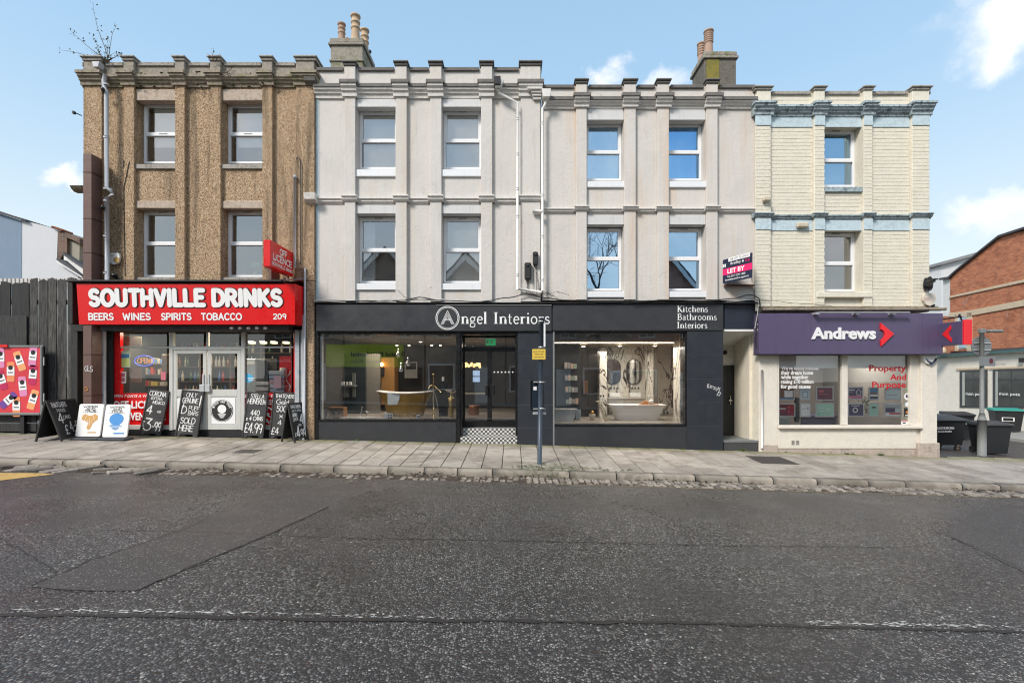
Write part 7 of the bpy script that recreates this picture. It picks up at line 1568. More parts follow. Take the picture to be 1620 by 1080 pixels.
cv = thing('security_camera', 'black bullet security camera on an oval plate at the cream corner', 'camera', (X(1465), -.1, Z(450))); mb = MB(); mb.disc(X(1464.5, -.12), Z(450, -.12), .07, -.13, 18, .16); mb.prism([(X(1464.5)+.075*math.cos(a), Z(450)+.17*math.sin(a)) for a in [k*PI/9 for k in range(18)]], 'y', -.125, -.09); mb.build('plate', BLACKP, cv)
mb = MB(); mb.tube([(X(1464), -.14, Z(455)), (X(1470, -.4), -.38, Z(446, -.4)), (X(1478, -.5), -.5, Z(443.5, -.5))], .045, 10); mb.box(X(1475, -.5), X(1481, -.5), -.56, -.40, Z(443, -.5), Z(441, -.5)); mb.build('barrel', BLACKP, cv)
for px, py, w, lab in ((1207, 318.5, .2, 'small cream flood lamp box on the end pier above the string course'), (1266.5, 357.5, .28, 'cream bell box fixed across the lower blue band')):
    mb = MB(); y_ = PY_ if px < 1220 else 0; mb.box(X(px)-w/2, X(px)+w/2, y_-.12, y_-.03, Z(py+4.5), Z(py-4), .03); tag(mb.build('bell_box', mat('beige_plastic', (.55, .48, .36, 1), .6)), lab, 'bell box')
mb = MB(); mb.box(X(781.5, -.3), X(792, -.3), -.34, -.2, Z(135, -.3), Z(121.5, -.3), .01); tag(mb.build('floodlight', BLACKM), 'square black floodlight on the parapet of the grey rendered house', 'floodlight')
for px, pyt, pyb, lab in ((834.5, 418, 444, 'larger black junction box between the two white drainpipes'), (846.5, 401, 422, 'smaller black junction box with rounded ends, nearest the join of the two rendered houses')):
    t = thing('junction_box', lab, 'junction box', (X(px), -.1, Z(pyb))); mb = MB(); mb.box(X(px-5 if pyt > 410 else px-4), X(px+5.5 if pyt > 410 else px+4), -.20, -.093, Z(pyb), Z(pyt), .025); mb.build('housing', BLACKM, t)
    mb = MB(); mb.ball((X(px), -.20, Z(pyt+5)), .03, 8, 5); mb.build('knob', BLACKP, t)
    mb = MB()
    for k in range(3): x_ = X(px-2+2*k); mb.tube([(x_, -.12, Z(pyb)), (x_+R.uniform(-.03, .03), -.13, Z(pyb+12)), (x_+R.uniform(-.05, .12), -.13, Z(466))], .006, 4)
    mb.build('wire', CABLE, t)
# cables slung over the fascias
def cable(pts, y, r, m, label, wob=.6):
    P = []; 
    for (a, b), (c, d) in zip(pts, pts[1:]):
        n = max(2, int(abs(c-a)/9)); 
        for i in range(n): t = i/n; s_ = (1-math.cos(PI*t))/2; P.append((X(a+(c-a)*t, y), y+R.uniform(-.01, .01), Z(b+(d-b)*s_+R.uniform(-wob, wob)*.5, y)))
    P.append((X(pts[-1][0], y), y, Z(pts[-1][1], y))); mb = MB(); mb.tube(P, r, 6); return tag(mb.build('cable', m), label, 'cable')
cable([(500, 478), (560, 476), (640, 475), (662, 470), (700, 475.5), (760, 477), (805, 471), (835, 464)], -.16, .012, CABLE, 'black cable rising over the fascia to the larger junction box')
cable([(498, 476), (520, 474), (600, 477), (655, 474), (690, 474), (760, 476.5)], -.14, .016, CABLEW, 'thick pale cable lying along the start of the dark fascia')
cable([(836, 465), (858, 471), (900, 475), (960, 477.5), (1010, 476), (1080, 475), (1140, 475.5)], -.15, .014, CABLE, 'black cable running from the drainpipes along the fascia of the warm house')
cable([(1000, 477), (1060, 474.5), (1110, 476.5), (1165, 472), (1180, 467), (1192, 466.5), (1201, 472), (1203, 482), (1197, 510), (1194, 540), (1199, 555)], -.19, .013, CABLE, 'black cable looping down beside the purple fascia')
cable([(1150, 477), (1190, 474), (1200, 478), (1198, 500), (1194, 520), (1200, 510), (1202, 516), (1198, 522)], -.2, .009, CABLEW, 'thin pale cable tangled at the end of the dark beam')
cable([(1196, 474), (1280, 481), (1350, 487), (1386, 489)], -.11, .005, CABLE, 'thin black wire drooping across the cream bricks above the ledge')
cable([(629, 458), (640, 470), (664, 473)], -.11, .004, CABLE, 'thin wire dropping from the sill beside the second grey pier')
cable([(660, 473), (672, 461), (682, 452)], -.11, .004, CABLEW, 'thin pale wire climbing to the third grey pier')
mb = MB()
for k in range(9): x_ = X(R.uniform(838, 885)); z_ = Z(R.uniform(464, 474)); mb.tube([(x_, -.15, z_), (x_+R.uniform(-.15, .25), -.17, z_+R.uniform(-.05, .12)), (x_+R.uniform(.1, .4), -.15, z_-R.uniform(0, .08))], .005, 4)
tag(mb.build('wire_tangle', CABLE), 'tangle of thin black wires where the two white drainpipes meet the fascia', 'wires')
# estate board
lb = thing('letting_board', 'navy and pink LET BY board standing out from the warm rendered house', 'letting board', (X(1143, -.1), -.1, 3.6))
ax, ay = X(1143.5, -.10), -.10; bx_, by_ = X(1190, -.80), -.80; L_ = math.hypot(bx_-ax, by_-ay); zb1 = Z(448.5, -.1); H_ = .56
Mo = Matrix.Translation((ax, ay, zb1)) @ Matrix.Rotation(math.atan2(by_-ay, bx_-ax), 4, 'Z')
NB = mat('navy_board', (.012, .02, .05, 1), .45); MAG = mat('magenta_board', (.80, .02, .16, 1), .45)
mb = MB(Mo); mb.box(0, L_, 0, .012, 0, H_, .002); mb.build('board', NB, lb)
M2 = Matrix.Translation((bx_, by_+.012, zb1)) @ Matrix.Rotation(math.atan2(-.10-by_, 5.72-bx_), 4, 'Z'); mb = MB(M2); mb.box(0, math.hypot(5.72-bx_, .7)*.9, 0, .012, 0, H_, .002); mb.build('rear_board', NB, lb)
mb = MB(Mo); mb.box(.0, L_, -.002, -.0005, H_*.33, H_*.60); mb.build('band', MAG, lb)
mb = MB(Mo); mb.box(L_*.20, L_*.93, -.002, -.0005, H_*.86, H_*1.02); mb.build('top_strip', WPRINT, lb)
mb = MB(Mo); font_mesh(mb, 'LET BY', L_*.17, L_*.76, H_*.37, H_*.56, -.004, .035); font_mesh(mb, 'Bradley &', L_*.28, L_*.74, H_*.68, H_*.82, -.004, .01); font_mesh(mb, 'Tel 0117 329 1400', L_*.16, L_*.78, H_*.20, H_*.28, -.004, .015); font_mesh(mb, 'bradleyandco.agency', L_*.10, L_*.90, H_*.06, H_*.15, -.004, .015)
for q in range(4): mb.disc(L_*(.03+.06*(q % 2)), H_*(.70+.07*(q//2)), .022, -.004, 8)
mb.build('lettering', WPRINT, lb)
mb = MB(Mo); font_mesh(mb, 'Co', L_*.78, L_*.93, H_*.70, H_*.82, -.004, .01); mb.build('pink_lettering', MAG, lb)
mb = MB(Mo); font_mesh(mb, 'THE CITY TO LIVE IN', L_*.25, L_*.88, H_*.895, H_*.985, -.0045, .0); mb.build('dark_lettering', NB, lb)
mb = MB(); mb.box(X(1144), X(1190), -.12, -.02, zb1-.06, zb1-.02, .005); mb.build('bracket', mat('rust_bracket', (.16, .09, .06, 1), .8), lb)
# purple projecting sign
ps = thing('projecting_sign', 'purple projecting box sign with a red arrow at the street corner', 'sign', (10.0, -.1, Z(527)))
xs_ = 10.05; ya, yb = -.12, -.80; zt1, zb1 = 2.86, 2.33
mb = MB(); mb.box(xs_, xs_+.16, yb, ya, zb1, zt1, .01); mb.build('box', PURP, ps)
mb = MB(); mb.box(xs_-.008, xs_+.168, yb-.05, yb-.001, zb1-.01, zt1+.02, .006); mb.build('red_edge', mat('arrow_red', (.80, .02, .03, 1), .4), ps)
mb = MB(); cz = (zt1+zb1)/2; A_ = [(ya-.40+.0, cz+.20), (ya-.18, cz), (ya-.42, cz-.20), (ya-.42, cz-.10)]+[(ya-.42+.07*math.cos(a), cz+.09*math.sin(a)) for a in [-1.3+.29*k for k in range(10)]]+[(ya-.41, cz+.10)]; mb.prism(A_, 'x', xs_-.012, xs_-.001); mb.build('arrow', mat('arrow_red', (.80, .02, .03, 1), .4), ps)
mb = MB(); mb.tube([(xs_+.08, .0, zt1+.10), (xs_+.08, yb+.1, zt1+.10)], .015, 6); mb.tube([(xs_+.08, yb+.2, zt1+.1), (xs_+.08, yb+.16, zt1+.16), (xs_+.08, yb+.1, zt1)], .018, 6); mb.build('bracket', BLACKP, ps)
# buddleia on the parapet and twigs in the gutter
bd = thing('roof_weed', 'straggly buddleia bush sprouting from the pebbledash parapet corner', 'bush', (X(170), -.05, Z(100)))
st_, lf = MB(), MB()
def sprig(x, y, z, dx, dz, L, k, lfs=1.0):
    P = []; 
    for i in range(9): t = i/8; P.append((x+dx*L*t+.05*math.sin(t*4+k)*L, y+R.uniform(-.01, .01)-.1*t, z+dz*L*t-.18*L*t*t*(abs(dx))))
    st_.tube(P, .009, 4, r2=.002)
    for p in P[1:]:
        for q in range(int(3*lfs*R.uniform(.3, 1.6))):
            s_ = R.uniform(.02, .045); a = R.uniform(0, 6.28); c_ = (p[0]+R.uniform(-.05, .05), p[1]+R.uniform(-.05, .05), p[2]+R.uniform(-.05, .05))
            lf.add([c_, (c_[0]+s_*math.cos(a)-.3*s_*math.sin(a), c_[1]-.01, c_[2]+s_*math.sin(a)+.3*s_*math.cos(a)), (c_[0]+1.8*s_*math.cos(a), c_[1], c_[2]+1.8*s_*math.sin(a)), (c_[0]+s_*math.cos(a)+.3*s_*math.sin(a), c_[1]+.01, c_[2]+s_*math.sin(a)-.3*s_*math.cos(a))], [(0, 1, 2, 3)])
x_, z_ = X(172), Z(101)
for dx, dz, L in ((-.75, .78, 1.05), (-.12, 1.0, 1.35), (.42, .95, .95), (-1.0, .38, 1.15), (.05, .9, .62), (-.35, .8, .75), (.25, .7, .5), (.7, .42, .55), (-.5, .4, .6), (-.6, .2, .45)): sprig(x_+R.uniform(-.12, .12), -.05, z_, dx, dz, L, R.uniform(0, 6))
for dx, dz, L in ((.35, .25, .9), (.6, .3, .7)): sprig(x_, -.05, z_, dx, dz, L, R.uniform(0, 6), .25)
st_.build('stem', mat('twig_brown', (.12, .08, .05, 1), .8), bd); lf.build('foliage', mat('buddleia_leaf', (.10, .10, .06, 1), .7, var=.4, scale=20), bd)
for base, lst, lab in (((345, 104), ((-.35, .5, .3), (.1, .7, .38), (.6, .35, .4)), 'sparse twiggy weed on the parapet between the middle piers'), ((366, 122), ((-.5, -.1, .4), (.5, .2, .3), (-.2, .5, .25), (.2, -.3, .3)), 'thin dead weed in the cornice above the second window')):
    st_, lf = MB(), MB(); t = thing('roof_weed', lab, 'weed', (X(base[0]), -.1, Z(base[1])))
    for dx, dz, L in lst: sprig(X(base[0]), -.16, Z(base[1]), dx, dz, L, R.uniform(0, 6), .35)
    st_.build('stem', mat('twig_brown', (.12, .08, .05, 1), .8), t); lf.build('foliage', mat('buddleia_leaf', (.10, .10, .06, 1), .7), t)
mb = MB()
for k in range(70): x_ = R.uniform(X(200), X(440)); q = R.choice((139, 122, 128)); mb.ball((x_, -R.uniform(.02, .16), Z(q)+R.uniform(-.02, .03)), R.uniform(.012, .035), 6, 4, (1.4, 1, .6))
mb.build('moss', mat('dark_moss', (.06, .06, .025, 1), .95, var=.4, scale=20), b1, kind='stuff')

t = thing('windowsill_plant', 'small bright green plant on the sill of the window beside the red OFF LICENCE sign', 'plant', (X(405, .33), .33, Z(433, .33))); mb = MB()
for k in range(40): a, q = R.uniform(0, 6.28), R.uniform(.0, .12); c_ = (X(404, .33)+q*math.cos(a), .33+R.uniform(-.03, .03), Z(419, .33)+q*math.sin(a)*.6); mb.add([(c_[0]-.03, c_[1], c_[2]), (c_[0], c_[1]-.01, c_[2]-.02), (c_[0]+.03, c_[1], c_[2]+.005), (c_[0], c_[1], c_[2]+.025)], [(0, 1, 2, 3)])
mb.build('foliage', mat('bright_leaf', (.14, .36, .06, 1), .5), t); MB().lathe([(.04, 0), (.055, .09)], (X(404, .33), .33, Z(436, .33)), 10).build('pot', TERR, t)
# ------------------------------------------------------------------ bus stop post
px_, py_ = PV(853.5, 733.8); zg = gz(px_, py_); POST = mat('blue_grey_post', (.04, .06, .085, 1), .45, var=.15, streak=.4)
bs = thing('bus_stop_post', 'slim blue grey bus stop post near the kerb with yellow notice', 'bus stop post', (px_, py_, zg))
zt = Z(505, py_); mb = MB(); mb.tube([(px_, py_, zg-.02), (px_+.04, py_, zt)], .046, 16); mb.lathe([(.047, 0), (.047, .02), (.02, .035)], (px_+.04, py_, zt), 14); mb.build('pole', POST, bs)
mb = MB()
for q in (508, 549, 604, 645.5): mb.lathe([(.052, 0), (.052, .03)], (px_+.03, py_, Z(q+1.5, py_)), 14)
mb.build('clamp', ALU, bs)
mb = MB(); mb.box(px_+.085, px_+.105, py_-.06, py_+.36, Z(550, py_), Z(509, py_), .004); fl = mb.build('flag', ALU, bs)
mb = MB(); mb.box(px_+.078, px_+.112, py_-.058, py_-.061, Z(548, py_), Z(512, py_)); mb.build('edge_strip', WPRINT, fl)
yy = py_-.06; yn = tag(MB().box(X(842, yy), X(863, yy), yy-.004, yy, Z(568.5, yy), Z(552, yy), .001).build('notice', mat('yellow_notice', (.75, .53, .08, 1), .5), None), 'yellow notice strapped round the bus stop post', 'notice')
mb = MB(); font_mesh(mb, 'BUS STOP', X(844, yy), X(861, yy), Z(557.5, yy), Z(555, yy), yy-.006, .01); font_mesh(mb, 'NOT IN USE', X(846, yy), X(859, yy), Z(561.5, yy), Z(559, yy), yy-.006, .01); mb.box(X(844.5, yy), X(860.5, yy), yy-.0065, yy-.006, Z(565.5, yy), Z(564.5, yy)); mb.build('lettering', mat('brown_ink', (.12, .07, .02, 1), .6), yn)
tc = thing('timetable_case', 'black timetable case clamped behind the bus stop post', 'timetable case', (px_, py_+.1, Z(625, py_))); yc = py_+.10
mb = MB(); x0, x1, z0, z1 = X(838.5, yc), X(860, yc), Z(649, yc), Z(601, yc); mb.box(x0, x0+.025, yc-.02, yc+.03, z0, z1, .004); mb.box(x1-.025, x1, yc-.02, yc+.03, z0, z1, .004); mb.box(x0+.025, x1-.025, yc-.02, yc+.03, z1-.03, z1, .004); mb.box(x0+.025, x1-.025, yc-.02, yc+.03, z0, z0+.03, .004); mb.build('frame', BLACKP, tc)
mb = MB(); mb.box(x0+.02, x1-.02, yc, yc+.01, z0+.02, z1-.02); mb.build('back_board', mat('case_board', (.018, .028, .04, 1), .2), tc)
mb = MB(); mb.box(px_-.12, px_+.12, yc-.05, yc-.021, z0+.02, z0+.045); mb.box(px_-.12, px_+.12, yc-.05, yc-.021, z1-.05, z1-.025); mb.box(px_-.13, px_+.13, yc-.07, yc-.03, z0-.08, z0-.03, .01); mb.build('bracket', ALU, tc)
mb = MB(); yn_ = yc-.003; mb.box(px_-.115, px_-.05, yn_, yc-.0005, z1-.20, z1-.13); mb.box(px_+.04, px_+.09, yn_, yc-.0005, z1-.20, z1-.10); mb.box(px_+.03, px_+.06, yn_, yc-.0005, z1-.40, z1-.32); mb.build('paper', WPRINT, tc)

# ------------------------------------------------------------------ west end: fence, poster stand, houses beyond
WB = m_wood('black_tarred_timber', (.012, .012, .012, 1), (.035, .034, .032, 1), .65); WG = m_wood('worn_grey_timber', (.022, .021, .020, 1), (.13, .125, .115, 1), .8)
fe = thing('timber_fence', 'tall black timber fence of upright planks beside the off licence', 'fence', (X(50), .1, gx(X(50))))
px = -150
while px < 116:
    w = R.uniform(13, 17); worn = 44 < px < 110; top = 441+R.uniform(-2, 4) if px > 40 else 447+R.uniform(-1, 1)
    mb = MB(); yy = R.uniform(.0, .03); x0, x1 = X(px), X(min(px+w, 119))-.012; zt, zb_ = Z(top), Z(665 if px < 62 else 686)
    mb.prism([(x0, zb_), (x1, zb_), (x1+R.uniform(-.01, .0), zt+R.uniform(-.04, .02)), ((x0+x1)/2, zt+R.uniform(0, .03)), (x0+R.uniform(0, .01), zt+R.uniform(-.05, .02))], 'y', yy, yy+.025); mb.build('plank', WG if worn else WB, fe)
    px += w
mb = MB(); mb.box(X(-150), X(60), -.04, -.005, Z(682), Z(669), .006); mb.box(X(-150), X(58), -.02, .02, Z(668), Z(655), .006); mb.build('gravel_board', WB, fe)
mb = MB(); mb.box(X(-150), X(119), .06, .12, Z(480), Z(474)); mb.box(X(-150), X(119), .06, .12, Z(640), Z(634)); mb.build('rail', WB, fe)
mb = MB(); mb.box(X(0), X(44), -.03, -.004, Z(560), Z(500), .004); mb.build('patch_board', WB, fe)
mb = MB(); mb.box(X(112), X(124), -.02, .15, Z(690), Z(447), .01); mb.build('post', WB, fe)
cs = MB(); x_ = X(-150)
while x_ < X(124): cs.box(x_, x_+.055, .16, .19, Z(450), Z(438), 0); cs.box(x_+.055, x_+.10, .18, .20, Z(450), Z(438.6), 0); x_ += .10
tag(cs.build('corrugated_sheet', mat('pale_corrugated', (.60, .57, .54, 1), .6, streak=.3)), 'pale corrugated sheeting whose edge shows over the black fence', 'corrugated sheet')
mb = MB(); mb.box(X(-150), X(124), .3, 4, gx(-11)-.1, gx(-11)+.05); tag(mb.build('yard', mat('yard_floor', (.08, .075, .07, 1), .9)), kind='structure')
pd = thing('poster_stand', 'large framed red poster of drink cans standing against the black fence', 'poster stand', (X(30, -.2), -.2, gx(X(30))))
yp = -.18; mb = MB(); x0, x1, z0, z1 = X(-62, yp), X(68, yp), Z(656.5, yp), Z(546, yp); mb.box(x0, x0+.08, yp, yp+.05, z0, z1, .008); mb.box(x1-.08, x1, yp, yp+.05, z0, z1, .008); mb.box(x0+.08, x1-.08, yp, yp+.05, z1-.05, z1, .008); mb.box(x0+.08, x1-.08, yp, yp+.05, z0, z0+.06, .008); mb.build('frame', STEEL, pd)
mb = MB(); mb.box(x0+.07, x1-.07, yp+.02, yp+.04, z0+.05, z1-.04); mb.build('poster', mat('poster_red', (.66, .045, .06, 1), .45, var=.25, scale=1.5), pd)
cols = [mat('can_orange', (.80, .28, .12, 1), .4), mat('can_crimson', (.50, .02, .10, 1), .4), mat('can_pink', (.72, .25, .45, 1), .4), mat('can_violet', (.16, .06, .30, 1), .4), mat('can_peach', (.85, .38, .16, 1), .4)]
ycan = yp+.018
def can(px, py, rot, ci):
    Mt = Matrix.Translation((X(px, ycan), ycan, Z(py, ycan))) @ Matrix.Rotation(rot, 4, 'Y'); w, h = .090, .235
    if not (x0+.16 < X(px, ycan) < x1-.16 and z0+.2 < Z(py, ycan) < z1-.18): h *= .8
    mb = MB(Mt); mb.prism(rrect(-w, w, -h, h, .035, 3), 'y', -.003, 0); cn = mb.build('printed_can', cols[ci], pd)
    mb = MB(Mt); mb.box(-w, w, -.0045, -.0032, -h*.35, h*.5); mb.build('can_label', WPRINT, cn)
    mb = MB(Mt); mb.disc(0, h*.42, w*.62, -.006, 16); mb.box(-w*.7, w*.7, -.006, -.005, -h*.12, -h*.02); mb.build('can_mark', BLACKP, cn)
for px, py, r_, c in ((17, 588, .0, 0), (31, 571, -.35, 4), (52, 593, .08, 1), (36, 611, -.1, 2), (13, 633, .85, 3), (52, 632, .3, 4), (3, 601, -.3, 1), (26, 643, 0, 0), (1, 566, 0, 2), (52, 564, 0.1, 2), (-20, 580, .5, 4), (-30, 620, -.4, 3), (-45, 590, .1, 1)): can(px, py, r_, c)
mb = MB(); mb.box(X(0, -.2), X(12, -.2), -.21, -.19, Z(549, -.2), Z(545, -.2)); mb.build('red_clip', RED, pd)
mb = MB(); mb.box(x1-.02, x1+.03, yp-.02, yp+.03, Z(640, yp), Z(548, yp), .004); mb.build('side_rail', BLACKP, pd)
mb = MB()
for q in (565, 622): mb.box(x1+.03, x1+.05, yp-.03, yp, Z(q+13, yp), Z(q, yp), .003)
mb.build('hinge', ALU, pd)
mb = MB(); mb.box(x1-.6, x1-.5, yp+.05, yp+.12, gx(x1)-.02, z0+.1); mb.box(x0+.3, x0+.4, yp+.05, yp+.12, gx(x0)-.02, z0+.1); mb.build('leg', BLACKP, pd)
# building behind the fence
yb_ = 5.0; sb = thing('rear_building', 'blue grey and white painted gable with brick stack behind the fence', 'building', (X(40, yb_), yb_, 0))
def slab(name, pts, y0, y1, m, par): mb = MB(); mb.prism([(X(a, y0), Z(b, y0)) for a, b in pts], 'y', y0, y1); return mb.build(name, m, par)
slab('blue_wall', [(-230, 480), (34, 480), (34.3, 349), (0, 338), (-230, 262)], yb_, yb_+.3, mat('slate_blue_render', (.20, .27, .36, 1), .8, var=.06, scale=.8, streak=.12), sb)
slab('white_wall', [(34.3, 480), (124, 480), (124, 436), (90, 413.5), (91.5, 365), (75, 358.5), (54, 353), (34.5, 348.5)], yb_+.01, yb_+.3, mat('white_gable', (.60, .61, .63, 1), .8, var=.04, bump=.004, bscale=9), sb)
mb = MB(); P = [(-230, 259), (0, 335), (46, 348.5)]
for (a, b), (c, d) in zip(P, P[1:]): mb.prism([(X(a, yb_), Z(b+2.6, yb_)), (X(c, yb_), Z(d+2.6, yb_)), (X(c, yb_), Z(d, yb_)), (X(a, yb_), Z(b, yb_))], 'y', yb_-.12, yb_+2.5)
mb.build('roof', mat('corrugated_dark', (.05, .05, .055, 1), .7), sb)
BR2 = m_brick('brown_old_brick', (.20, .115, .08, 1), (.13, .085, .065, 1), (.25, .22, .19, 1))
stk = slab('chimney', [(91.6, 414), (100, 402), (106, 410), (106, 375), (91.8, 365)], yb_, yb_+1.0, BR2, sb)
slab('rear_wall', [(106, 432), (125, 432), (126, 385), (106, 379)], yb_+.1, yb_+1.0, mat('old_render', (.34, .32, .26, 1), .9, var=.2, streak=.4), sb)
slab('coping', [(98, 372), (126, 385), (126, 377), (98, 365)], yb_-.02, yb_+1.05, BR2, stk)
mb = MB()
for k in range(5): a = 84+k*3.4; mb.box(X(a, yb_), X(a+4.6, yb_), yb_-.1, yb_+.35, Z(361+k*1.3, yb_), Z(358.4+k*1.3, yb_), .02)
mb.build('ridge_tile', mat('terracotta_tile', (.34, .12, .06, 1), .8, var=.3), stk)
slab('bargeboard', [(89, 414.5), (130, 440), (130, 437), (89, 411)], yb_-.15, yb_, WHITEP, sb); slab('lean_roof', [(88.5, 409), (100, 411), (130, 437), (89, 411)], yb_-.2, yb_+1, SLATE, sb)
slab('dormer_side', [(101, 403.5), (131, 424), (131, 437), (101, 413)], yb_-.05, yb_+.02, WHITEP, sb); slab('dormer_roof', [(99, 399), (131, 420), (131, 424), (100, 403.5)], yb_-.15, yb_+1.2, SLATE, sb)

# ------------------------------------------------------------------ east side: corner shop across the side street
def XE(y): return 20.8+.1026*(y-8)
def PE(px, dx=0):
    k = (px-810)/F; y = (20.8-.8208-D*k)/(k-.1026); return XE(y)+dx, y
def we(px, py, dx=0): x, y = PE(px); return (x+dx, y, Z(py, y))
def flank(name, pts, m, par, t=.3, dx=0, label=None):
    """an upright panel in the plane of the flank wall; t = thickness away from the street"""
    a = [we(p, q, dx) for p, q in pts]; n = len(a); b = [(x+t, y, z) for x, y, z in a]
    mb = MB(); mb.add(a+b, [tuple(range(n)), tuple(range(2*n-1, n-1, -1))]+[(i, i+n, (i+1) % n+n, (i+1) % n) for i in range(n)]); return mb.build(name, m, par, label)
cbd = thing('corner_shop_building', 'red brick gabled building over a cream shop across the side street', 'building', (21, 9, -.5))
RBK = m_brick('red_brick', (.58, .20, .09, 1), (.38, .115, .055, 1), (.38, .25, .18, 1)); STB = m_oldpaint('sandstone_band', (.62, .50, .36, 1), (.4, .32, .24, 1), .3)
flank('brick_wall', [(1503, 556), (1503, 441), (1514, 430), (1535, 412), (1556, 396.5), (1583, 375.5), (1600, 370), (1622, 364.5), (1760, 318), (1760, 545), (1620, 549)], RBK, cbd, 1.0)
flank('corner_strip', [(1491.5, 500), (1491.5, 442.5), (1502.9, 441), (1502.9, 500)], mat('white_corner', (.66, .66, .64, 1), .7), cbd, .9, .02)
flank('lower_wall', [(1480, 560), (1480, 500), (1503, 500), (1503, 560)], RBK, cbd, .9, .025)
flank('string_band', [(1503, 471.5), (1503, 468.5), (1760, 411), (1760, 417)], STB, cbd, .1, -.05)
flank('string_band', [(1503, 501), (1503, 495), (1538, 490.5), (1620, 474.5), (1760, 447), (1760, 461), (1620, 484), (1538, 499), (1538, 501)], STB, cbd, .1, -.05)
flank('window_surround', [(1531, 555), (1531, 495), (1538.5, 494), (1538.5, 555)], STB, cbd, .08, -.05); flank('window_surround', [(1512, 555), (1512, 498), (1516, 498), (1516, 555)], STB, cbd, .08, -.05)
wn = flank('window', [(1516, 552), (1516, 500), (1531, 499), (1531, 551)], WHITEP, cbd, .05, -.02)
for a, c, t, q in ((1518, 1529.5, 502, 532), (1518, 1529.5, 535, 550)): flank('pane', [(a, q), (a, t), (c, t-.4), (c, q-.3)], mat('blue_grey_pane', (.34, .46, .55, 1), .1), wn, .01, -.045)
flank('roof_edge', [(1489, 443), (1489, 440), (1503, 437.5), (1514, 427.5), (1556, 393.5), (1583, 372), (1600, 366.5), (1760, 314), (1760, 317.5), (1600, 370), (1583, 375.3), (1556, 396.3), (1514, 430), (1503, 441)], mat('dark_verge', (.06, .06, .065, 1), .7), cbd, 1.3, -.12)
flank('shop_wall', [(1480, 690), (1480, 566), (1620, 556), (1760, 545), (1760, 700), (1620, 684)], OFFW, cbd, .25, .0)
flank('slate_skirt', [(1480, 566), (1480, 560), (1620, 549), (1760, 536), (1760, 543), (1620, 554)], SLATE, cbd, .25, -.10)
flank('gutter', [(1480, 566.5), (1480, 563.5), (1620, 552.5), (1760, 541), (1760, 545), (1620, 556)], mat('teal_gutter', (.06, .13, .12, 1), .6), cbd, .15, -.22)
for k, (a, c) in enumerate(((1519, 1562.5), (1571.5, 1632))):
    tl, tr, bl, br = 586.5-.03*(a-1520), 586.5-.03*(c-1520), 644.5+.012*(a-1520), 644.5+.012*(c-1520)
    w = flank('shop_window', [(a, bl), (a, tl), (c, tr), (c, br)], mat('anthracite_frame', (.05, .05, .053, 1), .5), cbd, .1, -.03)
    i = 4.5
    for u, v in ((a+i, (a+c)/2-.7), ((a+c)/2+.7, c-1.5)):
        for t, q in ((tl+2, 600), (602.5, bl-3)): flank('pane', [(u, q), (u, t), (v, t-.1), (v, q+.1)], mat('dark_shop_pane', (.07, .075, .07, 1), .08, var=.5, scale=2), w, .01, -.038)
    flank('pale_post', [(a+i+.3, bl-3.2), (a+i+.3, tl+2.2), (a+i+4, tl+2.2), (a+i+4, bl-3.2)], mat('pale_inner_post', (.4, .42, .38, 1), .5), w, .005, -.043)
    x_a, y_a = PE(a+9); x_b, y_b = PE(min(c, 1622)); ang = math.atan2(y_b-y_a, x_b-x_a); Lw = math.hypot(x_b-x_a, y_b-y_a)
    mb = MB(Matrix.Translation((x_a-.09, y_a, 0)) @ Matrix.Rotation(ang, 4, 'Z')); font_mesh(mb, 'mon pote', .1, Lw-.12, Z(626, y_a), Z(620.5, y_a), 0, .012); mb.build('lettering', WPRINT, w)
    flank('window_surround', [(a-5, tl-1), (a-5, tl-4), (c+2, tr-4.5), (c+2, tr-1.5)], STB, cbd, .05, -.05)
x_a, y_a = PE(1566); x_b, y_b = PE(1592); mb = MB(Matrix.Translation((x_a-.03, y_a, 0)) @ Matrix.Rotation(math.atan2(y_b-y_a, x_b-x_a), 4, 'Z')); font_mesh(mb, '1 North Street', 0, math.hypot(x_b-x_a, y_b-y_a), Z(577, y_a), Z(573.5, y_a), 0, 0); mb.build('street_name', GREYP, cbd)
flank('wall_light', [(1617, 573), (1617, 566), (1624, 566), (1624, 573)], BLACKP, cbd, .05, -.15)
mb = MB(); p = we(1498, 556); mb.lathe([(.22, 0), (.25, .05), (.2, .25), (.05, .3)], (p[0]-.6, p[1]-.3, p[2]-.1), 14); mb.build('planter', STB, cbd)
x8, y8 = PE(1760); mb = MB(); mb.box(x8+.3, x8+6, y8, y8+.3, -.9, 11); mb.build('end_wall', RBK, cbd)
yd_ = 26.0; db = thing('distant_block', 'plain whitish flat roofed block beyond the red brick gable', 'building', (X(1520, yd_), yd_, 0)); mb = MB(); mb.prism([(X(1489, yd_), -1), (X(1700, yd_), -1), (X(1700, yd_), Z(360, yd_)), (X(1556, yd_), Z(402, yd_)), (X(1489, yd_), Z(418, yd_))], 'y', yd_, yd_+4); mb.build('wall', mat('pale_block', (.62, .63, .63, 1), .8), db)
mb = MB(); mb.prism([(X(1488, yd_-.2), Z(419, yd_-.2)), (X(1700, yd_-.2), Z(362, yd_-.2)), (X(1700, yd_-.2), Z(357, yd_-.2)), (X(1488, yd_-.2), Z(415, yd_-.2))], 'y', yd_-.3, yd_+4.1); mb.build('roof_edge', mat('grey_edge', (.25, .25, .26, 1), .7), db)
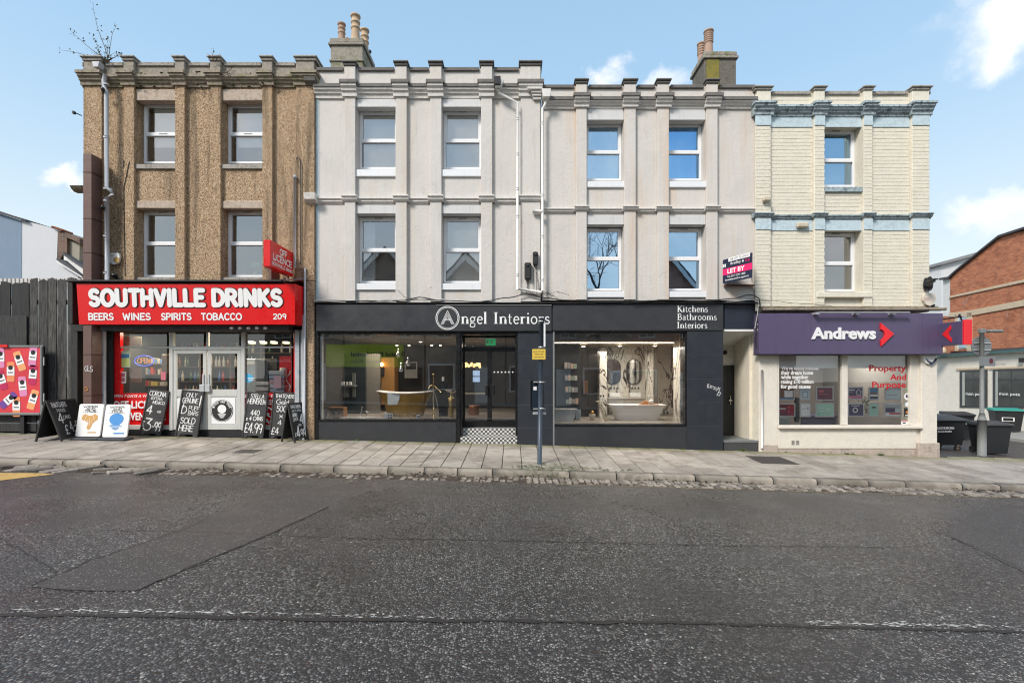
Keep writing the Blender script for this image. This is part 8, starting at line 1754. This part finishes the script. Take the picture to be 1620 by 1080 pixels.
# far footway of the side street
xk = 17.6; mb = MB(); mb.box(xk, 21.5, 1, 40, -1.2, 0, 0); v = mb.v; mb.v = [(x+.1026*(y-8), y, (side_z(x, y)+.11) if z > -.5 else z) for x, y, z in v]; tag(mb.build('far_footway', mat('concrete_footway', (.27, .26, .24, 1), .85, var=.15)), kind='structure')
mb = MB(); mb.box(xk-.14, xk, 1, 40, -1.2, 0, 0); mb.v = [(x+.1026*(y-8), y, (side_z(x, y)+.11) if z > -.5 else z) for x, y, z in mb.v]; tag(mb.build('far_kerb', mat('kerb_grey', (.34, .33, .30, 1), .8)), kind='structure')
mb = MB(); mb.add([(17.0, 1, side_z(17, 1)+.006), (17.08, 1, side_z(17, 1)+.006), (20, 30, side_z(20, 30)+.006), (19.9, 30, side_z(20, 30)+.006)], [(0, 1, 2, 3)]); tag(mb.build('yellow_line', mat('dull_yellow_line', (.30, .23, .12, 1), .8)), kind='structure')
# bins
BIN = mat('bin_plastic', (.016, .017, .019, 1), .45, var=.2, streak=.1); BINL = mat('bin_lid', (.045, .048, .052, 1), .5, dirt=(.2, .16, .13, 1), dirt_amt=.4)
def wheelie(x, y, z, w, h, d, rot, lidm, label, nameplate=None):
    t = thing('wheelie_bin', label, 'wheelie bin', (x, y, z)); Mt = Matrix.Translation((x, y, z)) @ Matrix.Rotation(rot, 4, 'Z'); hb = h*.90
    mb = MB(Mt); a, b = w/2, d/2; k = .80; mb.add([(-a*k, -b*k, .03), (a*k, -b*k, .03), (a*k, b*k, .03), (-a*k, b*k, .03), (-a, -b, hb), (a, -b, hb), (a, b, hb), (-a, b, hb)], [(3, 2, 1, 0), (4, 5, 6, 7), (0, 1, 5, 4), (1, 2, 6, 5), (2, 3, 7, 6), (3, 0, 4, 7)]); mb.box(-a-.02, a+.02, -b-.02, b+.02, hb-.05, hb-.001, .012); mb.build('body', BIN, t)
    mb = MB(Mt); mb.add([(-a-.03, -b-.04, hb), (a+.03, -b-.04, hb), (a+.03, b+.05, hb), (-a-.03, b+.05, hb), (-a-.02, -b-.03, hb+.035), (a+.02, -b-.03, hb+.035), (a+.02, b+.04, h), (-a-.02, b+.04, h)], [(3, 2, 1, 0), (4, 5, 6, 7), (0, 1, 5, 4), (1, 2, 6, 5), (2, 3, 7, 6), (3, 0, 4, 7)]); mb.build('lid', lidm, t)
    for s_ in (-1, 1): mb = MB(Mt); mb.prism([(b*.75+.09*math.cos(q*PI/8), .09+.09*math.sin(q*PI/8)) for q in range(16)], 'x', s_*a*.8-.02, s_*a*.8+.02); mb.build('wheel', BLACKM, t)
    mb = MB(Mt); mb.tube([(-a*.8, b+.08, h*.88), (a*.8, b+.08, h*.88)], .015, 6); mb.build('handle', BIN, t)
    if nameplate: mb = MB(Mt); mb.box(-a*.5, a*.35, -b*.93-.012, -b*.93-.002, h*.45, h*.62); pl = mb.build('label_plate', WPRINT, t); mb = MB(Mt); mb.box(-a*.42, a*.27, -b*.93-.014, -b*.93-.0125, h*.47, h*.60); mb.build('print', BLACKP, pl)
    return t
def ge(px, py, lo=-1.0):
    y = 3.0
    for _ in range(30): x = X(px, y); y = F*(HC-(side_z(x, y)))/(py-YH)-D
    return x, y
x_, y_ = 12.25, .98; zb_ = gx(x_)-.02
wheelie(x_+.17, y_, zb_, .68, .84, .46, -.10, BINL, 'black wheelie bin with dirty brown grey lid standing against the street lamp post')
x_, y_ = 19.0, 7.6; wheelie(x_+.55, y_-.1, side_z(x_, y_)+.11, .86, .92, .6, -.45, mat('green_lid', (.03, .30, .24, 1), .5), 'wheelie bin with bright green lid by the corner shop wall', True)
x_, y_ = 15.3, 5.2; wheelie(x_+.2, y_, side_z(x_, y_), .70, .95, .6, -.35, BIN, 'black wheelie bin with blue mark behind the lamp post')
x_, y_ = 12.6, 3.3; wheelie(x_+.55, y_+.6, side_z(x_, y_), .62, .92, .5, -.1, BIN, 'black wheelie bin directly behind the big wheeled dumpster')
wheelie(13.1, 4.9, side_z(13.1, 4.9), .7, 1.0, .5, .1, BIN, 'black wheelie bin deepest in the row beside the cream corner house')
mb = MB(Matrix.Translation((15.35, 4.78, side_z(15.3, 5)+.52)) @ Matrix.Rotation(-.35, 4, 'Z')); mb.disc(.12, .08, .1, 0, 16, .07, .055); tag(mb.build('bin_emblem', mat('pale_blue_emblem', (.25, .45, .62, 1), .5)), 'pale blue ring emblem on the bin behind the lamp post', 'emblem')
dx, dy = 11.95, 2.2; dz = side_z(dx, dy)-.02; dm = thing('waste_container', 'large black four wheeled waste container lettered BLACHURCH at the corner', 'waste container', (dx, dy, dz)); Mt = Matrix.Translation((dx, dy, dz)) @ Matrix.Rotation(-.06, 4, 'Z')
mb = MB(Mt); a, b = .62, .42; mb.add([(-a*.92, -b*.82, .17), (a*.92, -b*.82, .17), (a*.92, b*.82, .17), (-a*.92, b*.82, .17), (-a, -b, .86), (a, -b, .86), (a, b, .86), (-a, b, .86)], [(3, 2, 1, 0), (4, 5, 6, 7), (0, 1, 5, 4), (1, 2, 6, 5), (2, 3, 7, 6), (3, 0, 4, 7)]); mb.box(-a-.02, a+.02, -b-.02, b+.02, .82, .86, .008); mb.build('body', BIN, dm)
mb = MB(Mt); mb.add([(-a-.05, -b-.05, .862), (a+.05, -b-.05, .862), (a+.05, b+.05, .862), (-a-.05, b+.05, .862), (-a-.03, -b-.02, .90), (a+.03, -b-.02, .90), (a*.8, b, .99), (-a*.8, b, .99), (-a*.8, -b*.2, .99), (a*.8, -b*.2, .99)], [(3, 2, 1, 0), (4, 5, 9, 8), (8, 9, 6, 7), (0, 1, 5, 4), (1, 2, 6, 9, 5), (2, 3, 7, 6), (3, 0, 4, 8, 7)]); mb.build('lid', BINL, dm)
mb = MB(Mt @ Matrix.Translation((0, -b*.93-.02, 0)) @ Matrix.Rotation(-.0, 4, 'X')); font_mesh(mb, 'BLACHURCHO', -.17, .30, .62, .69, -.012, .025); font_mesh(mb, '01223 891090', -.12, .24, .53, .585, -.0, .02); mb.build('lettering', WPRINT, dm)
for sx in (-1, 1):
    for sy in (-1, 1):
        mb = MB(Mt); mb.prism([(sx*a*.75+.085*math.cos(q*PI/8), .085+.085*math.sin(q*PI/8)) for q in range(16)], 'y', sy*b*.75-.02, sy*b*.75+.02); wl = mb.build('wheel', BLACKM, dm); mb = MB(Mt); mb.prism([(sx*a*.75+.04*math.cos(q*PI/6), .085+.04*math.sin(q*PI/6)) for q in range(12)], 'y', sy*b*.75-.024, sy*b*.75+.024); mb.box(sx*a*.75-.03, sx*a*.75+.03, sy*b*.75-.035, sy*b*.75+.035, .13, .19); mb.build('hub', mat('rusty_hub', (.16, .12, .09, 1), .6), wl)
# lamp post with the backs of two signs
lp = thing('street_post', 'grey galvanised street post with short lamp arm and sign backs', 'street post', (11.98, .60, gx(12))); x_, y_ = 11.85, .60; zg = gx(12)-.03
def zpost(py): return Z(py, y_)
mb = MB(); mb.tube([(x_, y_, zg), (x_, y_, zpost(664))], .092, 14); mb.tube([(x_, y_, zpost(664)), (x_, y_, zpost(653))], .092, 14, r2=.05); mb.tube([(x_, y_, zpost(653)), (x_, y_, zpost(521))], .046, 12); mb.build('pole', STEEL, lp)
mb = MB(); mb.box(x_-.07, x_+.07, y_-.05, y_+.05, zpost(527), zpost(520), .01); mb.tube([(x_+.05, y_, zpost(523.5)), (x_+.2, y_, zpost(523.5))], .018, 8); mb.box(x_+.16, x_+.50, y_-.07, y_+.07, zpost(526), zpost(521.5), .02); mb.build('lamp_arm', STEEL, lp)
mb = MB(); mb.prism([(x_+.06+.26*math.cos(k*PI/16), zpost(547)+.25*math.sin(k*PI/16)) for k in range(32)], 'y', y_+.07, y_+.085); rs = mb.build('round_sign', mat('sign_back_grey', (.22, .235, .24, 1), .5, metal=.3), lp); mb = MB(); mb.box(x_-.15, x_+.28, y_+.045, y_+.069, zpost(543), zpost(541.5)); mb.box(x_-.15, x_+.28, y_+.045, y_+.069, zpost(554), zpost(552.5)); mb.build('brace', ALU, rs)
mb = MB(); mb.box(x_-.13, x_+.27, y_-.075, y_-.062, zpost(579), zpost(564.5), .004); rs = mb.build('plate_sign', mat('sign_back_grey', (.22, .235, .24, 1), .5), lp); mb = MB(); mb.disc(x_+.16, zpost(571), .05, y_-.077, 14, .07); mb.build('emblem', mat('dark_red_print', (.10, .02, .03, 1), .5), rs)

# ------------------------------------------------------------------ across the street (mirrored in the panes)
OB = mat('opposite_stone', (.34, .29, .24, 1), .9, var=.3, scale=3, bump=.01); OBR = m_brick('opposite_brick', (.55, .24, .16, 1), (.42, .17, .11, 1), (.45, .36, .3, 1))
def opp(xc, w, hw_, apex, m, label, shop=None):
    yo = -17.3; zg = gx(xc)-.1; t = thing('opposite_house', label, 'house', (xc, yo, zg))
    mb = MB(); mb.prism([(xc-w/2, zg-.6), (xc+w/2, zg-.6), (xc+w/2, hw_), (xc, apex), (xc-w/2, hw_)], 'y', yo-7, yo); mb.build('wall', m, t)
    mb = MB()
    for s_ in (-1, 1): mb.prism([(xc+s_*(w/2+.25), hw_-.25), (xc+s_*(w/2+.25), hw_-.02), (xc, apex+.22), (xc, apex+.0)], 'y', yo-7.1, yo+.25)
    mb.build('roof', SLATE, t); mb = MB()
    for s_ in (-1, 1): mb.prism([(xc+s_*(w/2+.2), hw_-.5), (xc+s_*(w/2+.2), hw_-.2), (xc, apex+.02), (xc, apex-.32)], 'y', yo+.26, yo+.32)
    mb.build('bargeboard', WHITEP, t)
    for z0, z1 in ((3.9, 5.3), (6.2, 7.3)):
        if z1 > hw_+.8: continue
        for q in (-.26, .26): 
            mb = MB(); x_ = xc+q*w; mb.box(x_-.5, x_+.5, yo+.002, yo+.08, z0, z1, .01); wn = mb.build('window', WHITEP, t)
            for s_ in (-1, 1): b = MB(); b.box(x_+s_*.23-.19, x_+s_*.23+.19, yo+.081, yo+.09, z0+.08, z1-.08); b.build('pane', mat('dark_far_pane', (.05, .06, .07, 1), .08), wn)
    if not shop:
        mb = MB(); mb.box(xc+w*.2-.45, xc+w*.2+.45, yo+.002, yo+.1, zg, zg+2.2, .01); mb.build('front_door', WHITEP, t)
        mb = MB(); mb.box(xc-w*.3-.8, xc-w*.3+.8, yo+.002, yo+.1, zg+.8, zg+2.4, .01); wn = mb.build('window', WHITEP, t); mb = MB(); mb.box(xc-w*.3-.7, xc-w*.3+.7, yo+.101, yo+.11, zg+.9, zg+2.3); mb.build('pane', mat('dark_far_pane', (.05, .06, .07, 1), .08), wn)
    else:
        mb = MB(); mb.box(xc-w/2+.1, xc+w/2-.1, yo+.002, yo+.1, zg, 2.15); mb.build('shopfront', BLACKP, t)
    return t
opp(-12.6, 4.8, 6.4, 8.8, OB, 'brown stone gabled house across the road, at the fence end'); opp(-7.7, 4.8, 6.7, 9.5, OB, 'brown stone gabled house with a green shop sign across the road', True)
opp(-2.8, 4.8, 6.2, 8.8, OB, 'brown stone gabled house with low gable across the road'); opp(2.1, 4.9, 4.9, 6.6, OB, 'lower stone house beside the bare tree across the road'); opp(5.75, 2.3, 4.4, 5.4, OB, 'narrow low stone house added behind the bare tree to close a bright gap')  # last house is added to block a bright sky strip mirrored in the showroom
opp(9.4, 5.0, 6.0, 8.9, OBR, 'red brick gabled house across the road facing the warm rendered house'); opp(14.6, 5.0, 5.2, 7.2, OBR, 'red brick gabled house across the road facing the estate agency')
gs = thing('green_sign', 'lime green shop sign reading Bristol Residential across the road', 'shop sign', (-8.8, -17.1, 2.9)); mb = MB(); mb.box(-11.1, -6.5, -17.19, -17.05, 2.18, 3.52, .01); mb.build('panel', mat('lime_panel', (.66, .82, .05, 1), .5), gs)
mb = MB(Matrix.Translation((-8.0, -17.04, 0)) @ Matrix.Rotation(PI, 4, 'Z')); font_mesh(mb, 'Bristol Residential', -1.6, 1.6, 2.80, 3.08, -.005, .02); font_mesh(mb, 'Letting Co.', -.8, 1.6, 2.42, 2.6, -.005, .0); mb.build('lettering', BLACKP, gs)
tr = thing('bare_tree', 'leafless tree with dense twigs on the far pavement', 'tree', (5.4, -15.9, gx(5.4)-.1)); tm = MB(); cm_ = MB()
def branch(p, d, L, r, depth):
    q = p; P = [tuple(p)]
    for i in range(3): d = (d+Vector((R.gauss(0, .12), R.gauss(0, .12), R.gauss(0, .08)))).normalized(); q = q+d*(L/3); P.append(tuple(q))
    (tm if depth < 2 else cm_).tube(P, r, 6 if depth < 3 else 3, cap=False, r2=r*.62)
    if depth >= 6: return
    for k in range(3 if depth < 4 else 2+(R.random() < .5)):
        a = R.uniform(0, 6.28); s_ = R.uniform(.45, .85); u = d.orthogonal().normalized(); w = d.cross(u); nd = (d+(u*math.cos(a)+w*math.sin(a))*s_+Vector((0, 0, .12))).normalized(); branch(q, nd, L*R.uniform(.62, .8), r*.6, depth+1)
branch(Vector((5.4, -15.9, gx(5.4)-.1)), Vector((0, 0, 1)), 4.2, .2, 0)
TW = mat('bark_dark', (.05, .042, .035, 1), .9); tm.build('trunk', TW, tr); cm_.build('crown', TW, tr)
